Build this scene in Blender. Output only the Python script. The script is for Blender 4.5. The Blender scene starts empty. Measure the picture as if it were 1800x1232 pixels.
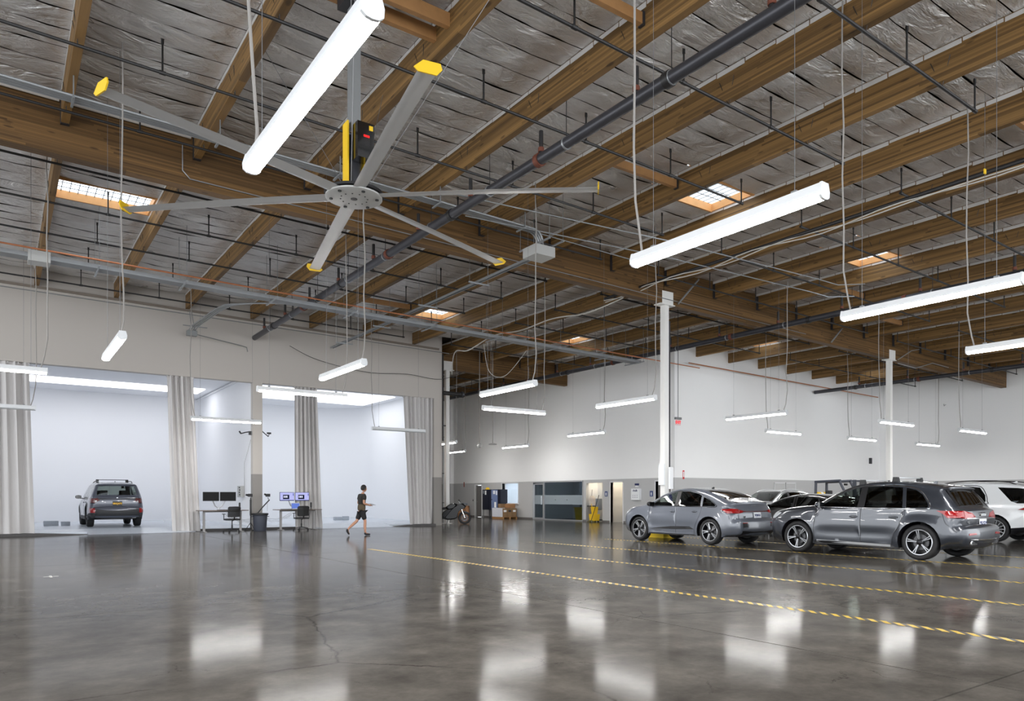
import bpy, bmesh, math, random
import numpy as np
from mathutils import Vector, Matrix
from mathutils.geometry import delaunay_2d_cdt

random.seed(7)
SC = bpy.context.scene
COL = SC.collection
PI = math.pi

# ------------------------------------------------------------------ camera, world, exposure
cam_data = bpy.data.cameras.new('camera')
cam = bpy.data.objects.new('camera', cam_data)
COL.objects.link(cam)
cam.location = (0.0, 0.0, 1.36)
cam.rotation_euler = (PI / 2, 0.0, -math.atan2(0.5756, 0.8177))
cam_data.sensor_width = 36.0
cam_data.lens = 1279.0 / 1800.0 * 36.0
cam_data.shift_y = 257.0 / 1800.0
cam_data.clip_end = 300
SC.camera = cam

world = bpy.data.worlds.new('world')
SC.world = world
world.use_nodes = True
bg = world.node_tree.nodes['Background']
bg.inputs['Color'].default_value = (0.93, 0.965, 1.0, 1)
bg.inputs['Strength'].default_value = 3.1

SC.view_settings.view_transform = 'Standard'
SC.view_settings.look = 'None'
SC.view_settings.gamma = 1.0
SC.view_settings.use_curve_mapping = False
SC.view_settings.exposure = 0.32
SC.cycles.use_denoising = True
SC.cycles.max_bounces = 9
SC.cycles.diffuse_bounces = 5
SC.cycles.glossy_bounces = 4
SC.cycles.transparent_max_bounces = 12
SC.cycles.sample_clamp_indirect = 8.0
SC.cycles.caustics_reflective = False
SC.cycles.caustics_refractive = False

LAMP_E = 86.0          # pendant lens radiance
STUDIO_E = 3.6         # studio ceiling panels

# ------------------------------------------------------------------ helpers: colour, materials
def srgb(r, g, b):
    def f(c):
        c = c / 255.0
        return c / 12.92 if c <= 0.04045 else ((c + 0.055) / 1.055) ** 2.4
    return (f(r), f(g), f(b), 1.0)

def mat(name, col, rough=0.5, metal=0.0, spec=0.5, coat=0.0, bump=0.0, bscale=20.0, vary=0.0, vscale=3.0):
    """Principled material with optional procedural colour variation and bump."""
    m = bpy.data.materials.new(name)
    m.use_nodes = True
    nt = m.node_tree
    p = nt.nodes['Principled BSDF']
    c = srgb(*col)
    p.inputs['Base Color'].default_value = c
    p.inputs['Roughness'].default_value = rough
    p.inputs['Metallic'].default_value = metal
    p.inputs['Specular IOR Level'].default_value = spec
    p.inputs['Coat Weight'].default_value = coat
    p.inputs['Coat Roughness'].default_value = 0.04
    tc = nt.nodes.new('ShaderNodeTexCoord')
    if vary:
        n = nt.nodes.new('ShaderNodeTexNoise')
        n.inputs['Scale'].default_value = vscale
        n.inputs['Detail'].default_value = 5
        nt.links.new(tc.outputs['Object'], n.inputs['Vector'])
        mx = nt.nodes.new('ShaderNodeMix')
        mx.data_type = 'RGBA'
        mx.inputs['A'].default_value = tuple(x * (1 - vary) for x in c[:3]) + (1,)
        mx.inputs['B'].default_value = tuple(min(1, x * (1 + vary)) for x in c[:3]) + (1,)
        nt.links.new(n.outputs['Fac'], mx.inputs['Factor'])
        nt.links.new(mx.outputs['Result'], p.inputs['Base Color'])
    if bump:
        n = nt.nodes.new('ShaderNodeTexNoise')
        n.inputs['Scale'].default_value = bscale
        n.inputs['Detail'].default_value = 4
        nt.links.new(tc.outputs['Object'], n.inputs['Vector'])
        b = nt.nodes.new('ShaderNodeBump')
        b.inputs['Strength'].default_value = bump
        b.inputs['Distance'].default_value = 0.02
        nt.links.new(n.outputs['Fac'], b.inputs['Height'])
        nt.links.new(b.outputs['Normal'], p.inputs['Normal'])
    return m

def emit(name, col, strength):
    m = bpy.data.materials.new(name)
    m.use_nodes = True
    nt = m.node_tree
    nt.nodes.remove(nt.nodes['Principled BSDF'])
    e = nt.nodes.new('ShaderNodeEmission')
    e.inputs['Color'].default_value = srgb(*col)
    e.inputs['Strength'].default_value = strength
    nt.links.new(e.outputs[0], nt.nodes['Material Output'].inputs['Surface'])
    return m

def glass_mat(name, tint, see, rough=0.02):
    """Thin pane: tinted see-through plus a Fresnel reflection."""
    m = bpy.data.materials.new(name)
    m.use_nodes = True
    nt = m.node_tree
    nt.nodes.remove(nt.nodes['Principled BSDF'])
    t = nt.nodes.new('ShaderNodeBsdfTransparent')
    c = srgb(*tint)
    t.inputs['Color'].default_value = (c[0] * see, c[1] * see, c[2] * see, 1)
    g = nt.nodes.new('ShaderNodeBsdfGlossy')
    g.inputs['Roughness'].default_value = rough
    g.inputs['Color'].default_value = (1, 1, 1, 1)
    fr = nt.nodes.new('ShaderNodeFresnel')
    geo = nt.nodes.new('ShaderNodeNewGeometry')      # same reflection from either side of a thin sheet
    nt.links.new(math_node(nt, 'SUBTRACT', 1.5, math_node(nt, 'MULTIPLY', geo.outputs['Backfacing'], 1.5 - 1 / 1.5)), fr.inputs['IOR'])
    mx = nt.nodes.new('ShaderNodeMixShader')
    nt.links.new(fr.outputs[0], mx.inputs[0])
    nt.links.new(t.outputs[0], mx.inputs[1])
    nt.links.new(g.outputs[0], mx.inputs[2])
    nt.links.new(mx.outputs[0], nt.nodes['Material Output'].inputs['Surface'])
    return m

def nd(nt, kind, **inp):
    n = nt.nodes.new(kind)
    for k, v in inp.items():
        n.inputs[k.replace('_', ' ')].default_value = v
    return n

def math_node(nt, op, a, b=None, clamp=False):
    n = nt.nodes.new('ShaderNodeMath')
    n.operation = op
    n.use_clamp = clamp
    for i, x in enumerate((a, b)):
        if x is None:
            continue
        if isinstance(x, (int, float)):
            n.inputs[i].default_value = x
        else:
            nt.links.new(x, n.inputs[i])
    return n.outputs[0]

def mix_rgb(nt, fac, a, b, blend='MIX'):
    n = nt.nodes.new('ShaderNodeMix')
    n.data_type = 'RGBA'
    n.blend_type = blend
    for key, x in (('Factor', fac), ('A', a), ('B', b)):
        if isinstance(x, (int, float, tuple)):
            n.inputs[key].default_value = x
        else:
            nt.links.new(x, n.inputs[key])
    return n.outputs['Result']

def ramp(nt, fac, stops):
    n = nt.nodes.new('ShaderNodeValToRGB')
    cr = n.color_ramp
    while len(cr.elements) < len(stops):
        cr.elements.new(0.5)
    for e, (pos, c) in zip(cr.elements, stops):
        e.position = pos
        e.color = c
    nt.links.new(fac, n.inputs['Fac'])
    return n.outputs['Color']

def mapping(nt, vec, scale):
    n = nt.nodes.new('ShaderNodeMapping')
    n.inputs['Scale'].default_value = scale
    nt.links.new(vec, n.inputs['Vector'])
    return n.outputs['Vector']

def concrete_mat():
    m = bpy.data.materials.new('polished_concrete')
    m.use_nodes = True
    nt = m.node_tree
    p = nt.nodes['Principled BSDF']
    tc = nt.nodes.new('ShaderNodeTexCoord')
    o = tc.outputs['Object']
    def noise(scale, detail=5, rough=0.55, vec=o):
        n = nd(nt, 'ShaderNodeTexNoise', Scale=scale, Detail=detail, Roughness=rough)
        nt.links.new(vec, n.inputs['Vector'])
        return n
    big = noise(0.28, 6, 0.6).outputs['Fac']
    mid = noise(1.7, 8, 0.65).outputs['Fac']
    fine = noise(22.0, 6, 0.7).outputs['Fac']
    base = ramp(nt, mid, [(0.28, srgb(64, 61, 57)), (0.5, srgb(93, 89, 84)), (0.72, srgb(120, 115, 108))])
    base = mix_rgb(nt, math_node(nt, 'MULTIPLY', big, 0.6), base, srgb(84, 81, 77))
    base = mix_rgb(nt, 0.22, base, ramp(nt, fine, [(0.3, srgb(95, 90, 86)), (0.7, srgb(175, 170, 162))]), 'OVERLAY')
    # long shrinkage cracks, broken by a second noise, and stains round them
    wob = noise(1.1, 6, 0.7)
    dist = mix_rgb(nt, 0.28, o, wob.outputs['Color'], 'ADD')
    vor = nt.nodes.new('ShaderNodeTexVoronoi')
    vor.feature = 'DISTANCE_TO_EDGE'
    vor.inputs['Scale'].default_value = 0.30
    nt.links.new(dist, vor.inputs['Vector'])
    cr = ramp(nt, vor.outputs['Distance'], [(0.0, (1, 1, 1, 1)), (0.0022, (0.9, 0.9, 0.9, 1)), (0.0045, (0, 0, 0, 1))])
    gate = ramp(nt, noise(0.55, 3).outputs['Fac'], [(0.46, (0, 0, 0, 1)), (0.54, (1, 1, 1, 1))])
    crack = math_node(nt, 'MULTIPLY', cr, gate)
    vor2 = nt.nodes.new('ShaderNodeTexVoronoi')
    vor2.feature = 'DISTANCE_TO_EDGE'
    vor2.inputs['Scale'].default_value = 0.85
    dist2 = mix_rgb(nt, 0.35, o, noise(2.3, 6, 0.75).outputs['Color'], 'ADD')
    nt.links.new(dist2, vor2.inputs['Vector'])
    cr2 = ramp(nt, vor2.outputs['Distance'], [(0.0, (1, 1, 1, 1)), (0.002, (0.7, 0.7, 0.7, 1)), (0.005, (0, 0, 0, 1))])
    gate2 = ramp(nt, noise(0.9, 4).outputs['Fac'], [(0.54, (0, 0, 0, 1)), (0.60, (1, 1, 1, 1))])
    crack = math_node(nt, 'MAXIMUM', crack, math_node(nt, 'MULTIPLY', math_node(nt, 'MULTIPLY', cr2, gate2), 0.8))
    base = mix_rgb(nt, math_node(nt, 'MULTIPLY', crack, 0.9), base, srgb(40, 36, 32))
    stain = ramp(nt, noise(0.75, 4).outputs['Fac'], [(0.62, (0, 0, 0, 1)), (0.72, (1, 1, 1, 1))])
    base = mix_rgb(nt, math_node(nt, 'MULTIPLY', stain, 0.5), base, srgb(58, 53, 48))
    nt.links.new(base, p.inputs['Base Color'])
    p.inputs['Roughness'].default_value = 0.7
    p.inputs['Specular IOR Level'].default_value = 0.0
    # worn sealer: a weak, slightly blurred mirror over the matt concrete
    gl = nt.nodes.new('ShaderNodeBsdfGlossy')
    gl.distribution = 'MULTI_GGX'
    rr = math_node(nt, 'ADD', math_node(nt, 'MULTIPLY', mid, 0.08), 0.08)
    nt.links.new(rr, gl.inputs['Roughness'])
    fre = nd(nt, 'ShaderNodeFresnel', IOR=1.45)
    fac = math_node(nt, 'MULTIPLY', math_node(nt, 'POWER', fre.outputs[0], 2.2), math_node(nt, 'ADD', math_node(nt, 'MULTIPLY', big, 0.30), 1.0))
    mxs = nt.nodes.new('ShaderNodeMixShader')
    nt.links.new(fac, mxs.inputs[0])
    nt.links.new(p.outputs[0], mxs.inputs[1])
    nt.links.new(gl.outputs[0], mxs.inputs[2])
    nt.links.new(mxs.outputs[0], nt.nodes['Material Output'].inputs['Surface'])
    b = nd(nt, 'ShaderNodeBump', Strength=0.05, Distance=0.004)
    hh = math_node(nt, 'ADD', math_node(nt, 'MULTIPLY', mid, 0.6), math_node(nt, 'MULTIPLY', fine, 0.12))
    hh = math_node(nt, 'SUBTRACT', hh, math_node(nt, 'MULTIPLY', crack, 0.8))
    nt.links.new(hh, b.inputs['Height'])
    nt.links.new(b.outputs['Normal'], p.inputs['Normal'])
    nt.links.new(b.outputs['Normal'], gl.inputs['Normal'])
    return m

def wood_mat(name, axis, dark, lite, lam=0.038):
    """Glued laminated timber: layers stacked in z, grain along the given axis."""
    m = bpy.data.materials.new(name)
    m.use_nodes = True
    nt = m.node_tree
    p = nt.nodes['Principled BSDF']
    tc = nt.nodes.new('ShaderNodeTexCoord')
    oi = nt.nodes.new('ShaderNodeObjectInfo')
    o = tc.outputs['Object']
    sep = nt.nodes.new('ShaderNodeSeparateXYZ')
    nt.links.new(o, sep.inputs[0])
    long = sep.outputs['Y'] if axis == 'Y' else sep.outputs['X']
    layer = math_node(nt, 'FLOOR', math_node(nt, 'DIVIDE', sep.outputs['Z'], lam))
    board = math_node(nt, 'FLOOR', math_node(nt, 'DIVIDE', math_node(nt, 'ADD', long, math_node(nt, 'MULTIPLY', layer, 1.73)), 3.4))
    cmb = nt.nodes.new('ShaderNodeCombineXYZ')
    nt.links.new(layer, cmb.inputs[0])
    nt.links.new(board, cmb.inputs[1])
    nt.links.new(math_node(nt, 'MULTIPLY', oi.outputs['Random'], 57.0), cmb.inputs[2])
    wn = nt.nodes.new('ShaderNodeTexWhiteNoise')
    wn.noise_dimensions = '3D'
    nt.links.new(cmb.outputs[0], wn.inputs['Vector'])
    sc = (14, 0.5, 30) if axis == 'Y' else (0.5, 14, 30)
    g = nd(nt, 'ShaderNodeTexNoise', Scale=1.0, Detail=7, Roughness=0.6)
    addv = nt.nodes.new('ShaderNodeVectorMath')
    addv.operation = 'ADD'
    nt.links.new(mapping(nt, o, sc), addv.inputs[0])
    nt.links.new(cmb.outputs[0], addv.inputs[1])
    nt.links.new(addv.outputs[0], g.inputs['Vector'])
    f = math_node(nt, 'ADD', math_node(nt, 'MULTIPLY', wn.outputs['Value'], 0.5), math_node(nt, 'MULTIPLY', g.outputs['Fac'], 0.55))
    d = srgb(*dark); l = srgb(*lite)
    mid = tuple((d[i] + l[i]) / 2 for i in range(3)) + (1,)
    col = ramp(nt, f, [(0.2, d), (0.5, mid), (0.85, l)])
    # knots
    vor = nt.nodes.new('ShaderNodeTexVoronoi')
    vor.inputs['Scale'].default_value = 1.0
    ks = (3.0, 1.5, 6.0) if axis == 'Y' else (1.5, 3.0, 6.0)
    nt.links.new(mapping(nt, o, ks), vor.inputs['Vector'])
    kn = ramp(nt, vor.outputs['Distance'], [(0.0, (1, 1, 1, 1)), (0.10, (0.8, 0.8, 0.8, 1)), (0.16, (0, 0, 0, 1))])
    col = mix_rgb(nt, math_node(nt, 'MULTIPLY', kn, 0.7), col, srgb(38, 24, 14))
    fr = math_node(nt, 'FRACT', math_node(nt, 'DIVIDE', sep.outputs['Z'], lam))
    glue = math_node(nt, 'LESS_THAN', fr, 0.10)
    col = mix_rgb(nt, math_node(nt, 'MULTIPLY', glue, 0.28), col, srgb(40, 26, 15))
    nt.links.new(col, p.inputs['Base Color'])
    p.inputs['Roughness'].default_value = 0.55
    p.inputs['Specular IOR Level'].default_value = 0.3
    return m

def foil_mat():
    m = bpy.data.materials.new('foil_facing')
    m.use_nodes = True
    nt = m.node_tree
    p = nt.nodes['Principled BSDF']
    tc = nt.nodes.new('ShaderNodeTexCoord')
    oi = nt.nodes.new('ShaderNodeObjectInfo')
    addv = nt.nodes.new('ShaderNodeVectorMath')
    addv.operation = 'ADD'
    nt.links.new(tc.outputs['Object'], addv.inputs[0])
    k = nt.nodes.new('ShaderNodeCombineXYZ')
    nt.links.new(math_node(nt, 'MULTIPLY', oi.outputs['Random'], 91.0), k.inputs[0])
    nt.links.new(math_node(nt, 'MULTIPLY', oi.outputs['Random'], 37.0), k.inputs[1])
    nt.links.new(k.outputs[0], addv.inputs[1])
    o = addv.outputs[0]
    n1 = nd(nt, 'ShaderNodeTexNoise', Scale=1.6, Detail=4, Roughness=0.5, Distortion=1.2)
    nt.links.new(mapping(nt, o, (1.0, 1.9, 1.0)), n1.inputs['Vector'])
    n2 = nd(nt, 'ShaderNodeTexNoise', Scale=6.0, Detail=3, Roughness=0.5, Distortion=2.0)
    nt.links.new(mapping(nt, o, (0.6, 2.2, 1.0)), n2.inputs['Vector'])
    n3 = nd(nt, 'ShaderNodeTexNoise', Scale=0.9, Detail=3)
    nt.links.new(o, n3.inputs['Vector'])
    col = ramp(nt, n3.outputs['Fac'], [(0.3, srgb(222, 218, 216)), (0.7, srgb(246, 246, 246))])
    nt.links.new(col, p.inputs['Base Color'])
    p.inputs['Metallic'].default_value = 0.6
    rr = math_node(nt, 'ADD', math_node(nt, 'MULTIPLY', n3.outputs['Fac'], 0.2), 0.22)
    nt.links.new(rr, p.inputs['Roughness'])
    b = nd(nt, 'ShaderNodeBump', Strength=1.0, Distance=0.16)
    nt.links.new(math_node(nt, 'ADD', n1.outputs['Fac'], math_node(nt, 'MULTIPLY', n2.outputs['Fac'], 0.22)), b.inputs['Height'])
    nt.links.new(b.outputs['Normal'], p.inputs['Normal'])
    return m

def wall_mat(name, upper, lower, zsplit):
    """White wall with a grey painted dado up to a fixed height."""
    m = bpy.data.materials.new(name)
    m.use_nodes = True
    nt = m.node_tree
    p = nt.nodes['Principled BSDF']
    geo = nt.nodes.new('ShaderNodeNewGeometry')
    sep = nt.nodes.new('ShaderNodeSeparateXYZ')
    nt.links.new(geo.outputs['Position'], sep.inputs[0])
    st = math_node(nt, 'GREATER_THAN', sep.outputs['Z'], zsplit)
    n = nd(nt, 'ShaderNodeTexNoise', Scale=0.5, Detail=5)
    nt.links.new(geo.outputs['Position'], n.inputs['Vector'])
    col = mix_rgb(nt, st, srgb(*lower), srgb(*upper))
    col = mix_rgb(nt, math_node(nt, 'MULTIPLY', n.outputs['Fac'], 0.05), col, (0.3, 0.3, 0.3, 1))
    nt.links.new(col, p.inputs['Base Color'])
    p.inputs['Roughness'].default_value = 0.62
    p.inputs['Specular IOR Level'].default_value = 0.3
    return m

def stripe_mat():
    m = bpy.data.materials.new('hazard_stripes')
    m.use_nodes = True
    nt = m.node_tree
    p = nt.nodes['Principled BSDF']
    geo = nt.nodes.new('ShaderNodeNewGeometry')
    sep = nt.nodes.new('ShaderNodeSeparateXYZ')
    nt.links.new(geo.outputs['Position'], sep.inputs[0])
    s = math_node(nt, 'SUBTRACT', sep.outputs['Y'], sep.outputs['X'])
    fr = math_node(nt, 'FRACT', math_node(nt, 'MULTIPLY', s, 6.9))
    col = mix_rgb(nt, math_node(nt, 'GREATER_THAN', fr, 0.52), srgb(226, 190, 70), srgb(48, 48, 50))
    nt.links.new(col, p.inputs['Base Color'])
    p.inputs['Roughness'].default_value = 0.35
    return m

# ------------------------------------------------------------------ helpers: meshes and objects
class MB:
    def __init__(self):
        self.v = []
        self.f = []
    def add(self, vs, fs):
        k = len(self.v)
        self.v.extend([tuple(p) for p in vs])
        self.f.extend([tuple(i + k for i in q) for q in fs])
        return self
    def box(self, x0, x1, y0, y1, z0, z1):
        v = [(x, y, z) for z in (z0, z1) for y in (y0, y1) for x in (x0, x1)]
        return self.add(v, [(0, 2, 3, 1), (4, 5, 7, 6), (0, 1, 5, 4), (2, 6, 7, 3), (0, 4, 6, 2), (1, 3, 7, 5)])
    def cbox(self, c, s, rot=None):
        v = [Vector((sx * s[0] / 2, sy * s[1] / 2, sz * s[2] / 2)) for sz in (-1, 1) for sy in (-1, 1) for sx in (-1, 1)]
        if rot is not None:
            v = [rot @ p for p in v]
        v = [p + Vector(c) for p in v]
        return self.add(v, [(0, 2, 3, 1), (4, 5, 7, 6), (0, 1, 5, 4), (2, 6, 7, 3), (0, 4, 6, 2), (1, 3, 7, 5)])
    def bevbox(self, c, s, b):
        """Box with chamfered vertical and horizontal edges (32-gon style corner cut)."""
        bm = bmesh.new()
        bmesh.ops.create_cube(bm, size=1.0)
        for v in bm.verts:
            v.co = Vector((v.co.x * s[0], v.co.y * s[1], v.co.z * s[2]))
        bmesh.ops.bevel(bm, geom=bm.edges[:], offset=b, segments=2, profile=0.6, affect='EDGES')
        bm.verts.index_update()
        self.add([v.co + Vector(c) for v in bm.verts], [[v.index for v in f.verts] for f in bm.faces])
        bm.free()
        return self
    def tube(self, pts, r, n=8, cap=True, r2=None):
        pts = [Vector(p) for p in pts]
        rings = []
        prev = None
        for i, p in enumerate(pts):
            if i == 0:
                d = pts[1] - pts[0]
            elif i == len(pts) - 1:
                d = pts[-1] - pts[-2]
            else:
                d = (pts[i + 1] - p).normalized() + (p - pts[i - 1]).normalized()
            d = d.normalized()
            if prev is None:
                a = Vector((0, 0, 1)) if abs(d.z) < 0.9 else Vector((1, 0, 0))
                u = d.cross(a).normalized()
            else:
                u = (prev - d * prev.dot(d)).normalized()
            prev = u
            w = d.cross(u)
            rr = r if r2 is None else r + (r2 - r) * i / (len(pts) - 1)
            rings.append([p + (u * math.cos(2 * PI * k / n) + w * math.sin(2 * PI * k / n)) * rr for k in range(n)])
        vs = [q for ring in rings for q in ring]
        fs = []
        for i in range(len(pts) - 1):
            for k in range(n):
                a = i * n + k
                b = i * n + (k + 1) % n
                fs.append((a, b, b + n, a + n))
        if cap:
            fs.append(tuple(range(n - 1, -1, -1)))
            fs.append(tuple((len(pts) - 1) * n + k for k in range(n)))
        return self.add(vs, fs)
    def lathe(self, prof, n=24, c=(0, 0, 0), axis='Z', closed=False):
        """prof: list of (radius, height along axis)."""
        vs = []
        for (r, h) in prof:
            for k in range(n):
                a = 2 * PI * k / n
                p = (r * math.cos(a), r * math.sin(a), h)
                if axis == 'Y':
                    p = (p[0], p[2], p[1])
                elif axis == 'X':
                    p = (p[2], p[0], p[1])
                vs.append((p[0] + c[0], p[1] + c[1], p[2] + c[2]))
        fs = []
        m = len(prof)
        for i in range(m if closed else m - 1):
            for k in range(n):
                a = i * n + k
                b = i * n + (k + 1) % n
                j = ((i + 1) % m - i) * n
                fs.append((a, b, b + j, a + j))
        if not closed:
            if prof[0][0] > 1e-4:
                fs.append(tuple(range(n - 1, -1, -1)))
            if prof[-1][0] > 1e-4:
                fs.append(tuple((m - 1) * n + k for k in range(n)))
        return self.add(vs, fs)
    def prism(self, poly, fn, t0, t1):
        """poly: 2D points; fn(a, b, t) -> 3D point; extruded from t0 to t1."""
        n = len(poly)
        vs = [fn(a, b, t0) for a, b in poly] + [fn(a, b, t1) for a, b in poly]
        fs = [tuple(range(n - 1, -1, -1)), tuple(range(n, 2 * n))]
        for i in range(n):
            j = (i + 1) % n
            fs.append((i, j, n + j, n + i))
        return self.add(vs, fs)
    def grid(self, rows):
        """rows: equal-length lists of points."""
        n = len(rows[0])
        vs = [p for r in rows for p in r]
        fs = [(i * n + k, i * n + k + 1, (i + 1) * n + k + 1, (i + 1) * n + k) for i in range(len(rows) - 1) for k in range(n - 1)]
        return self.add(vs, fs)
    def sphere(self, c, r, n=14, m=8, s=(1, 1, 1)):
        vs = [(c[0], c[1], c[2] - r * s[2])]
        for i in range(1, m):
            t = PI * i / m - PI / 2
            for k in range(n):
                a = 2 * PI * k / n
                vs.append((c[0] + r * s[0] * math.cos(t) * math.cos(a), c[1] + r * s[1] * math.cos(t) * math.sin(a), c[2] + r * s[2] * math.sin(t)))
        vs.append((c[0], c[1], c[2] + r * s[2]))
        fs = []
        for k in range(n):
            fs.append((0, 1 + (k + 1) % n, 1 + k))
        for i in range(m - 2):
            for k in range(n):
                a = 1 + i * n + k
                b = 1 + i * n + (k + 1) % n
                fs.append((a, b, b + n, a + n))
        e = len(vs) - 1
        for k in range(n):
            fs.append((e, 1 + (m - 2) * n + k, 1 + (m - 2) * n + (k + 1) % n))
        return self.add(vs, fs)
    def mesh(self, name, m, smooth=None):
        me = bpy.data.meshes.new(name)
        me.from_pydata([tuple(p) for p in self.v], [], self.f)
        me.validate()
        bm = bmesh.new()
        bm.from_mesh(me)
        bmesh.ops.recalc_face_normals(bm, faces=bm.faces[:])
        bm.to_mesh(me)
        bm.free()
        if m is not None:
            me.materials.append(m)
        if smooth is not None:
            me.polygons.foreach_set('use_smooth', [True] * len(me.polygons))
            me.set_sharp_from_angle(angle=math.radians(smooth))
        me.update()
        return me
    def build(self, name, m, parent=None, smooth=None, loc=(0, 0, 0), rz=0.0):
        return link(name, self.mesh(name, m, smooth), parent, loc, (0, 0, rz))

def link(name, me, parent=None, loc=(0, 0, 0), rot=(0, 0, 0)):
    o = bpy.data.objects.new(name, me)
    COL.objects.link(o)
    o.location = loc
    o.rotation_euler = rot
    if parent is not None:
        o.parent = parent
    return o

def thing(name, label, cat, loc=(0, 0, 0), rz=0.0, group=None):
    o = bpy.data.objects.new(name, None)
    COL.objects.link(o)
    o.empty_display_size = 0.1
    o.location = loc
    o.rotation_euler = (0, 0, rz)
    o['label'] = label
    o['category'] = cat
    o['kind'] = 'thing'
    if group:
        o['group'] = group
    return o

def tag(o, label, cat, group=None):
    o['label'] = label
    o['category'] = cat
    o['kind'] = 'thing'
    if group:
        o['group'] = group
    return o

def struct(o, label=None):
    o['kind'] = 'structure'
    if label:
        o['label'] = label
    return o

def text_mesh(s, size, extrude=0.002, bold=0.0):
    """Lettering turned into a flat mesh in the XY plane, centred on its origin."""
    cu = bpy.data.curves.new('lettering', 'FONT')
    cu.body = s
    cu.size = size
    cu.extrude = extrude
    cu.offset = bold
    cu.align_x = 'CENTER'
    cu.align_y = 'CENTER'
    cu.resolution_u = 2
    ob = bpy.data.objects.new('lettering_tmp', cu)
    COL.objects.link(ob)
    dg = bpy.context.evaluated_depsgraph_get()
    me = bpy.data.meshes.new_from_object(ob.evaluated_get(dg))
    bpy.data.objects.remove(ob)
    bpy.data.curves.remove(cu)
    return me

def put_text(s, size, m, parent, loc, rot, name='lettering', bold=0.0):
    me = text_mesh(s, size, 0.0015, bold)
    me.materials.clear()
    me.materials.append(m)
    o = link(name, me, parent, loc, rot)
    return o
# ------------------------------------------------------------------ materials in use
M = {}
M['concrete'] = concrete_mat()
M['joint'] = mat('joint_filler', (70, 66, 62), 0.8)
M['wood'] = wood_mat('glulam_along_y', 'Y', (84, 63, 37), (148, 114, 69))
M['wood_x'] = wood_mat('glulam_along_x', 'X', (68, 49, 28), (124, 93, 55))
M['lumber'] = mat('raw_lumber', (168, 124, 78), 0.6, vary=0.2, vscale=6)
M['curb'] = mat('curb_lumber', (222, 164, 104), 0.6, vary=0.15, vscale=5)
M['deck'] = mat('roof_deck', (48, 40, 33), 0.9)
M['foil'] = foil_mat()
M['flange'] = mat('foil_flange', (226, 224, 222), 0.4, 0.2, bump=0.5, bscale=15)
M['steel_dark'] = mat('dark_steel', (54, 54, 58), 0.5, 0.3)
M['pipe'] = mat('black_pipe', (40, 39, 40), 0.45, 0.2, vary=0.3, vscale=4)
M['main_pipe'] = mat('main_pipe_steel', (66, 66, 71), 0.38, 0.45, vary=0.25, vscale=3)
M['rust'] = mat('rusty_coupling', (112, 62, 46), 0.7, 0.2, vary=0.3, vscale=20)
M['galv'] = mat('galvanised', (158, 161, 164), 0.4, 0.6, vary=0.1, vscale=6)
M['galv_dull'] = mat('galvanised_dull', (132, 134, 135), 0.5, 0.35, vary=0.1, vscale=5)
M['box_grey'] = mat('grey_box_paint', (176, 176, 174), 0.5)
M['copper'] = mat('copper', (196, 128, 92), 0.35, 0.7)
M['cable'] = mat('grey_cable', (150, 146, 142), 0.6)
M['cable_white'] = mat('white_cable', (205, 202, 196), 0.6)
M['wire'] = mat('thin_wire', (120, 120, 122), 0.4, 0.5)
M['wall'] = wall_mat('wall_paint', (247, 247, 247), (190, 190, 190), 2.28)
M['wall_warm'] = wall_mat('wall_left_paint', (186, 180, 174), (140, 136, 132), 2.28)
M['white'] = mat('white_paint', (236, 238, 240), 0.55)
M['cyc'] = mat('cyclorama_paint', (236, 237, 240), 0.6)
M['cyc_floor'] = mat('studio_floor', (196, 203, 212), 0.22, vary=0.1, vscale=10)
M['step_edge'] = mat('step_edge', (78, 76, 76), 0.7, vary=0.3, vscale=30)
M['column'] = mat('column_paint', (232, 231, 228), 0.45)
M['frame_white'] = mat('frame_white', (226, 226, 228), 0.4)
M['alu'] = mat('aluminium', (205, 207, 210), 0.3, 0.6)
M['chrome'] = mat('chrome', (225, 227, 230), 0.12, 1.0)
M['black'] = mat('black_plastic', (26, 26, 28), 0.45)
M['black_gloss'] = mat('black_gloss', (14, 14, 16), 0.12, coat=0.5)
M['rubber'] = mat('rubber', (34, 34, 36), 0.75)
M['grey_door'] = mat('grey_door', (112, 110, 108), 0.5)
M['card'] = mat('cardboard', (158, 116, 78), 0.8, vary=0.12)
M['card_dark'] = mat('cardboard_dark', (136, 108, 76), 0.8, vary=0.15)
M['wrap'] = mat('stretch_wrap', (226, 228, 236), 0.25, bump=0.6, bscale=14)
M['yellow'] = mat('yellow_paint', (232, 190, 34), 0.45)
M['blue_sign'] = mat('blue_sign', (38, 62, 120), 0.5)
M['navy'] = mat('navy_steel', (22, 24, 40), 0.4)
M['steelblue'] = mat('steel_blue_door', (112, 128, 168), 0.4)
M['tile'] = mat('wall_tile', (214, 212, 208), 0.25)
M['tile_warm'] = mat('wall_tile_warm', (222, 206, 178), 0.25)
M['stripe'] = stripe_mat()
M['red'] = mat('red_paint', (200, 40, 40), 0.45)
M['office_wall'] = mat('office_wall', (214, 216, 218), 0.6)
M['office_dark'] = mat('office_cabinet', (128, 134, 142), 0.5)
M['glass'] = glass_mat('clear_glass', (246, 250, 252), 0.97)
M['glass_smoke'] = glass_mat('smoked_glass', (214, 222, 226), 0.85)
M['sky_glazing'] = None

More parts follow.
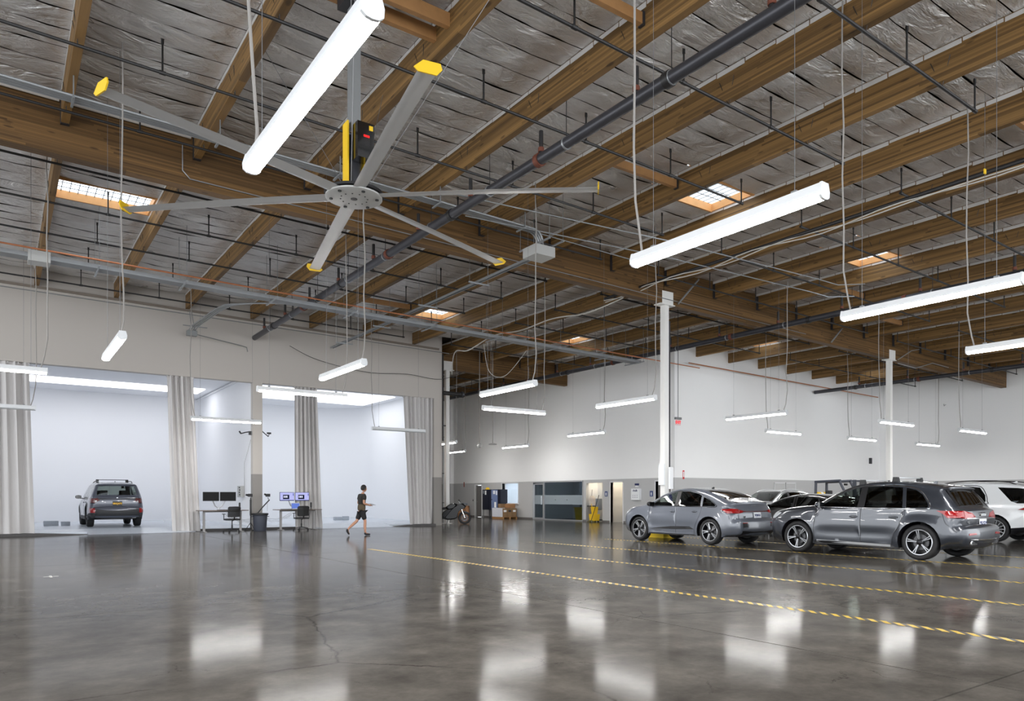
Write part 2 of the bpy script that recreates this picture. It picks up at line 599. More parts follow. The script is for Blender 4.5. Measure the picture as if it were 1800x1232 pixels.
def glazing_mat():
    m = bpy.data.materials.new('skylight_glazing')
    m.use_nodes = True
    nt = m.node_tree
    nt.nodes.remove(nt.nodes['Principled BSDF'])
    t = nt.nodes.new('ShaderNodeBsdfTransparent')
    t.inputs['Color'].default_value = (0.8, 0.84, 0.88, 1)
    d = nt.nodes.new('ShaderNodeBsdfTranslucent')
    d.inputs['Color'].default_value = (0.85, 0.88, 0.9, 1)
    mx = nt.nodes.new('ShaderNodeMixShader')
    mx.inputs[0].default_value = 0.45
    nt.links.new(t.outputs[0], mx.inputs[1])
    nt.links.new(d.outputs[0], mx.inputs[2])
    nt.links.new(mx.outputs[0], nt.nodes['Material Output'].inputs['Surface'])
    return m
M['sky_glazing'] = glazing_mat()

def frosted_mat():
    m = bpy.data.materials.new('frosted_film')
    m.use_nodes = True
    nt = m.node_tree
    nt.nodes.remove(nt.nodes['Principled BSDF'])
    t = nt.nodes.new('ShaderNodeBsdfTransparent')
    t.inputs['Color'].default_value = (0.75, 0.8, 0.82, 1)
    d = nt.nodes.new('ShaderNodeBsdfDiffuse')
    d.inputs['Color'].default_value = srgb(176, 186, 192)
    mx = nt.nodes.new('ShaderNodeMixShader')
    mx.inputs[0].default_value = 0.6
    nt.links.new(t.outputs[0], mx.inputs[1])
    nt.links.new(d.outputs[0], mx.inputs[2])
    nt.links.new(mx.outputs[0], nt.nodes['Material Output'].inputs['Surface'])
    return m
M['frosted'] = frosted_mat()

# ------------------------------------------------------------------ floor: cast slabs with open joints
PITCH = 2.438
def pu(n):
    return 1.05 + PITCH * n
SLOPE = 0.0188
def roofz(u):
    return 9.30 - SLOPE * (u - 1.05)

floor = struct(MB().box(-12, 46, -9, 48, -0.30, -0.012).build('floor', M['joint']))
ju = [-12.0] + [5.85 + 7.315 * k for k in range(-2, 6)] + [46.0]
jv = [-9.0] + [2.35 + 7.315 * k for k in range(-1, 7)] + [48.0]
for i in range(len(ju) - 1):
    for j in range(len(jv) - 1):
        g = 0.009
        MB().box(ju[i] + g, ju[i + 1] - g, jv[j] + g, jv[j + 1] - g, -0.011, 0.0).build('slab', M['concrete'], floor)

# hazard tape lines on the floor
for k, (u, v1) in enumerate(((7.85, 17.6), (10.5, 17.5), (13.2, 17.4), (15.95, 17.4), (18.7, 17.3))):
    lab = ['nearest yellow and black hazard tape line on the grey floor',
           'second yellow and black hazard tape line counting from the camera',
           'third yellow and black hazard tape line, in front of the cars',
           'fourth yellow and black hazard tape line, running under the cars\' near wheels',
           'farthest yellow and black hazard tape line, beyond the two grey cars'][k]
    tag(MB().box(u - 0.065, u + 0.065, 1.0, v1, 0.0006, 0.0022).build('floor_tape', M['stripe']), lab, 'floor tape', 'hazard tape lines on the floor')
t = MB().box(0.60, 0.82, 14.62, 14.66, 0.0006, 0.002).box(0.69, 0.73, 14.5, 14.8, 0.0006, 0.002).build('tape_cross', mat('white_tape', (214, 212, 208), 0.5))
tag(t, 'white tape cross stuck to the bare floor far from the cars', 'floor tape')

# ------------------------------------------------------------------ roof: deck, beams, foil batts, skylights
SKY = [(2.27, 21.8), (14.46, 12.2), (21.775, 12.2), (14.46, 26.7), (21.775, 26.7), (29.09, 21.6), (38.84, 21.6)]
SK_V = 0.66

def bay_spans(n):
    """v intervals roofed between purlin n and n+1."""
    u = pu(n) + PITCH / 2
    if u > 44.8:
        return []
    sp = [(2.48, 16.82), (17.14, 30.15 if u < 17.3 else (31.82 if u < 26.3 else 23.85))]
    if 17.3 < u < 26.3:
        sp.append((32.18, 46.4))
    out = []
    for a, b in sp:                       # leave the skylight shafts open
        for su, sv in sorted(SKY, key=lambda q: q[1]):
            if abs(su - u) < 1 and a < sv < b:
                out.append((a, sv - SK_V - 0.03))
                a = sv + SK_V + 0.03
        out.append((a, b))
    return out

deck = MB()
for n in range(-5, 18):
    u0, u1 = pu(n), pu(n + 1)
    cuts = [(v - SK_V, v + SK_V) for (su, v) in SKY if u0 < su < u1]
    v = -9.0
    for a, b in sorted(cuts) + [(47.5, 47.5)]:
        deck.add([(u0, v, roofz(u0) + .1), (u1, v, roofz(u1) + .1), (u1, a, roofz(u1) + .1), (u0, a, roofz(u0) + .1),
                  (u0, v, roofz(u0) + .16), (u1, v, roofz(u1) + .16), (u1, a, roofz(u1) + .16), (u0, a, roofz(u0) + .16)],
                 [(0, 1, 2, 3), (4, 7, 6, 5), (0, 4, 5, 1), (3, 2, 6, 7), (0, 3, 7, 4), (1, 5, 6, 2)])
        v = b
ceiling = struct(deck.build('ceiling', M['deck']))

PD = 0.60      # purlin depth
PW = 0.14
purlin_cache = {}
def purlin(n, v0, v1, hang0, hang1):
    L = round(v1 - v0, 2)
    if L not in purlin_cache:
        a = MB().box(-PW / 2, PW / 2, 0, L, -PD, 0).mesh('purlin', M['wood'])
        fl = MB()
        rr = random.Random(int(L * 100))
        for s in (-1, 1):
            k = int(L / 0.61)
            for i in range(k):
                y0 = i * L / k + 0.01
                y1 = (i + 1) * L / k - 0.01
                h = 0.055 + rr.uniform(-0.014, 0.018)
                x0 = s * (PW / 2 + 0.002)
                fl.box(min(x0, x0 + s * 0.006), max(x0, x0 + s * 0.006), y0, y1, -0.045 - h, -0.03)
        purlin_cache[L] = (a, fl.mesh('foil_flange', M['flange']))
    o = link('purlin', purlin_cache[L][0], ceiling, (pu(n), v0, roofz(pu(n))))
    link('foil_flange', purlin_cache[L][1], o)
    h = MB()
    for flag, y in ((hang0, 0.0), (hang1, L)):
        if flag:
            y0, y1 = (y, y + 0.10) if y == 0 else (y - 0.10, y)
            for s in (-1, 1):
                h.box(s * PW / 2, s * (PW / 2 + 0.008), y0, y1, -PD, -0.12)
            h.box(-PW / 2 - 0.008, PW / 2 + 0.008, y0, y1, -PD - 0.01, -PD)
    if h.v:
        h.build('beam_hanger', M['steel_dark'], o)
    return o

for n in range(-3, 18):
    purlin(n, 2.5, 16.845, False, True)
    u = pu(n)
    end = 30.19 if u < 17.3 else (31.865 if u < 26.2 else 23.89)
    purlin(n, 17.115, end, True, 17.3 < u < 26.2)
    if 17.3 < u < 26.2:
        purlin(n, 32.135, 46.45, True, False)

def girder(u0, u1, v, depth=1.2, w=0.27):
    L = u1 - u0
    me = MB().box(0, L, -w / 2, w / 2, -depth, 0.0).mesh('girder', M['wood_x'])
    return link('girder', me, ceiling, (u0, v, roofz(u0)), (0, math.atan(SLOPE), 0))
girder(-9.0, 18.02, 16.98)
girder(18.04, 44.7, 16.98)
girder(17.45, 26.28, 32.0)

# short timbers between purlins
for (n, v, half) in ((2, 8.2, 0), (4, 11.9, 0), (6, 5.9, 0), (11, 15.2, 0), (9, 14.1, 0), (4, 25.6, 0), (12, 9.6, 0)):
    u0, u1 = pu(n) + PW / 2, pu(n + 1) - PW / 2
    z = (roofz(u0) + roofz(u1)) / 2
    b = MB().box(u0, u1, v - 0.045, v + 0.045, z - 0.40, z - 0.22).build('blocking', M['lumber'], ceiling)
    MB().box(u0, u0 + 0.05, v - 0.055, v + 0.055, z - 0.42, z - 0.20).box(u1 - 0.05, u1, v - 0.055, v + 0.055, z - 0.42, z - 0.20).build('hanger_clip', M['steel_dark'], b)

# foil-faced insulation batts
def batt_mesh(seed):
    rr = random.Random(seed)
    nx, ny = 8, 5
    w, d = PITCH - PW - 0.01, 0.588
    rows = []
    for j in range(ny):
        row = []
        for i in range(nx):
            x = -w / 2 + w * i / (nx - 1)
            y = -d / 2 + d * j / (ny - 1)
            fx = 1 - (abs(2 * i / (nx - 1) - 1)) ** 3
            fy = 1 - (abs(2 * j / (ny - 1) - 1)) ** 2
            z = -0.02 - 0.07 * fx * (0.55 + 0.45 * fy) + rr.uniform(-0.016, 0.016) * fx
            row.append((x, y, z))
        rows.append(row)
    return MB().grid(rows).mesh('insulation_batt', M['foil'], smooth=60)
batts = [batt_mesh(s) for s in range(6)]

spots = []
for n in range(-4, 18):
    u = pu(n) + PITCH / 2
    for (a, b) in bay_spans(n):
        k = int(round((b - a) / 0.61))
        for i in range(k):
            v = a + (i + 0.5) * (b - a) / k
            F = 0.5756 * u + 0.8177 * v
            lat = 0.8177 * u - 0.5756 * v
            if F < 1:
                continue
            px, py = 900 + 1279 * lat / F, 873 - 1279 * (roofz(u) - 1.36) / F
            vis = -90 < px < 1890 and py > -70
            spots.append((0 if vis else 1, F, u, v, (b - a) / k / 0.61))
spots.sort()
rest = MB()
for i, (vis, F, u, v, sy) in enumerate(spots):
    me = batts[(i * 7 + int(u * 3)) % 6]
    if vis == 0 and i < 296:
        link('insulation_batt', me, ceiling, (u, v, roofz(u)), (0, math.atan(SLOPE), 0)).scale = (1, sy, 1)
    else:
        vs = [(p.co.x + u, p.co.y * sy + v, p.co.z + roofz(u) - SLOPE * p.co.x) for p in me.vertices]
        rest.add(vs, [tuple(p.vertices) for p in me.polygons])
ro = rest.build('insulation_batts', M['foil'], ceiling, smooth=60)
ro['kind'] = 'stuff'

# skylights: timber curb, translucent glazing, safety grid
sk_labels = ['skylight with a bright glazed strip above the left end of the long beam',
             'square skylight above the bright lamp, nearest of those on the right',
             'skylight with a glowing wooden curb, seen past the tip of the third large lamp',
             'skylight with warm glowing curb above the end of the white studio wall',
             'skylight with warm glowing curb to the left of the first white column',
             'skylight hidden behind deep beams close to the corner of the white walls',
             'far skylight tinting a beam orange behind the second white column']
for (u, v), lab in zip(SKY, sk_labels):
    z = roofz(u)
    r = thing('skylight', lab, 'skylight', (u, v, z))
    hu, hv = PITCH / 2 - PW / 2, SK_V
    for s in (-1, 1):
        MB().box(-hu, hu, s * hv - 0.025, s * hv + 0.025, -0.07, 0.14).build('curb_board', M['curb'], r)
        x = s * (hu - 0.03)
        MB().box(x - 0.025, x + 0.025, -hv + 0.025, hv - 0.025, -0.06, 0.14).build('curb_board', M['curb'], r)
    MB().box(-hu, hu, -hv, hv, 0.145, 0.16).build('glazing', M['sky_glazing'], r)
    g = MB()
    for i in range(1, 12):
        x = -hu + 2 * hu * i / 12
        g.box(x - 0.008, x + 0.008, -hv, hv, 0.122, 0.137)
    for i in range(1, 4):
        y = -hv + 2 * hv * i / 4
        g.box(-hu, hu, y - 0.008, y + 0.008, 0.112, 0.127)
    g.build('safety_grid', M['galv_dull'], r)

# ------------------------------------------------------------------ walls
def sloped_wall_v(mb, u0, u1, v0, v1, z0):
    """Wall slab running along u whose head follows the roof."""
    zt0, zt1 = roofz(u0) + 0.10, roofz(u1) + 0.10
    vs = [(u0, v0, z0), (u1, v0, z0), (u1, v0, zt1), (u0, v0, zt0), (u0, v1, z0), (u1, v1, z0), (u1, v1, zt1), (u0, v1, zt0)]
    return mb.add(vs, [(0, 1, 2, 3), (4, 7, 6, 5), (0, 4, 5, 1), (1, 5, 6, 2), (2, 6, 7, 3), (3, 7, 4, 0)])

HEAD = 6.0
w = MB()
sloped_wall_v(w, -9, 17.12, 30.2, 30.5, HEAD)
w.box(-9, -2.2, 30.2, 30.5, 0, HEAD).box(8.40, 8.78, 30.2, 30.5, 0, HEAD).box(16.75, 17.12, 30.2, 30.5, 0, HEAD)
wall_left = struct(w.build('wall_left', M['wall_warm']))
# nailer strip along the wall head
t = MB()
for u in range(-8, 17):
    t.add([(u, 30.12, roofz(u) - .70), (u + 1, 30.12, roofz(u + 1) - .70), (u + 1, 30.12, roofz(u + 1) - .62), (u, 30.12, roofz(u) - .62),
           (u, 30.2, roofz(u) - .70), (u + 1, 30.2, roofz(u + 1) - .70), (u + 1, 30.2, roofz(u + 1) - .62), (u, 30.2, roofz(u) - .62)],
          [(0, 1, 2, 3), (0, 4, 5, 1), (3, 2, 6, 7), (4, 7, 6, 5)])
struct(t.build('trim_1', mat('nailer', (128, 118, 108), 0.7)))
# side of the studio block
w = MB()
w.add([(17.12, 30.36, 0), (17.28, 30.36, 0), (17.28, 30.36, roofz(17.4) + .1), (17.12, 30.36, roofz(17.1) + .1),
       (17.12, 46.5, 0), (17.28, 46.5, 0), (17.28, 46.5, roofz(17.4) + .1), (17.12, 46.5, roofz(17.1) + .1)],
      [(0, 1, 2, 3), (4, 7, 6, 5), (0, 4, 5, 1), (1, 5, 6, 2), (2, 6, 7, 3), (3, 7, 4, 0)])
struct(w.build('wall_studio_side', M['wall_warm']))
struct(sloped_wall_v(MB(), 17.28, 26.3, 46.5, 46.7, 0).build('wall_back', M['wall']))
struct(sloped_wall_v(MB(), 26.5, 44.8, 23.9, 24.1, 0).build('wall_office_front', M['wall']))
w = MB().box(44.8, 45.0, -9, 24.1, 0, roofz(44.8) + 0.1)
struct(w.build('wall_right', M['wall']))
struct(MB().box(-9.2, -9, 30.2, 46.7, 0, 9.6).build('wall_far_left', M['wall']))

# office wall with its openings (v0, v1, z0, z1), in the plane u = 26.3 .. 26.5
HOLES = [(24.12, 25.12, 0, 2.11), (27.42, 28.34, 0, 2.11), (28.98, 30.31, 0, 2.11), (30.60, 35.10, 0, 2.22), (36.69, 38.44, 0.97, 2.2), (40.86, 41.66, 0, 2.13)]
w = MB()
top = roofz(26.4) + 0.1
v = 23.9
for (a, b, z0, z1) in HOLES:
    w.box(26.3, 26.5, v, a, 0, top)
    w.box(26.3, 26.5, a, b, z1, top)
    if z0 > 0:
        w.box(26.3, 26.5, a, b, 0, z0)
    v = b
w.box(26.3, 26.5, v, 46.7, 0, top)
wall_office = struct(w.build('wall_office', M['wall']))
b = MB()
v = 25.12
for (a, c, z0, z1) in HOLES[1:]:
    if z0 == 0:
        b.box(26.285, 26.3, v, a, 0, 0.10)
        v = c
b.box(26.285, 26.3, v, 46.5, 0, 0.10)
struct(b.build('baseboard_office', mat('baseboard', (104, 100, 98), 0.6)))

# rooms behind the office wall
r = MB().box(30.0, 30.2, 24.1, 46.7, 0, 2.8)
struct(r.build('wall_rooms_back', M['office_wall']))
r = MB()
for v in (25.6, 27.1, 28.66, 30.45, 35.9, 39.6):
    r.box(26.5, 30.0, v - 0.05, v + 0.05, 0, 2.8)
struct(r.build('wall_rooms_inner', M['office_wall']))
struct(MB().box(26.5, 30.2, 24.1, 46.7, 2.8, 2.9).build('ceiling_rooms', M['white']))
struct(MB().box(27.25, 27.35, 28.71, 30.40, 0, 2.6).build('wall_niche', M['office_wall']))
for iy in range(2):
    for iz in range(5):
        y0 = 29.02 + iy * 0.52
        MB().box(27.228, 27.25, y0, y0 + 0.508, 0.12 + iz * 0.42, 0.12 + iz * 0.42 + 0.408).build('tile', M['tile'], wall_office)
for iy in range(3):
    for iz in range(7):
        y0 = 27.6 + iy * 0.36 - 0.3
        MB().box(27.75, 27.77, y0, y0 + 0.352, 0.42 + iz * 0.30, 0.42 + iz * 0.30 + 0.292).build('tile', M['tile_warm'], wall_office)
struct(MB().box(27.77, 27.85, 27.15, 28.61, 0, 2.8).build('wall_washroom', M['tile_warm']))
struct(MB().box(27.74, 27.77, 27.15, 28.61, 0, 0.4).build('trim_2', mat('washroom_base', (150, 132, 104), 0.5)))

# ------------------------------------------------------------------ studios behind the openings
PF = 0.165     # raised studio floor
CT = 6.43      # studio ceiling
def path_wall(name, pts, z0, z1, thick, m):
    rows_in = [[(p[0], p[1], z0) for p in pts], [(p[0], p[1], z0 + (z1 - z0) * 0.5) for p in pts], [(p[0], p[1], z1) for p in pts]]
    out = []
    for i, p in enumerate(pts):
        a = Vector(pts[max(0, i - 1)]); b = Vector(pts[min(len(pts) - 1, i + 1)])
        d = (b - a).normalized()
        out.append((p[0] + d.y * -thick, p[1] + d.x * thick))
    mb = MB().grid(rows_in)
    mb.grid([[(p[0], p[1], z0) for p in out], [(p[0], p[1], z1) for p in out]])
    mb.grid([[(p[0], p[1], z1) for p in pts], [(p[0], p[1], z1) for p in out]])
    return struct(mb.build(name, m, smooth=50))
arc1 = [(-6.0 + 3.2 * (1 - math.cos(t)), 37.2 + 3.2 * math.sin(t)) for t in [PI / 2 * k / 10 for k in range(11)]]
path_wall('wall_studio_one', [(-6.0, 30.55)] + arc1 + [(0.5, 40.42), (4.5, 40.45), (8.47, 40.45)], PF, CT, 0.1, M['cyc'])
struct(MB().box(8.45, 8.75, 30.5, 40.6, 0, CT).build('wall_partition', M['cyc']))
arc2 = [(14.45 + 2.6 * math.sin(t), 37.85 + 2.6 * math.cos(t)) for t in [PI / 2 * k / 12 for k in range(13)]]
path_wall('wall_studio_two', [(8.80, 40.45), (12, 40.45)] + arc2 + [(17.05, 34.0), (17.05, 30.55)], PF, CT, 0.012, M['cyc'])
struct(MB().box(-9, 17.1, 30.5, 41.0, CT, CT + 0.1).build('ceiling_studio', M['cyc']))
t = MB().box(8.36, 8.44, 30.6, 40.4, CT - 0.10, CT - 0.03)
struct(t.build('trim_3', M['cyc']))
# raised floor with two entry ramps
pf = MB().box(-8.9, 17.1, 31.3, 41.0, 0.0, PF)
def deck_piece(mb, u0, u1, ramp_):
    if ramp_:
        mb.add([(u0, 30.0, 0.002), (u1, 30.0, 0.002), (u1, 31.3, 0.002), (u0, 31.3, 0.002), (u0, 31.3, PF), (u1, 31.3, PF)],
               [(0, 1, 5, 4), (0, 3, 2, 1), (0, 4, 3), (1, 2, 5), (2, 3, 4, 5)])
    else:
        lo = 0.085
        mb.add([(u0, 30.52, 0), (u1, 30.52, 0), (u1, 31.3, 0), (u0, 31.3, 0), (u0, 30.52, lo), (u1, 30.52, lo), (u1, 31.3, PF), (u0, 31.3, PF)],
               [(0, 3, 2, 1), (4, 5, 6, 7), (0, 1, 5, 4), (1, 2, 6, 5), (2, 3, 7, 6), (3, 0, 4, 7)])
deck_piece(pf, 2.6, 6.2, True)
deck_piece(pf, 10.9, 14.6, True)
for a, b in ((-8.9, 2.6), (6.2, 10.9), (14.6, 17.1)):
    deck_piece(pf, a, b, False)
struct(pf.build('floor_studio', M['cyc_floor']))
e = MB()
for a, b, s in ((-2.2, 2.6, 1), (6.2, 8.4, 0), (8.78, 10.9, 0), (14.6, 16.75, -1)):
    h0, h1 = (0.09, 0.004) if s == 1 else ((0.004, 0.09) if s == -1 else (0.09, 0.09))
    k0 = 0.9 if s == 1 else (15.9 if s == -1 else a)
    prof = [(a, 0.0), (b, 0.0), (b, h1), (k0, max(h0, h1)), (a, h0)] if s else [(a, 0.0), (b, 0.0), (b, h1), (a, h0)]
    e.prism(prof, lambda p, q, t: (p, t, q), 30.0 if s else 30.495, 30.52)
struct(e.build('trim_4', M['step_edge']))

# studio ceiling light panels
M['studio_light'] = emit('studio_light', (250, 251, 255), STUDIO_E)
M['studio_light_2'] = emit('studio_light_two', (250, 252, 255), STUDIO_E * 0.66)
o = MB().box(-5.6, 7.9, 36.3, 38.0, CT - 0.04, CT - 0.005).build('ceiling_light', M['studio_light'])
tag(o, 'long glowing ceiling light panel above the parked car in the left studio', 'light')
o = MB().box(9.2, 16.4, 33.6, 37.6, CT - 0.04, CT - 0.005).build('ceiling_light', M['studio_light_2'])
tag(o, 'wide glowing ceiling light panel in the right studio behind the walking person', 'light')

# room lamps in the offices
M['room_light'] = emit('room_light', (255, 236, 206), 26.0)
M['room_light_cool'] = emit('room_light_cool', (236, 244, 255), 30.0)
for (v, mm, lab) in ((37.7, 'room_light_cool', 'recessed ceiling lamp in the bright room behind the small window'),
                     (33.6, 'room_light_cool', 'recessed ceiling lamp in the room behind the glass front'),
                     (29.5, 'room_light', 'recessed ceiling lamp over the tiled niche'),
                     (27.9, 'room_light', 'recessed ceiling lamp in the warm tiled washroom')):
    d = 0.5 if v > 31 else 0.22
    e0 = 28.2 if v > 31 else 26.95
    if v == 33.6:
        d = 0.2
    tag(MB().box(e0 - d, e0 + d, v - d, v + d, 2.77, 2.799).build('ceiling_lamp', M[mm]), lab, 'lamp')

# ------------------------------------------------------------------ white columns
def column(u, v, lab, bolt=True):
    zt = roofz(u) - 1.2
    r = thing('column', lab, 'column', (u, v, 0), 0, 'white columns under the long beam')
    MB().box(-0.10, 0.10, -0.10, 0.10, 0.02, zt - 0.03).build('shaft', M['column'], r)
    MB().box(-0.20, 0.20, -0.20, 0.20, 0, 0.02).build('base_plate', M['column'], r)
    MB().box(-0.34, 0.34, -0.16, 0.16, zt - 0.03, zt).build('seat_plate', M['column'], r)
    for s in (-1, 1):
        MB().box(-0.26, 0.26, s * 0.14 - 0.006, s * 0.14 + 0.006, zt, zt + 0.42).build('side_plate', M['column'], r)
    return r
c1 = column(18.2, 16.98, 'white square steel column standing behind the grey coupe-like car')
MB().tube([(0.17, -0.06, 1.7), (0.17, -0.06, 7.25)], 0.03, 8).build('drain_or_foil_edge', M['steel_dark'], c1)
MB().box(-0.19, -0.12, -0.14, 0.10, 1.75, 2.45).box(0.05, 0.20, -0.20, -0.12, 1.62, 2.35).build('switch_box', M['white'], c1)
column(32.68, 16.98, 'white square steel column nearer the far corner, behind the car with roof bars')
column(18.5, 32.0, 'white steel column half hidden by the end of the studio wall')
# ------------------------------------------------------------------ sprinkler piping, one connected system per main
sprig_me = MB().tube([(0, 0, 0), (0, 0, 0.54)], 0.017, 6).tube([(0, 0, 0.50), (0, 0, 0.575)], 0.026, 6).box(-.03, .03, -.006, .006, .575, .583).mesh('sprig', M['pipe'], smooth=40)
hang_me = MB().tube([(0, 0, 0), (-0.07, -0.16, 0.46)], 0.006, 4).tube([(0, 0, 0), (-0.07, 0.16, 0.46)], 0.006, 4).mesh('hanger', M['pipe'])
tee_me = MB().tube([(-0.05, 0, 0), (0.05, 0, 0)], 0.036, 8).mesh('tee', M['pipe'], smooth=40)
nip_me = MB().tube([(0, 0, 0.05), (0, 0, 0.48)], 0.042, 8).mesh('riser', M['pipe'], smooth=40)
nipc_me = MB().tube([(0, 0, 0.08), (0, 0, 0.16)], 0.058, 8).mesh('riser_coupling', M['rust'], smooth=40)

def sprinkler(u, v0, v1, branch, r, lab):
    zc = roofz(u) - 1.2 - r - 0.05
    th = thing('sprinkler_piping', lab, 'pipe', (0, 0, 0), 0, 'sprinkler pipe runs under the roof')
    MB().tube([(u, v0, zc), (u, v1, zc)], r, 16).build('main_pipe', M['main_pipe'], th, smooth=40)
    v = v0 + 1.9
    k = 0
    while v < v1:
        MB().tube([(u, v - 0.06, zc), (u, v + 0.06, zc)], r + 0.022, 14).build('coupling', M['rust'] if k % 2 == 0 else M['pipe'], th, smooth=40)
        v += 3.3
        k += 1
    v = v0 + 2.6
    while v < v1 - 0.5:
        MB().tube([(u, v - 0.02, zc), (u, v + 0.02, zc)], r + 0.012, 14).build('clamp_ring', M['galv'], th, smooth=40)
        if abs(v - 16.98) > 0.3:
            MB().tube([(u, v, zc + r), (u, v, roofz(u) - 0.25)], 0.008, 5).build('hanger_rod', M['pipe'], th)
        v += 2.54
    for (bv, b0, b1) in branch:
        zb = lambda x: roofz(x) - 0.69
        p = MB().tube([(b0, bv, zb(b0)), (b1, bv, zb(b1))], 0.027 if abs(b1 - b0) < 20 else 0.03, 8)
        bo = p.build('branch_pipe', M['pipe'], th, smooth=40)
        link('riser', nip_me, bo, (u, bv, zc + r - 0.05))
        link('riser_coupling', nipc_me, bo, (u, bv, zc + r - 0.05))
        # sprigs sit mid-bay, hangers at the beams
        n = int(math.floor((b0 - 1.05) / PITCH)) - 1
        while pu(n) < b1 + 3:
            x = pu(n) + PITCH / 2
            if b0 - 0.05 <= x <= b1 + 0.05:
                link('sprig', sprig_me, bo, (x, bv, zb(x)))
                link('tee', tee_me, bo, (x, bv, zb(x)), (0, SLOPE, 0))
            if b0 < pu(n) < b1:
                link('hanger', hang_me, bo, (pu(n) - 0.02, bv, zb(pu(n))))
            n += 1

br = [8.5 + 2.54 * k for k in range(9)]
br = [bv - 0.1 if k == 3 else bv for k, bv in enumerate(br)]
mid = lambda n: pu(n) + PITCH / 2
sprinkler(8.45, 2.6, 30.15, [(5.96, mid(-1), mid(5))] + [(bv, mid(-1), mid(5)) for bv in br], 0.105,
          'thick dark sprinkler main running to the left wall, with thin branch pipes')
sprinkler(23.08, 3.0, 46.2, [(5.96, mid(6), mid(11))] + [(bv, mid(6), mid(11)) for bv in br[:6]] + [(bv, mid(6), mid(9) + .9) for bv in br[6:]] + [(33.6 + 2.6 * k, 17.9, mid(9) + .9) for k in range(5)], 0.10,
          'dark sprinkler main running past the first white column to the far room')
sprinkler(37.70, 3.0, 23.8, [(5.96, mid(12), mid(17))] + [(bv, mid(12), mid(17)) for bv in br[:6]], 0.10,
          'dark sprinkler main ending at the white wall beside the second column')

# standpipe at the end of the studio wall
th = thing('standpipe', 'black vertical standpipe with stub outlet beside the studio wall end', 'pipe', (17.40, 30.50, 0))
MB().tube([(0, 0, 4.05), (0, 0, 8.2)], 0.045, 10).build('pipe', M['pipe'], th, smooth=40)
MB().tube([(0, 0, 6.35), (1.1, 0.0, 6.35)], 0.10, 12).build('outlet', M['pipe'], th, smooth=40)
MB().tube([(1.02, 0.0, 6.35), (1.14, 0.0, 6.35)], 0.15, 12).build('outlet_flange', M['steel_dark'], th, smooth=40)
MB().box(-0.15, 0.15, -0.05, 0.05, 4.75, 4.80).build('pipe_bracket', M['steel_dark'], th)

# ------------------------------------------------------------------ conduit rack in front of the long beam
def conduit_z(u):
    return roofz(u) - 0.93
th = thing('conduit_rack', 'bundle of pale conduits crossing under the beams and bending down to a grey box', 'conduit', (0, 0, 0))
for k in range(4):
    v = 14.82 + 0.075 * k
    pts = [(-4, v, conduit_z(-4))] + [(11.1, v, conduit_z(11.1))]
    for a in range(1, 7):
        t = PI / 2 * a / 6
        rr = 0.30
        pts.append((11.1 + rr * math.sin(t), v, conduit_z(11.1) - rr * (1 - math.cos(t))))
    pts.append((11.40, v, 7.82))
    MB().tube(pts, 0.027, 8).build('conduit', M['galv'], th, smooth=50)
for n in range(-1, 5):
    u = pu(n)
    MB().box(u - 0.02, u + 0.02, 14.74, 15.14, conduit_z(u) - 0.07, conduit_z(u) - 0.035).box(u - .01, u + .01, 14.76, 14.78, conduit_z(u) - .05, roofz(u) - .6).build('strut_hanger', M['galv_dull'], th)
th2 = thing('junction_box', 'large grey pull box hanging where the bundle of conduits bends down', 'box', (11.45, 15.05, 7.68))
MB().bevbox((0, 0, 0), (0.62, 0.58, 0.26), 0.008).build('enclosure', M['box_grey'], th2)
for s in (-1, 1):
    MB().box(s * 0.22 - 0.02, s * 0.22 + 0.02, -0.75, 0.55, 0.132, 0.17).build('strut', M['galv'], th2)
    for y in (-0.72, 0.52):
        MB().tube([(s * 0.22, y, 0.15), (s * 0.22, y, 1.45)], 0.006, 5).build('hanger_rod', M['galv_dull'], th2)
o = MB().tube([(-4, 15.25, conduit_z(-4) + .12), (16, 15.25, conduit_z(16) + .12)], 0.014, 6).build('conduit_run', M['galv'], None, smooth=50)
tag(o, 'single thin pale conduit just behind the conduit bundle', 'conduit')
o = MB().tube([(-1.3, 16.76, 9.18), (0.95, 16.76, 9.14)], 0.04, 8).tube([(1.15, 16.76, 9.13), (3.36, 16.76, 9.09)], 0.04, 8).build('drain_or_foil_edge', mat('off_white_foil_edge', (196, 190, 184), 0.5), None, smooth=40)  # foil edge at the beam head, shaped as two tubes
tag(o, 'off-white foil edge, shaped as a tube, along the top of the long beam at left', 'pipe')
# thin conduits on the face of the long beam
pts = [(3.2, 16.8, 8.9), (3.2, 16.8, 8.35), (3.35, 16.8, 8.2)] + [(u, 16.8, 8.2 - .0188 * (u - 3.4)) for u in (3.5, 9, 18, 26)]
tag(MB().tube(pts, 0.012, 6).build('beam_conduit', M['galv'], None, smooth=40), 'thin conduit stapled along the lower face of the long beam', 'conduit')

# long grey ladder/strut running to the wall from the box
th = thing('strut_channel', 'pale perforated strut channel running from the grey box towards the left wall', 'channel', (11.42, 0, 7.62))
for s in (-1, 1):
    MB().box(s * 0.05 - 0.012, s * 0.05 + 0.012, 15.3, 29.4, -0.03, 0.03).build('rail', M['galv'], th)
MB().box(-0.062, 0.062, 15.3, 29.4, 0.03, 0.036).build('top_plate', M['galv_dull'], th)
for v in (17.9, 21.0, 24.5, 28.0):
    MB().box(-0.35, 0.35, v - 0.02, v + 0.02, -0.07, -0.03).build('cross_bar', M['galv'], th)
    for s in (-1, 1):
        MB().tube([(s * 0.32, v, -0.05), (s * 0.32, v, 1.5)], 0.006, 5).build('hanger_rod', M['galv_dull'], th)

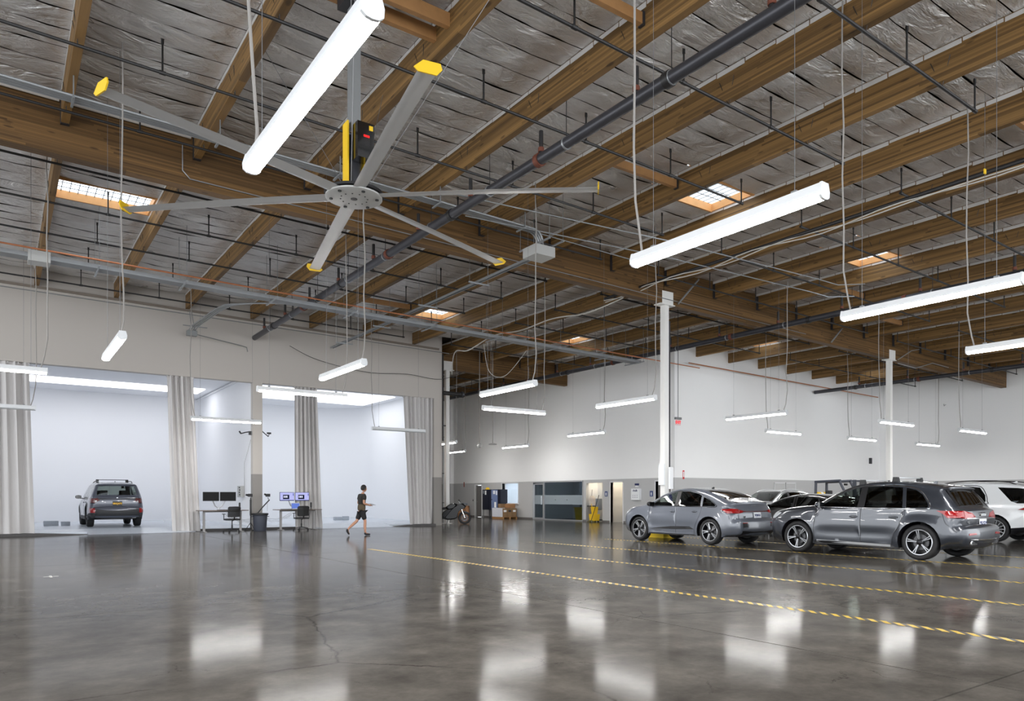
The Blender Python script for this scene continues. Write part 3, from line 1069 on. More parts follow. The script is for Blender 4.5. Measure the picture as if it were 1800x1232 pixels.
# cable tray and copper line parallel to the left wall
def tz(u):
    return 7.72 - SLOPE * u
th = thing('cable_tray', 'wide grey cable tray hanging along the left wall and on to the far corner', 'cable tray', (0, 0, 0))
me = MB()
def tray_box(mb, v0, v1, dz0, dz1, u0=-4.0, u1=23.0):
    vs = [(u0, v0, tz(u0) + dz0), (u1, v0, tz(u1) + dz0), (u1, v1, tz(u1) + dz0), (u0, v1, tz(u0) + dz0),
          (u0, v0, tz(u0) + dz1), (u1, v0, tz(u1) + dz1), (u1, v1, tz(u1) + dz1), (u0, v1, tz(u0) + dz1)]
    return mb.add(vs, [(0, 3, 2, 1), (4, 5, 6, 7), (0, 1, 5, 4), (2, 3, 7, 6), (1, 2, 6, 5), (3, 0, 4, 7)])
tray_box(MB(), 22.85, 23.25, -0.06, -0.052).build('tray_bottom', M['galv_dull'], th)
tray_box(MB(), 22.84, 22.855, -0.06, 0.05).build('tray_side', M['galv'], th)
tray_box(MB(), 23.245, 23.26, -0.06, 0.05).build('tray_side', M['galv'], th)
for k in range(3):
    MB().tube([(-4, 22.95 + 0.1 * k, tz(-4) - .01), (23, 22.95 + 0.1 * k, tz(23) - .01)], 0.025, 6).build('cable', M['steel_dark'], th)
for u in (-0.4, 2.2, 4.4, 7.0, 9.6, 12.6, 15.4, 18.2, 21.0, 22.8):
    MB().box(u - 0.02, u + 0.02, 22.45, 23.65, tz(u) - 0.10, tz(u) - 0.06).build('trapeze_bar', M['galv'], th)
    for v in (22.5, 23.6):
        MB().tube([(u, v, tz(u) - 0.08), (u, v, roofz(u) - 0.05)], 0.007, 5).build('hanger_rod', M['galv_dull'], th)
MB().box(0.60, 1.10, 22.78, 23.27, tz(0.9) - 0.16, tz(0.9) + 0.12).build('junction_box', M['box_grey'], th)
o = MB().tube([(-4, 22.3, tz(-4) + .02), (26.2, 22.3, tz(26.2) + .02)], 0.024, 8).build('copper_pipe', M['copper'], None, smooth=40)
tag(o, 'thin copper pipe running level beside the cable tray', 'pipe')
o = MB().tube([(-4, 29.2, 8.35), (17, 29.2, 7.98)], 0.018, 6).build('gas_line', M['galv_dull'], None, smooth=40)
tag(o, 'thin grey pipe hanging close to the head of the left wall', 'pipe')
o = MB().tube([(26.9, 23.55, 7.75), (44, 23.55, 7.45)], 0.03, 6).build('copper_pipe', M['copper'], None, smooth=40)
tag(o, 'copper-coloured pipe along the top of the white wall behind the parked cars', 'pipe')

# bundled conduits dropping to a small box on the left wall
th = thing('wall_junction_box', 'small grey box on the left wall fed by four bent conduits', 'box', (5.95, 29.55, 7.55))
MB().bevbox((0, 0, 0), (0.36, 0.22, 0.20), 0.01).build('enclosure', M['galv_dull'], th)
for k in range(4):
    x = -0.12 + 0.075 * k
    pts = [(x, -0.02, 0.1), (x + 0.05, -0.4, 0.22), (x + 0.35, -2.6, 0.40), (x + 0.5, -3.4, 0.42), (x + 1.0, -4.2 - 0.08 * k, 0.36), (x + 2.2, -6.2 - 0.08 * k, 0.12)]
    MB().tube(pts, 0.022, 6).build('conduit', M['galv'], th, smooth=50)
MB().box(-0.4, 0.45, -0.50, -0.46, 0.16, 0.19).build('strut', M['galv_dull'], th)
MB().tube([(0.2, 0.1, 0.0), (1.9, 0.4, -0.16), (2.15, 0.45, -0.2), (2.2, 0.5, -0.36)], 0.018, 6).build('wall_conduit', M['galv_dull'], th, smooth=50)
MB().tube([(0, 0.05, 0.1), (-0.05, 0.1, 0.85)], 0.015, 5).tube([(0.12, 0.05, 0.1), (0.02, 0.1, 0.85)], 0.015, 5).build('flex_cable', M['galv_dull'], th)

# drooping cables
def droop(pts, r, m, name, lab, cat='cable', sub=10):
    out = []
    P_ = [Vector(p) for p in pts]
    for i in range(len(P_) - 1):
        p0 = P_[max(0, i - 1)]; p1 = P_[i]; p2 = P_[i + 1]; p3 = P_[min(len(P_) - 1, i + 2)]
        for k in range(sub):
            t = k / sub
            out.append(0.5 * ((2 * p1) + (-p0 + p2) * t + (2 * p0 - 5 * p1 + 4 * p2 - p3) * t * t + (-p0 + 3 * p1 - 3 * p2 + p3) * t ** 3))
    out.append(P_[-1])
    return tag(MB().tube(out, r, 6).build(name, m, None, smooth=60), lab, cat)
droop([(9.8, 29.9, 7.6), (11.0, 29.9, 7.15), (13.2, 29.9, 6.85), (15.2, 29.9, 6.95), (17.0, 30.0, 6.9), (18.6, 30.4, 7.5)], 0.012, M['pipe'], 'drooping_cable', 'thin dark cable drooping across the top of the left wall')
droop([(16.9, 17.6, 7.95), (16.7, 19.2, 7.75), (16.6, 21.0, 7.9), (16.5, 22.8, 7.8), (16.4, 24.6, 7.9), (16.2, 26.2, 7.55), (16.6, 28.0, 7.8), (17.6, 30.0, 7.2)], 0.022, M['cable_white'], 'drooping_cable', 'white cable looping from beam to beam above the studio wall end')
droop([(18.12, 28.0, 8.38), (18.7, 28.4, 7.2), (19.6, 28.4, 7.1), (20.56, 28.0, 8.33)], 0.015, M['cable_white'], 'cable_loop', 'loose loop of pale cable hanging past the end of the studio wall')
th = thing('cable_bundle', 'dark pipe with white cables strapped on, crossing high on the right', 'cable', (0, 0, 0))
MB().tube([(16.9, 3.0, 8.16), (16.9, 18.5, 8.12)], 0.05, 8).build('pipe', M['pipe'], th, smooth=40)
for k in range(2):
    pts = []
    for i in range(32):
        v = 3.0 + i * 0.5
        pts.append((16.9 + 0.07 * math.sin(i * 0.9 + k), v, 8.05 + 0.05 * math.sin(i * 0.75 + 2 * k)))
    MB().tube(pts, 0.016, 5).build('cable', M['cable_white'], th, smooth=60)
th = thing('hanging_tag', 'small yellow tag hanging on a thin wire high at the right', 'tag', (15.1, 6.05, 7.5))
MB().tube([(0, 0, 0), (0, 0, 1.25)], 0.003, 4).build('wire', M['wire'], th)
MB().box(-0.035, 0.035, -0.01, 0.01, -0.09, 0).build('tag_plate', M['yellow'], th)
for (v, dz, lab) in ((4.5, .0, 'upper'), (4.9, -.15, 'lower')):
    pass
for k, (u0, lab) in enumerate(((16.5, 'pale conduit crossing under the beams to the left of the third large lamp'), (17.6, 'second pale conduit running beside the first near the third large lamp'))):
    v = 12.3 + k * 0.9
    pts = [(8 + k, v + 1.5, 8.0), (14 + k, v + .5, 7.85), (19.6 + k, v, 7.75), (20.2 + k, v - .3, 7.6), (20.6 + k, v - .9, 7.55)]
    tag(MB().tube(pts, 0.014, 6).build('conduit_run', M['galv'], None, smooth=50), lab, 'conduit')
# white conduits at the second column
th = thing('column_conduit', 'pale bent conduit running along the beam beside the second column', 'conduit', (0, 0, 0))
MB().tube([(32.9, 16.7, 7.5), (33.9, 16.6, 8.0), (34.4, 16.5, 8.1)], 0.02, 6).build('conduit', M['galv'], th, smooth=50)
MB().tube([(33.0, 16.75, 7.35), (34.6, 16.75, 7.3), (36.2, 16.75, 7.7), (37.8, 16.75, 7.65)], 0.02, 6).build('conduit', M['galv'], th, smooth=50)
# pale struts at the beam
for (u, lab) in ((27.7, 'pale steel brace on the long beam between the two columns'), (18.6, 'pale steel brace rising from the cap of the first column')):
    tag(MB().tube([(u, 16.75, roofz(u) - 1.15), (u + 0.75, 16.5, roofz(u) - 0.25)], 0.03, 6).build('brace', M['galv_dull']), lab, 'brace')

# ------------------------------------------------------------------ linear pendant lamps
M['lens_on'] = emit('lamp_lens', (255, 253, 250), LAMP_E)
M['lens_off'] = mat('lamp_lens_off', (196, 198, 200), 0.4)
M['lamp_body'] = mat('lamp_housing', (226, 228, 230), 0.4)
LZ = 4.12
LL = 2.42
hous_me = MB().prism([(-0.05, 0.10), (0.05, 0.10), (0.07, 0.03), (0.07, 0.0), (-0.07, 0.0), (-0.07, 0.03)], lambda a, b, t: (a, t, b), -LL / 2, LL / 2).mesh('housing', M['lamp_body'])
lens_p = [(-0.068, 0.0), (-0.062, -0.022), (-0.038, -0.04), (0, -0.046), (0.038, -0.04), (0.062, -0.022), (0.068, 0.0)]
lens_me = MB().prism(lens_p, lambda a, b, t: (a, t, b - 0.0005), -LL / 2 + 0.01, LL / 2 - 0.01).mesh('lens', M['lens_on'], smooth=60)
lens_off = MB().prism(lens_p, lambda a, b, t: (a, t, b - 0.0005), -LL / 2 + 0.01, LL / 2 - 0.01).mesh('lens', M['lens_off'], smooth=60)
cap_me = MB().prism([(-0.052, 0.105), (0.052, 0.105), (0.074, 0.03), (0.07, -0.022), (0.04, -0.045), (0, -0.051), (-0.04, -0.045), (-0.07, -0.022), (-0.074, 0.03)], lambda a, b, t: (a, t, b), -0.012, 0.012).mesh('end_cap', M['lamp_body'])
bracket_me = MB().box(-0.02, 0.02, -0.03, 0.03, 0.10, 0.13).mesh('bracket', M['galv_dull'])

def pendant(u, v, along, lab, on=True, cord_end=1, z=LZ, cord=True):
    r = thing('pendant_lamp', lab, 'lamp', (u, v, z), 0.0 if along == 'V' else -PI / 2, 'linear pendant lamps')
    link('housing', hous_me, r)
    link('lens', lens_me if on else lens_off, r)
    for s in (-1, 1):
        link('end_cap', cap_me, r, (0, s * LL / 2, 0))
        link('bracket', bracket_me, r, (0, s * (LL / 2 - 0.3), 0))
        top = roofz(u) - 0.08 - z
        MB().tube([(0, s * (LL / 2 - 0.3), 0.12), (0, s * (LL / 2 - 0.3), top)], 0.0035, 4).build('support_wire', M['wire'], r)
    if cord:
        y = cord_end * (LL / 2 - 0.12)
        rr = random.Random(int(u * 31 + v * 17))
        pts = [(0, y, 0.09), (0.03, y + 0.06 * cord_end, 0.3), (0.02, y + 0.13 * cord_end, 0.75)]
        k = 2
        hh = 1.4
        while hh < top:
            pts.append((rr.uniform(-.02, .02), y + 0.13 * cord_end + rr.uniform(-.025, .025), hh))
            hh += 0.8
        pts.append((0, y + 0.13 * cord_end, top))
        MB().tube(pts, 0.014, 6).build('power_cord', M['cable'], r, smooth=60)
    return r

pendant(1.73, 5.05, 'V', 'largest and nearest lit linear lamp, hanging in front of the ceiling fan', cord_end=1)
pendant(6.15, 5.0, 'V', 'second largest lit linear lamp, hanging right of the ceiling fan', cord_end=1)
pendant(10.68, 5.05, 'V', 'lit linear lamp third in size, hanging near the right edge', cord_end=1)
pendant(15.12, 5.15, 'V', 'lit linear lamp cut off by the right edge, below the third large lamp', cord_end=1)
pendant(1.73, 15.35, 'V', 'short-looking lit lamp tilted steeply in view, before the left wall', cord_end=-1)
pendant(6.17, 15.3, 'V', 'lit lamp slanting up to the right in front of the left wall', cord_end=-1)
pendant(10.72, 15.45, 'V', 'lit lamp slanting upward just right of the studio wall end, upper of two', cord_end=-1)
pendant(15.05, 15.6, 'V', 'lit lamp whose right tip touches the first white column', cord_end=-1)
pendant(21.2, 15.6, 'V', 'lit lamp slanting upward between the two white columns', cord_end=-1)
pendant(-0.35, 19.2, 'U', 'lit lamp at the left edge, level with the curtain head', cord_end=1)
pendant(6.65, 19.15, 'U', 'lit lamp crossing the middle grey curtain near its top', cord_end=1)
pendant(13.58, 19.15, 'U', 'lit lamp hanging almost level just right of the studio wall end, lower of two', cord_end=1)
pendant(27.6, 18.9, 'U', 'short lit lamp below the slanting lamp between the two columns', cord_end=-1)
pendant(27.65, 14.1, 'U', 'lit lamp crossing the second white column', cord_end=-1)
pendant(33.85, 18.9, 'U', 'short lit lamp just left of the second column', cord_end=-1)
pendant(33.75, 14.0, 'U', 'short lit lamp at the far right before the white end wall', cord_end=-1)
pendant(40.3, 18.9, 'U', 'smallest lit lamp, right of the second column', cord_end=1)
pendant(21.1, 24.3, 'V', 'lit lamp hanging left of the first white column', cord_end=-1)
pendant(23.25, 32.7, 'V', 'small lit lamp hanging before the office wall above the dark glass front', cord_end=-1)
pendant(23.0, 38.8, 'V', 'small lit lamp above the black motorcycle', cord_end=-1)
pendant(18.92, 33.0, 'V', 'small lit lamp half hidden behind the end of the studio wall', cord_end=-1)
pendant(6.75, 27.6, 'U', 'lit lamp in front of the second curtain above the dark monitors', cord_end=-1)
pendant(-0.3, 27.4, 'U', 'unlit linear lamp in front of the leftmost curtain', on=False, cord_end=1)
pendant(13.6, 27.5, 'U', 'unlit linear lamp hanging before the right studio opening', on=False, cord_end=-1)

for k in range(5):  # unseen row, added as fill for the near floor and roof
    pendant(1.73 + 4.46 * k, -3.6, 'V', ['first', 'second', 'third', 'fourth', 'fifth'][k] + ' unseen fill lamp of the row added behind the camera, counting from the left', cord=False)

# other things on drop cords
th = thing('hanging_sensor', 'small pale ball-shaped device hanging on a long rod', 'sensor', (20.2, 31.6, 4.0))
MB().tube([(0, 0, 0.1), (0, 0, roofz(20.2) - 4.05)], 0.02, 6).build('rod', M['cable'], th)
MB().sphere((0, 0, 0), 0.13).build('ball', M['box_grey'], th, smooth=60)
th = thing('hanging_access_point', 'flat disc-shaped device hanging on a long rod', 'sensor', (20.35, 30.6, 4.02))
MB().tube([(0, 0, 0.03), (0, 0, roofz(20.3) - 4.07)], 0.02, 6).build('rod', M['cable'], th)
MB().lathe([(0.001, 0.05), (0.08, 0.045), (0.22, 0.0), (0.2, -0.03), (0.001, -0.04)], 20).build('disc', M['box_grey'], th, smooth=50)
th = thing('exit_sign', 'red lettered exit sign hanging on a rod left of the first column\'s white wall corner', 'sign', (22.1, 19.9, 4.38))
MB().tube([(0, 0, 0.12), (0, 0, roofz(22.1) - 4.43)], 0.012, 6).build('rod', M['steel_dark'], th)
rz_ = Matrix.Rotation(0.0, 3, 'Z')
MB().cbox((0, 0, 0.10), (0.34, 0.08, 0.09)).build('canopy', M['galv_dull'], th)
MB().cbox((0, 0, -0.06), (0.30, 0.012, 0.22)).build('sign_plate', mat('exit_plate', (238, 208, 208), 0.3), th)
M['exit_red'] = emit('exit_red', (228, 40, 52), 1.2)
put_text('EXIT', 0.15, M['exit_red'], th, (0, -0.009, -0.06), (PI / 2, 0, 0), bold=0.006)

# ------------------------------------------------------------------ big ceiling fan
M['blade'] = mat('fan_blade', (198, 198, 198), 0.42, 0.3, vary=0.05, vscale=4)
M['fan_hub'] = mat('fan_hub', (196, 196, 194), 0.5, 0.2)
FZ = 5.86
fan = thing('ceiling_fan', 'huge six-bladed ceiling fan with yellow blade tips', 'fan', (4.35, 10.3, FZ))
MB().lathe([(0.001, -0.03), (0.40, -0.03), (0.42, -0.02), (0.42, 0.0), (0.40, 0.01), (0.001, 0.01)], 36).build('hub', M['fan_hub'], fan, smooth=40)
hb = MB()
for k in range(6):
    a = 2 * PI * (k + 0.5) / 6
    hb.lathe([(0.001, -0.045), (0.028, -0.045), (0.028, -0.028)], 8, (0.34 * math.cos(a), 0.34 * math.sin(a), 0))
for k in range(12):
    a = 2 * PI * k / 12
    hb.lathe([(0.001, -0.036), (0.012, -0.036), (0.012, -0.028)], 6, (0.2 * math.cos(a), 0.2 * math.sin(a), 0))
hb.lathe([(0.001, -0.036), (0.05, -0.036), (0.05, -0.028)], 12)
hb.build('hub_bolts', M['black'], fan)
MB().lathe([(0.001, 0.01), (0.20, 0.012), (0.20, 0.05), (0.44, 0.055), (0.44, 0.02)], 30).build('hub_ring', M['black'], fan, smooth=40)
MB().lathe([(0.10, 0.05), (0.10, 0.62), (0.085, 0.64), (0.085, 0.9), (0.001, 0.9)], 18).build('motor_shaft', M['main_pipe'], fan, smooth=40)
for s in (-1, 1):
    MB().box(s * 0.13 - 0.012, s * 0.13 + 0.012, -0.09, 0.09, 0.05, 1.08).build('side_bracket', M['yellow'], fan)
MB().cbox((0.05, -0.22, 0.74), (0.26, 0.2, 0.52)).build('drive_box', M['black_gloss'], fan)
MB().cbox((0.13, -0.322, 0.93), (0.06, 0.006, 0.07)).build('warning_label', M['yellow'], fan)
MB().cbox((0.06, -0.322, 0.80), (0.09, 0.006, 0.03)).build('display', emit('red_display', (230, 40, 40), 1.5), fan)
MB().box(-0.075, 0.075, -0.075, 0.075, 1.0, roofz(4.35) - 0.5 - FZ).build('drop_pole', M['galv_dull'], fan)
MB().box(-0.2, 0.2, -0.16, 0.16, roofz(4.35) - 0.56 - FZ, roofz(4.35) - 0.40 - FZ).build('mount_bracket', M['steel_dark'], fan)
for sy in (-0.22, 0.22):
    MB().box(pu(1) + PW / 2 - 4.35, pu(2) - PW / 2 - 4.35, sy - 0.045, sy + 0.045, roofz(4.35) - 0.40 - FZ, roofz(4.35) - 0.18 - FZ).build('mount_timber', M['lumber'], fan)
for (gx, gy) in ((-0.80, -2.0), (-0.80, 2.0), (1.5, -2.2), (1.5, 2.2)):
    MB().tube([(gx * 0.12, gy * 0.06, 0.15), (gx, gy, roofz(4.35 + gx) - FZ - 0.35)], 0.005, 4).build('guy_wire', M['wire'], fan)
BR = 3.64
sec = [(-0.10, 0.012), (-0.06, 0.026), (0.0, 0.028), (0.06, 0.014), (0.105, -0.004), (0.05, -0.002), (0.0, -0.004), (-0.06, -0.004)]
def blade_mesh():
    rows = []
    for i in range(9):
        t = i / 8
        x = 0.36 + (BR - 0.36) * t
        droop_ = 0.0 - 0.05 * t * t
        tw = math.radians(14 - 8 * t)
        row = []
        for (a, b) in sec:
            row.append((x, a * math.cos(tw) - b * math.sin(tw), a * math.sin(tw) + b * math.cos(tw) + droop_))
        rows.append(row)
    mb = MB()
    n = len(sec)
    vs = [p for r_ in rows for p in r_]
    fs = [(i * n + k, i * n + (k + 1) % n, (i + 1) * n + (k + 1) % n, (i + 1) * n + k) for i in range(8) for k in range(n)]
    fs += [tuple(range(n - 1, -1, -1)), tuple(8 * n + k for k in range(n))]
    mb.add(vs, fs)
    return mb.mesh('blade', M['blade'], smooth=35)
bl_me = blade_mesh()
tip_me = MB().prism([(-0.15, 0.01), (-0.05, 0.10), (0.14, 0.10), (0.16, 0.04), (0.10, -0.03), (-0.10, -0.03)], lambda a, b, t: (t, a, b - 0.05), BR - 0.005, BR + 0.012).mesh('blade_tip', M['yellow'])
FAN_A = math.radians(19.0)
for k in range(6):
    b = link('blade', bl_me, fan, (0, 0, 0), (0, 0, FAN_A + k * PI / 3))
    link('blade_tip', tip_me, b)
# ------------------------------------------------------------------ cars
M['tyre'] = mat('tyre', (30, 30, 32), 0.7, bump=0.2, bscale=40)
M['rim_silver'] = mat('rim_silver', (186, 188, 192), 0.28, 0.8)
M['disc_steel'] = mat('disc_steel', (92, 92, 94), 0.45, 0.5)
M['rim_dark'] = mat('rim_dark', (34, 34, 37), 0.35, 0.4)
M['trim_black'] = mat('car_trim_black', (24, 24, 27), 0.4)
M['cladding'] = mat('car_cladding', (44, 45, 48), 0.6)
M['car_glass'] = glass_mat('car_glass', (200, 208, 204), 0.85)
M['car_glass_dark'] = glass_mat('car_privacy_glass', (110, 112, 112), 0.45)
M['interior'] = mat('car_interior', (36, 36, 39), 0.8)
M['tail_red'] = mat('tail_light_red', (150, 14, 16), 0.15, coat=0.4)
M['tail_dark'] = mat('tail_light_dark', (96, 40, 40), 0.12, coat=1.0)
M['lamp_clear'] = mat('lamp_clear', (200, 205, 210), 0.08, coat=1.0)
M['plate_white'] = mat('plate_white', (232, 234, 238), 0.4)
M['plate_blue'] = mat('plate_blue_letters', (52, 62, 110), 0.5)
M['plate_black'] = mat('plate_black', (26, 24, 20), 0.4)
M['plate_gold'] = mat('plate_gold_letters', (240, 186, 50), 0.5)

def paint(name, col, metal=0.35):
    m = mat(name, col, 0.30, metal, coat=1.0)
    return m

def smooth_path(pts, sub=5):
    """Catmull-Rom through control points; a point with a third value 'c' is a sharp corner."""
    out = []
    n = len(pts)
    for i in range(n - 1):
        p1 = np.array(pts[i][:2]); p2 = np.array(pts[i + 1][:2])
        c1 = len(pts[i]) > 2 or i == 0
        c2 = len(pts[i + 1]) > 2 or i + 1 == n - 1
        p0 = p1 - (p2 - p1) if c1 else np.array(pts[i - 1][:2])
        p3 = p2 + (p2 - p1) if c2 else np.array(pts[i + 2][:2])
        for k in range(sub):
            t = k / sub
            out.append(tuple(0.5 * ((2 * p1) + (-p0 + p2) * t + (2 * p0 - 5 * p1 + 4 * p2 - p3) * t * t + (-p0 + 3 * p1 - 3 * p2 + p3) * t ** 3)))
    out.append(tuple(pts[-1][:2]))
    return out

def pip(poly, x, z):
    """Points-in-polygon, vectorised."""
    ins = np.zeros(len(x), bool)
    n = len(poly)
    j = n - 1
    for i in range(n):
        xi, zi = poly[i]; xj, zj = poly[j]
        hit = ((zi > z) != (zj > z)) & (x < (xj - xi) * (z - zi) / ((zj - zi) if abs(zj - zi) > 1e-12 else 1e-12) + xi)
        ins ^= hit
        j = i
    return ins

class CarShape:
    def __init__(s, sp):
        s.sp = sp
        s.up = smooth_path(sp['upper'], 5)
        a0 = sp['axles']; R = sp['arch_r']; zc = sp['wheel_r']; zb = sp['sill_z']
        beta = math.asin((zc - zb) / R)
        half = R * math.cos(beta)
        bot = []
        for xa in (a0[1], a0[0]):
            for k in range(15):
                th = PI + beta - (PI + 2 * beta) * k / 14
                bot.append((xa + R * math.cos(th), zc + R * math.sin(th)))
        s.bottom = bot
        s.out = s.up + bot
        u = np.array(s.up)
        s.seg_a, s.seg_b = u[:-1], u[1:]
        # rounding radius and strip width per upper point: broad at the nose and tail, tight on the roof
        zr = sp['height']
        rk = []
        xf, xr = max(u[:, 0]), min(u[:, 0])
        for x, z in u:
            t_nose = np.clip((x - (xf - 0.55)) / 0.45, 0, 1)
            t_tail = np.clip(((xr + 0.40) - x) / 0.30, 0, 1)
            t_roof = np.clip((z - sp['belt'][0] - 0.12) / 0.2, 0, 1)
            r = 0.16 * (1 - t_roof) + 0.085 * t_roof
            k = 0.84 * (1 - t_roof) + 0.86 * t_roof
            r = r * (1 - t_nose) + 0.42 * t_nose
            k = k * (1 - t_nose) + 0.66 * t_nose
            tr = sp.get('tail_r', 0.20) * (1 - t_roof) + 0.09 * t_roof
            tk = sp.get('tail_k', 0.80) * (1 - t_roof) + 0.90 * t_roof
            r = r * (1 - t_tail) + tr * t_tail
            k = k * (1 - t_tail) + tk * t_tail
            rk.append((r, k))
        s.rk = np.array(rk)
    def dist(s, x, z):
        p = np.stack([x, z], 1)[:, None, :]
        a = s.seg_a[None]; b = s.seg_b[None]
        ab = b - a
        t = np.clip(((p - a) * ab).sum(2) / ((ab * ab).sum(2) + 1e-12), 0, 1)
        q = a + ab * t[..., None]
        d = np.sqrt(((p - q) ** 2).sum(2))
        i = d.argmin(1)
        tt = t[np.arange(len(i)), i][:, None]
        rk = s.rk[i] * (1 - tt) + s.rk[i + 1] * tt
        return d[np.arange(len(i)), i], rk[:, 0], rk[:, 1]
    def W(s, x, z):
        """Half width of the body side at side-view point (x, z)."""
        x = np.atleast_1d(np.asarray(x, float)); z = np.atleast_1d(np.asarray(z, float))
        sp = s.sp
        d, r, k = s.dist(x, z)
        w = np.full(len(x), sp['half_w'])
        low = np.clip(0.62 - z, 0, 1)
        w -= 0.22 * low ** 2
        zb = sp['belt'][0] + sp['belt'][1] * x
        sh = zb - 0.10
        w -= 0.035 * np.clip((z - 0.62) / (sh - 0.62), 0, 1) ** 2
        g = z - zb
        ramp_ = 0.5 * (g + np.sqrt(g * g + 0.0016))
        w -= sp['tumble'] * ramp_
        # wheel flares
        for xa in sp['axles']:
            rr = np.sqrt((x - xa) ** 2 + (z - sp['wheel_r']) ** 2)
            w += 0.022 * np.exp(-((rr - sp['arch_r']) / 0.10) ** 2)
        # shallow hollow along the doors
        xm = (sp['axles'][0] + sp['axles'][1]) / 2
        w -= 0.018 * np.exp(-((z - 0.52) / 0.10) ** 2) * np.clip(1 - np.abs((x - xm) / 1.1) ** 4, 0, 1)
        xf = sp['upper'][2][0]
        w -= 0.10 * np.clip((x - sp['axles'][0] + 0.1) / 1.0, 0, 1) ** 2
        w -= 0.07 * np.clip((sp['axles'][1] - 0.1 - x) / 1.0, 0, 1) ** 2
        tq = np.clip(d / r, 0, 1)
        return w * (k + (1 - k) * np.sqrt(np.clip(1 - (1 - tq) ** 2, 0, 1)))
    def W1(s, x, z):
        return float(s.W([x], [z])[0])

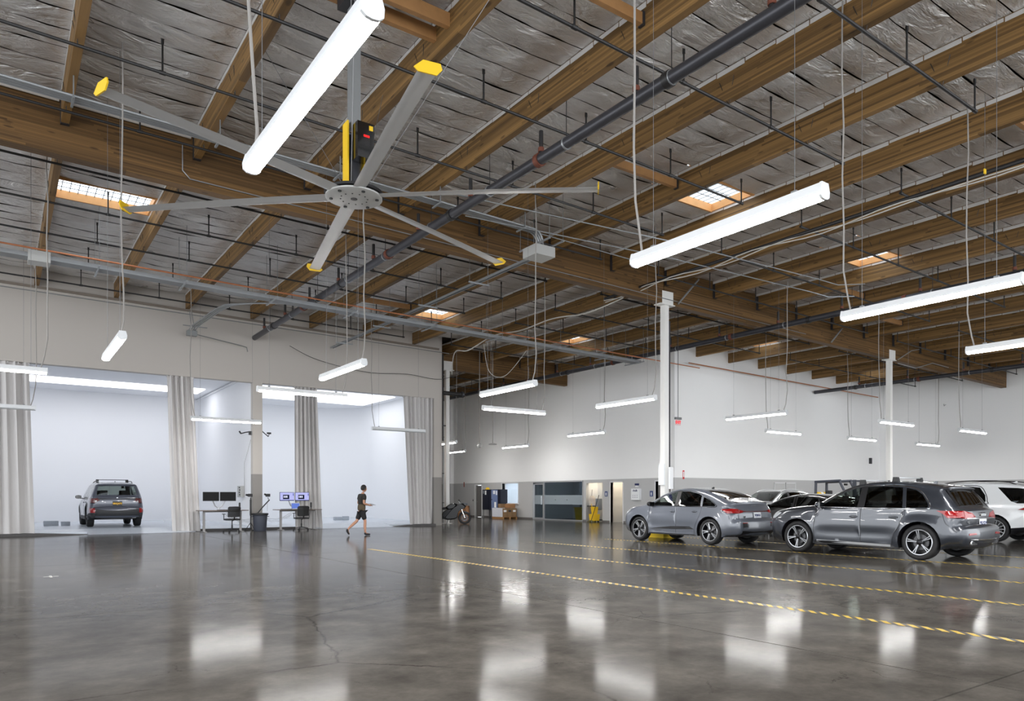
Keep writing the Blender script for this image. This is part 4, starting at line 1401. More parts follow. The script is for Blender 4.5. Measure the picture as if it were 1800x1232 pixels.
def make_car(name, label, spec, loc, rz, scale=1.0, group=None, detail=True):
    S = CarShape(spec)
    car = thing(name, label, 'car', loc, rz, group)
    car.scale = (scale, scale, scale)
    out = S.out
    n = len(out)
    nu = len(S.up)
    pt = paint(name + '_paint', spec['paint'], spec.get('metal', 0.35))
    # ---- side skin by constrained triangulation
    pts = list(out)
    edges = [(i, (i + 1) % n) for i in range(n)]
    for reg in spec['regions']:
        b = len(pts)
        poly = reg['poly']
        pts += poly
        edges += [(b + i, b + (i + 1) % len(poly)) for i in range(len(poly))]
    O = np.array(out)
    xs = np.arange(O[:, 0].min(), O[:, 0].max(), 0.085)
    zs = np.arange(O[:, 1].min() + 0.02, O[:, 1].max(), 0.06)
    gx, gz = [q.ravel() for q in np.meshgrid(xs, zs)]
    gx = gx + (np.round((gz - zs[0]) / 0.06).astype(int) % 2) * 0.04
    m_in = pip(out, gx, gz)
    gx, gz = gx[m_in], gz[m_in]
    dd, _, _ = S.dist(gx, gz)
    keep = dd > 0.03
    pts += list(zip(gx[keep], gz[keep]))
    # rings just inside the silhouette, where the skin turns
    U = np.array(S.up)
    tan = np.gradient(U, axis=0)
    nrm = np.stack([-tan[:, 1], tan[:, 0]], 1)
    nrm /= np.linalg.norm(nrm, axis=1)[:, None] + 1e-9
    for off in (0.006, 0.02, 0.045, 0.085):
        q = U + nrm * off
        ok = pip(out, q[:, 0], q[:, 1])
        dq, _, _ = S.dist(q[:, 0], q[:, 1])
        ok &= dq > off * 0.8
        pts += [tuple(p) for p in q[ok]]
    vo, eo, fo, ov, oe, of = delaunay_2d_cdt([Vector((float(a), float(b))) for a, b in pts], edges, [], 0, 1e-4)
    V2 = np.array([(v.x, v.y) for v in vo])
    F = [f for f in fo if len(f) == 3]
    cen = np.array([V2[list(f)].mean(0) for f in F])
    inside = pip(out, cen[:, 0], cen[:, 1])
    cls = np.zeros(len(F), int) - 1
    for ri, reg in enumerate(spec['regions']):
        hit = pip(reg['poly'], cen[:, 0], cen[:, 1])
        cls[hit] = ri
    Wd = S.W(V2[:, 0], V2[:, 1])

    def skin(sel, side, push=0.0):
        mb = MB()
        idx = {}
        vs, fs = [], []
        for fi in sel:
            tri = []
            for vi in F[fi]:
                if vi not in idx:
                    idx[vi] = len(vs)
                    vs.append((V2[vi, 0], side * (Wd[vi] + push), V2[vi, 1]))
                tri.append(idx[vi])
            fs.append(tri)
        mb.add(vs, fs)
        return mb
    # ---- centre strip over bonnet, roof and tail, and the underside
    Wo = S.W(O[:, 0], O[:, 1])
    fr = [-1, -0.97, -0.88, -0.72, -0.5, -0.25, 0, 0.25, 0.5, 0.72, 0.88, 0.97, 1]
    bulge = np.zeros(n)
    for i in range(nu):
        x, z = out[i]
        bulge[i] = 0.05 if abs(x) > 1.7 else 0.018
    bulge[0] = bulge[nu - 1] = 0.03
    nr = np.zeros((n, 2))
    nr[:nu] = -nrm
    def strip_pt(i, f):
        return (out[i][0] + nr[i, 0] * bulge[i] * (1 - f * f), f * Wo[i], out[i][1] + nr[i, 1] * bulge[i] * (1 - f * f))
    def near(p):
        return int(((O[:nu] - np.array(p)) ** 2).sum(1).argmin())
    w0, w1 = sorted((near(spec['windshield'][0]), near(spec['windshield'][1])))
    r0, r1 = sorted((near(spec['rear_window'][0]), near(spec['rear_window'][1])))
    def strip(i0, i1, c0, c1, push=0.0):
        rows = []
        for i in range(i0, i1 + 1):
            row = []
            for f in fr[c0:c1 + 1]:
                p = strip_pt(i % n, f)
                row.append((p[0] + nr[i % n, 0] * push, p[1], p[2] + nr[i % n, 1] * push))
            rows.append(row)
        return rows
    last = len(fr) - 1
    body = MB()
    under = MB()
    for i in range(n):
        j = (i + 1) % n
        for c in range(last):
            quad = [strip_pt(i, fr[c]), strip_pt(i, fr[c + 1]), strip_pt(j, fr[c + 1]), strip_pt(j, fr[c])]
            if i >= nu - 1:
                under.add(quad, [(0, 1, 2, 3)])
            elif (w0 <= i < w1 or r0 <= i < r1) and 1 <= c < last - 1:
                continue
            else:
                body.add(quad, [(0, 1, 2, 3)])
    doors = {}
    for side in (1, -1):
        sel = [i for i in range(len(F)) if inside[i] and cls[i] < 0]
        k = skin(sel, side)
        body.add(k.v, k.f)
    def weld(mb, nm, m, parent, angle=45):
        me = bpy.data.meshes.new(nm)
        me.from_pydata([tuple(map(float, p)) for p in mb.v], [], mb.f)
        bm = bmesh.new()
        bm.from_mesh(me)
        bmesh.ops.remove_doubles(bm, verts=bm.verts[:], dist=2e-4)
        bmesh.ops.recalc_face_normals(bm, faces=bm.faces[:])
        bm.to_mesh(me)
        bm.free()
        me.materials.append(m)
        me.polygons.foreach_set('use_smooth', [True] * len(me.polygons))
        me.set_sharp_from_angle(angle=math.radians(angle))
        return link(nm, me, parent)
    weld(body, 'body_shell', pt, car)
    weld(under, 'underside', M['trim_black'], car)
    weld(MB().grid(strip(w0, w1, 1, last - 1)), 'windshield', M['car_glass'], car)
    weld(MB().grid(strip(r0, r1, 1, last - 1)), 'rear_window', M[spec.get('rear_glass', 'car_glass_dark')], car)
    for side in (1, -1):
        made = {}
        for ri, reg in enumerate(spec['regions']):
            sel = [i for i in range(len(F)) if inside[i] and cls[i] == ri]
            if not sel:
                continue
            mm = pt if reg['mat'] == 'PAINT' else M[reg['mat']]
            par = made.get(reg.get('of'), car)
            made[reg['id']] = weld(skin(sel, side, reg.get('push', 0.0)), reg['name'], mm, par)
        # seams, handles, window surround
        def ribbon(mb, line, wd, push):
            L = np.array(smooth_path(line, 6)) if len(line) > 2 else np.array([np.array(line[0]) * (1 - t) + np.array(line[1]) * t for t in np.linspace(0, 1, 12)])
            tn = np.gradient(L, axis=0)
            tn /= np.linalg.norm(tn, axis=1)[:, None] + 1e-9
            nn = np.stack([-tn[:, 1], tn[:, 0]], 1) * wd / 2
            A, B = L - nn, L + nn
            wa = S.W(A[:, 0], A[:, 1]); wb = S.W(B[:, 0], B[:, 1])
            mb.grid([[(A[i, 0], side * (wa[i] + push), A[i, 1]) for i in range(len(L))], [(B[i, 0], side * (wb[i] + push), B[i, 1]) for i in range(len(L))]])
        for ln in spec.get('seams', []):
            mb = MB()
            ribbon(mb, ln, 0.010, 0.0025)
            mb.build('panel_gap', M['trim_black'], car)
        for (ln, wd, m_, nm) in spec.get('strips', []):
            mb = MB()
            ribbon(mb, ln, wd, 0.006)
            mb.build(nm, pt if m_ == 'PAINT' else M[m_], car, smooth=60)
        if spec.get('surround'):
            L = smooth_path(spec['surround'] + [spec['surround'][0]], 3)
            wv = S.W([p[0] for p in L], [p[1] for p in L])
            MB().tube([(p[0], side * (wv[i] + 0.002), p[1]) for i, p in enumerate(L)], 0.011, 6).build('window_surround', M[spec.get('surround_mat', 'chrome')], car, smooth=60)
        for (hx, hz) in spec.get('handles', []):
            y = S.W1(hx, hz)
            MB().bevbox((hx, side * (y + 0.012), hz), (0.19, 0.03, 0.035), 0.012).build('door_handle', pt, car, smooth=50)
            MB().cbox((hx, side * (y + 0.002), hz - 0.004), (0.12, 0.008, 0.06)).build('handle_recess', M['trim_black'], car)
        mx, mz = spec['mirror']
        y = S.W1(mx, mz)
        mb = MB()
        mb.sphere((mx, side * (y + 0.14), mz + 0.05), 0.1, 14, 8, (0.85, 1.15, 0.75))
        mo = mb.build('side_mirror', M[spec['mirror_mat']] if spec.get('mirror_mat') else pt, car, smooth=60)
        MB().cbox((mx - 0.055, side * (y + 0.14), mz + 0.05), (0.06, 0.19, 0.12)).build('mirror_glass', M['black_gloss'], mo)
        MB().cbox((mx + 0.01, side * (y + 0.02), mz - 0.005), (0.06, 0.12, 0.035)).build('mirror_arm', M['trim_black'], mo)
    # ---- tail details, laid on the rear of the centre strip
    ru = [i for i in range(nu) if out[i][0] < -1.2]
    rz_arr = np.array([out[i][1] for i in ru]); 
    order = np.argsort(rz_arr)
    zsrt = rz_arr[order]
    def rear_xyz(y, z, push):
        i = int(np.searchsorted(zsrt, z))
        i = min(max(1, i), len(zsrt) - 1)
        ia, ib = ru[order[i - 1]], ru[order[i]]
        za, zb_ = out[ia][1], out[ib][1]
        t = 0 if abs(zb_ - za) < 1e-6 else min(1, max(0, (z - za) / (zb_ - za)))
        Wl = Wo[ia] * (1 - t) + Wo[ib] * t
        f = max(-1, min(1, y / Wl))
        y = f * Wl
        pa, pb = strip_pt(ia, f), strip_pt(ib, f)
        x = pa[0] * (1 - t) + pb[0] * t
        nx = nr[ia] * (1 - t) + nr[ib] * t
        return (x + nx[0] * push, y, z + nx[1] * push)
    for it in spec.get('rear', []):
        poly = it['poly']
        for sgn in ((1, -1) if it.get('mirror') else (1,)):
            P_ = [(a * sgn, b) for a, b in poly]
            k = len(P_)
            ys = [p[0] for p in P_]; zz = [p[1] for p in P_]
            gy, gz = [q.ravel() for q in np.meshgrid(np.linspace(min(ys), max(ys), 14)[1:-1], np.linspace(min(zz), max(zz), 6)[1:-1])]
            okp = pip(P_, gy, gz)
            allp = P_ + list(zip(gy[okp], gz[okp]))
            vo2, _, fo2, *_r = delaunay_2d_cdt([Vector((float(a), float(b))) for a, b in allp], [(i, (i + 1) % k) for i in range(k)], [], 1, 1e-5)
            ce = np.array([np.mean([(vo2[i].x, vo2[i].y) for i in f], 0) for f in fo2])
            good = pip(P_, ce[:, 0], ce[:, 1])
            push = it.get('push', 0.008)
            front = [rear_xyz(v.x, v.y, push) for v in vo2]
            mb = MB().add(front, [f for f, g_ in zip(fo2, good) if g_])
            back = [rear_xyz(a, b, -0.01) for a, b in P_]
            fr_ = [rear_xyz(a, b, push) for a, b in P_]
            mb.add(fr_ + back, [(i, (i + 1) % k, k + (i + 1) % k, k + i) for i in range(k)])
            mm = pt if it['mat'] == 'PAINT' else M[it['mat']]
            mb.build(it['name'], mm, car, smooth=50)
    if spec.get('plate'):
        pz, pm, lm, txt = spec['plate']
        x, y, z = rear_xyz(0, pz, 0.012)
        xa = rear_xyz(0, pz + 0.07, 0)[0]; xb = rear_xyz(0, pz - 0.07, 0)[0]
        tilt = math.atan2(xa - xb, 0.14)
        po = MB().cbox((0, 0, 0), (0.012, 0.31, 0.16)).build('license_plate', M[pm], car)
        po.location = (x - 0.004, y, z)
        po.rotation_euler = (0, tilt, 0)
        put_text(txt, 0.085, M[lm], po, (-0.0075, 0, -0.005), (PI / 2, 0, -PI / 2), bold=0.003)
    if spec.get('rings'):
        z, x0 = spec['rings']
        x, y, z_ = rear_xyz(0, z, 0.012)
        e = MB()
        for k in range(4):
            yy = (k - 1.5) * 0.058
            ring = [(x, yy + 0.036 * math.cos(a), z + 0.036 * math.sin(a)) for a in [2 * PI * q / 16 for q in range(17)]]
            e.tube(ring, 0.0055, 5)
        e.build('emblem', M['chrome'], car, smooth=60)
    for (txt, y, z, size) in spec.get('badges', []):
        x, yy, zz = rear_xyz(y, z, 0.010)
        put_text(txt, size, M[spec.get('badge_mat', 'chrome')], car, (x, y, z), (PI / 2, 0, -PI / 2), name='badge', bold=0.002)
    # ---- spoiler, rails, bars, fin
    if spec.get('spoiler'):
        (xa, za, xb, zb_, hw, m_) = spec['spoiler']
        MB().prism([(xa, za), (xb, zb_), (xb + 0.03, zb_ - 0.035), (xa, za - 0.03)], lambda a, b, t: (a, t, b), -hw, hw).build('spoiler', pt if m_ == 'PAINT' else M[m_], car)
    if spec.get('rails'):
        m_, ra, rb, lift = spec['rails']
        for s_ in (-1, 1):
            pl = []
            for k in range(13):
                x = ra + (rb - ra) * k / 12
                i = near((x, 9)) if False else min(range(nu), key=lambda q: abs(out[q][0] - x) + (5 if out[q][1] < spec['belt'][0] + 0.2 else 0))
                zt = out[i][1]
                pl.append((x, s_ * Wo[i] * 0.97, zt + (lift if 0 < k < 12 else 0.0)))
            MB().tube(pl, 0.017, 6).build('roof_rail', M[m_], car, smooth=60)
    for (x, hw, zf) in spec.get('bars', []):
        i = min(range(nu), key=lambda q: abs(out[q][0] - x) + (5 if out[q][1] < spec['belt'][0] + 0.2 else 0))
        zt = out[i][1]
        b = MB().bevbox((x, 0, zt + zf), (0.075, 2 * hw, 0.022), 0.008).build('roof_bar', M[spec.get('bar_mat', 'alu')], car, smooth=50)
        for s_ in (-1, 1):
            MB().prism([(-0.075, -0.055), (0.075, -0.055), (0.05, zf + 0.014), (-0.04, zf + 0.014)], lambda a, c, t: (x + a, s_ * hw + t, zt + c), -0.04, 0.05).build('bar_foot', M['black'], b)
    if spec.get('fin'):
        x, z = spec['fin']
        MB().prism([(0.08, 0), (-0.05, 0), (-0.06, 0.055), (-0.03, 0.06)], lambda a, b, t: (x + a, t, z + b), -0.012, 0.012).build('antenna_fin', pt if spec.get('fin_paint') else M['trim_black'], car)
    if spec.get('wiper'):
        x, z, y1 = spec['wiper']
        MB().tube([rear_xyz(0, z, 0.03), rear_xyz(y1, z + 0.03, 0.03)], 0.010, 6).build('rear_wiper', M['trim_black'], car)
    for (y, z, w_, h_) in spec.get('exhaust', []):
        x, yy, zz = rear_xyz(y, z, 0.0)
        MB().bevbox((x + 0.03, y, z), (0.075, w_, h_), 0.012).build('exhaust_tip', M['chrome'], car, smooth=50)
        MB().cbox((x - 0.008, y, z), (0.006, w_ - 0.03, h_ - 0.025)).build('exhaust_opening', M['black'], car)
    # ---- wheels
    R = spec['wheel_r']; RR = spec['rim_r']; ww = spec.get('tyre_w', 0.235) / 2
    ty = [(RR, -ww * .8), (RR + 0.02, -ww * .92), ((R + RR) / 2, -ww), (R - 0.025, -ww * .93), (R - 0.004, -ww * .72), (R, -ww * .3), (R, ww * .3), (R - 0.004, ww * .72), (R - 0.025, ww * .93), ((R + RR) / 2, ww), (RR + 0.02, ww * .92), (RR, ww * .8)]
    me_ty = MB().lathe(ty, 40, axis='Y', closed=True).mesh('wheel', M['tyre'], smooth=50)
    me_rim = MB().lathe([(RR - 0.015, -ww * .8), (RR + 0.004, -ww * .85), (RR + 0.004, ww * .84), (RR - 0.006, ww * .90), (RR - 0.022, ww * .84), (RR - 0.03, ww * .5), (RR - 0.03, -ww * .7)], 40, axis='Y', closed=True).mesh('rim', M['rim_dark'], smooth=50)
    me_lip = MB().lathe([(RR + 0.005, ww * .84), (RR - 0.003, ww * .91), (RR - 0.016, ww * .90), (RR - 0.018, ww * .80)], 40, axis='Y', closed=True).mesh('rim_lip', M[spec.get('lip', 'rim_silver')], smooth=50)
    me_disc = MB().lathe([(0.001, ww * .10), (RR * .60, ww * .10), (RR * .60, ww * .02), (0.001, ww * .02)], 28, axis='Y').mesh('brake_disc', M['disc_steel'])
    me_well = MB().lathe([(0.001, -ww * .5), (RR - 0.02, -ww * .5), (RR - 0.02, -ww * .6), (0.001, -ww * .6)], 28, axis='Y').mesh('wheel_back', M['trim_black'])
    me_hub = MB().lathe([(0.001, ww * .86), (0.028, ww * .85), (0.045, ww * .78), (0.07, ww * .66), (0.07, ww * .2), (0.001, ww * .2)], 20, axis='Y').mesh('hub_cap', M[spec.get('hub', 'rim_silver')], smooth=40)
    ns, dbl = spec['spokes']
    def spoke_mesh(off, tw, wid, m_):
        mb = MB()
        r0_, r1_ = 0.045, RR - 0.012
        a0_, a1_ = off * 0.4, off + tw
        pr = []
        for (r_, a_, y_) in ((r0_, a0_, ww * .70), (r0_ + (r1_ - r0_) * .5, (a0_ + a1_) / 2, ww * .80), (r1_, a1_, ww * .82)):
            pr.append((r_ * math.sin(a_), r_ * math.cos(a_), y_))
        sec_w = (wid * 1.0, wid * .9, wid * 1.15)
        rows_t, rows_b = [], []
        for k, (x, z, y_) in enumerate(pr):
            d = Vector((pr[-1][0] - pr[0][0], pr[-1][1] - pr[0][1])).normalized()
            px, pz = d.y * sec_w[k], -d.x * sec_w[k]
            rows_t.append([(x - px, y_ - 0.012, z - pz), (x - px * .6, y_, z - pz * .6), (x + px * .6, y_, z + pz * .6), (x + px, y_ - 0.012, z + pz)])
            rows_b.append([(x - px, y_ - 0.05, z - pz), (x + px, y_ - 0.05, z + pz)])
        mb.grid(rows_t)
        mb.grid([[r_[0] for r_ in rows_t], [r_[0] for r_ in rows_b]])
        mb.grid([[r_[-1] for r_ in rows_t], [r_[1] for r_ in rows_b]])
        return mb.mesh('spoke', M[m_], smooth=25)
    sps = []
    for (off, tw, wid, m_) in dbl:
        sps.append(spoke_mesh(off, tw, wid, m_))
    track = spec['half_w'] - ww - 0.012
    for xa in spec['axles']:
        for s_ in (-1, 1):
            wo = link('wheel', me_ty, car, (xa, s_ * track, R), (0, 0, 0 if s_ > 0 else PI))
            link('rim', me_rim, wo)
            link('rim_lip', me_lip, wo)
            link('wheel_back', me_well, wo)
            link('brake_disc', me_disc, wo)
            link('hub_cap', me_hub, wo)
            for k in range(ns):
                for m_ in sps:
                    so = link('spoke', m_, wo, (0, 0, 0), (0, 2 * PI * k / ns + spec.get('spoke_a', 0.3) + xa, 0))
    # ---- cabin
    hb = spec['half_w'] - 0.34
    xf0, xr0 = spec['cabin']
    MB().box(xr0 - 0.5, xf0 + 0.75, -hb, hb, spec['sill_z'] + 0.01, 0.42).build('cabin_floor', M['interior'], car)
    MB().prism([(xf0 + 0.30, 0.55), (xf0 + 0.45, 0.98), (xf0 - 0.05, 1.02), (xf0 - 0.20, 0.82), (xf0 - 0.12, 0.55)], lambda a, b, t: (a, t, b), -hb - 0.12, hb + 0.12).build('dashboard', M['interior'], car, smooth=40)
    yw = 0.37
    wz = 0.98
    ring = [(xf0 - 0.30 + 0.06 * math.sin(a), yw + 0.18 * math.cos(a), wz + 0.17 * math.sin(a)) for a in [2 * PI * q / 20 for q in range(21)]]
    MB().tube(ring, 0.017, 6).build('steering_wheel', M['black'], car, smooth=60)
    for (sx, sw, ys) in ((xf0 - 0.85, 0.50, (0.37, -0.37)), (xf0 - 1.72, 0.58, (0.36, -0.36))):
        for y in ys:
            st = MB().bevbox((sx + 0.05, y, 0.53), (0.50, sw, 0.16), 0.05).build('seat', M['interior'], car, smooth=50)
            k = MB().prism([(0.0, 0.55), (-0.12, 0.55), (-0.30, 1.16), (-0.22, 1.18), (-0.10, 0.85)], lambda a, b, t: (sx - 0.12 + a, y + t, b), -sw / 2, sw / 2)
            k.build('backrest', M['interior'], st, smooth=40)
            MB().bevbox((sx - 0.41, y, 1.27), (0.09, 0.26, 0.17), 0.035).build('headrest', M['interior'], st, smooth=50)
    for (x, y, z, dx, dy, dz, m_, nm) in spec.get('blocks', []):
        MB().bevbox((x, y, z), (dx, dy, dz), min(dx, dy, dz) * 0.2).build(nm, M[m_], car, smooth=50)
    return car

# --- shared window outlines for a crossover with a rising tail
def R_(id_, name, mat_, poly, of=None, push=0.0):
    return {'id': id_, 'name': name, 'mat': mat_, 'poly': poly, 'of': of, 'push': push}

CROSSOVER = dict(
    half_w=0.946, height=1.655, belt=(1.055, -0.012), tumble=0.40, wheel_r=0.372, rim_r=0.262, arch_r=0.435, sill_z=0.235,
    axles=(1.43, -1.39), tail_r=0.30, tail_k=0.76,
    upper=[(1.93, 0.24), (2.20, 0.26), (2.29, 0.36), (2.33, 0.55), (2.325, 0.74), (2.27, 0.90), (2.10, 0.985), (1.75, 1.045), (1.38, 1.09), (1.02, 1.125, 'c'),
           (0.70, 1.315), (0.36, 1.49), (0.06, 1.59), (-0.35, 1.645), (-0.85, 1.648), (-1.30, 1.600), (-1.60, 1.545), (-1.80, 1.495, 'c'), (-1.77, 1.455, 'c'),
           (-1.92, 1.27), (-2.06, 1.085, 'c'), (-2.14, 1.04, 'c'), (-2.17, 0.90), (-2.155, 0.745, 'c'), (-2.23, 0.69), (-2.255, 0.56), (-2.24, 0.42), (-2.16, 0.31), (-1.88, 0.27)],
    windshield=((0.97, 1.15), (0.12, 1.575)), rear_window=((-1.785, 1.44), (-2.045, 1.11)),
    regions=[
        R_('fd', 'front_door', 'PAINT', [(0.99, 0.30), (0.99, 0.62), (0.96, 1.08), (0.62, 1.30), (0.30, 1.455), (0.10, 1.53), (-0.13, 1.56), (-0.13, 0.30)]),
        R_('rd', 'rear_door', 'PAINT', [(-0.13, 0.30), (-0.13, 1.56), (-0.60, 1.565), (-1.05, 1.54), (-1.10, 1.05), (-0.98, 0.70), (-0.86, 0.50), (-0.82, 0.30)]),
        R_('sill', 'sill_trim', 'trim_black', [(0.98, 0.235), (0.98, 0.30), (-0.82, 0.30), (-0.92, 0.235)]),
        R_('bp', 'door_pillar', 'trim_black', [(-0.04, 1.09), (-0.06, 1.545), (-0.20, 1.55), (-0.20, 1.08)]),
        R_('w1', 'window_pane', 'car_glass', [(0.84, 1.10), (0.60, 1.265), (0.28, 1.43), (0.08, 1.50), (-0.06, 1.53), (-0.04, 1.09)], 'fd'),
        R_('w2', 'window_pane', 'car_glass_dark', [(-0.20, 1.085), (-0.20, 1.54), (-0.60, 1.545), (-0.97, 1.52), (-1.04, 1.08)], 'rd'),
        R_('w3', 'quarter_window', 'car_glass_dark', [(-1.11, 1.085), (-1.05, 1.51), (-1.25, 1.465), (-1.40, 1.37), (-1.53, 1.20), (-1.56, 1.12), (-1.53, 1.09)]),
        R_('tl', 'tail_light', 'tail_red', [(-1.72, 1.035), (-1.84, 0.98), (-1.94, 0.89), (-2.5, 0.88), (-2.5, 1.03), (-2.0, 1.035)], None, 0.004),
        R_('hl', 'headlight', 'lamp_clear', [(1.92, 0.93), (2.1, 0.80), (2.6, 0.76), (2.6, 0.90), (2.15, 0.96)], None, 0.003),
    ],
    seams=[[(0.99, 0.30), (0.99, 0.62), (0.955, 1.08)], [(-0.13, 0.30), (-0.13, 0.8), (-0.13, 1.07)], [(-0.82, 0.30), (-0.86, 0.50), (-0.98, 0.70), (-1.10, 1.05)],
           [(-1.62, 1.12), (-1.80, 1.04), (-1.90, 0.80), (-1.98, 0.72)], [(0.99, 0.30), (0.1, 0.30), (-0.82, 0.30)]],
    surround=[(0.90, 1.085), (0.60, 1.285), (0.28, 1.45), (0.06, 1.525), (-0.20, 1.56), (-0.60, 1.565), (-1.02, 1.54), (-1.27, 1.485), (-1.42, 1.39), (-1.565, 1.20), (-1.595, 1.10), (-1.54, 1.07), (-1.1, 1.065), (0.0, 1.075)],
    handles=[(0.03, 0.88), (-0.86, 0.885)], mirror=(0.80, 1.08), cabin=(0.62, -1.5), spokes=(5, [(0.0, 0.0, 0.014, 'rim_silver')]),
)
import copy
def variant(**kw):
    s = copy.deepcopy(CROSSOVER)
    s.update(kw)
    return s

# ---------------- grey crossover with roof bars (nearest)
nearest = variant(paint=(54, 58, 66), metal=0.4, tail_r=0.27, tail_k=0.77,
    spokes=(5, [(-0.135, 0.035, 0.0095, 'rim_silver'), (0.135, -0.035, 0.0095, 'rim_silver'), (0.0, 0.0, 0.010, 'rim_dark')]), lip='rim_silver', hub='rim_dark', rim_r=0.268,
    strips=[([(0.92, 0.305), (0.0, 0.285), (-0.80, 0.27)], 0.05, 'alu', 'sill_strip'), ([(0.90, 0.47), (0.3, 0.44), (-0.6, 0.44), (-0.80, 0.52)], 0.012, 'PAINT', 'door_crease')],
    rear=[
        dict(name='tail_light', mat='tail_red', mirror=True, poly=[(0.30, 0.905), (0.60, 0.885), (0.93, 0.87), (0.93, 1.03), (0.68, 1.035), (0.40, 0.985)]),
        dict(name='chrome_strip', mat='chrome', poly=[(-0.62, 0.868), (0.62, 0.868), (0.62, 0.89), (-0.62, 0.89)], push=0.014),
        dict(name='reflector', mat='tail_red', mirror=True, poly=[(0.42, 0.555), (0.80, 0.54), (0.84, 0.575), (0.46, 0.592)]),
        dict(name='tailgate_gap', mat='trim_black', poly=[(-0.70, 0.735), (0.70, 0.735), (0.70, 0.75), (-0.70, 0.75)], push=0.004),
        dict(name='rear_diffuser', mat='trim_black', poly=[(-0.50, 0.29), (0.50, 0.29), (0.60, 0.41), (-0.60, 0.41)]),
        dict(name='diffuser_trim', mat='chrome', poly=[(-0.40, 0.435), (0.40, 0.435), (0.62, 0.44), (0.62, 0.462), (-0.62, 0.462), (-0.62, 0.44)], push=0.014),
        dict(name='window_wing', mat='trim_black', mirror=True, poly=[(0.60, 1.14), (0.74, 1.12), (0.62, 1.47), (0.54, 1.47)], push=0.006)],
    exhaust=[(0.47, 0.385, 0.26, 0.085), (-0.47, 0.385, 0.26, 0.085)],
    plate=(0.79, 'plate_white', 'plate_blue', '9ELV274'), rings=(0.965, 0), badges=[('Q5', 0.55, 0.80, 0.065)],
    spoiler=(-1.50, 1.565, -1.86, 1.488, 0.54, 'PAINT'), bars=[(0.02, 0.53, 0.085), (-0.72, 0.52, 0.085)], fin=(-1.28, 1.60), wiper=(-2.0, 1.14, -0.30), rails=None, fin_paint=True)
make_car('car', 'grey crossover with two silver roof bars, nearest of the parked cars', nearest, (17.05, 9.16, 0), PI / 2, 1.03)

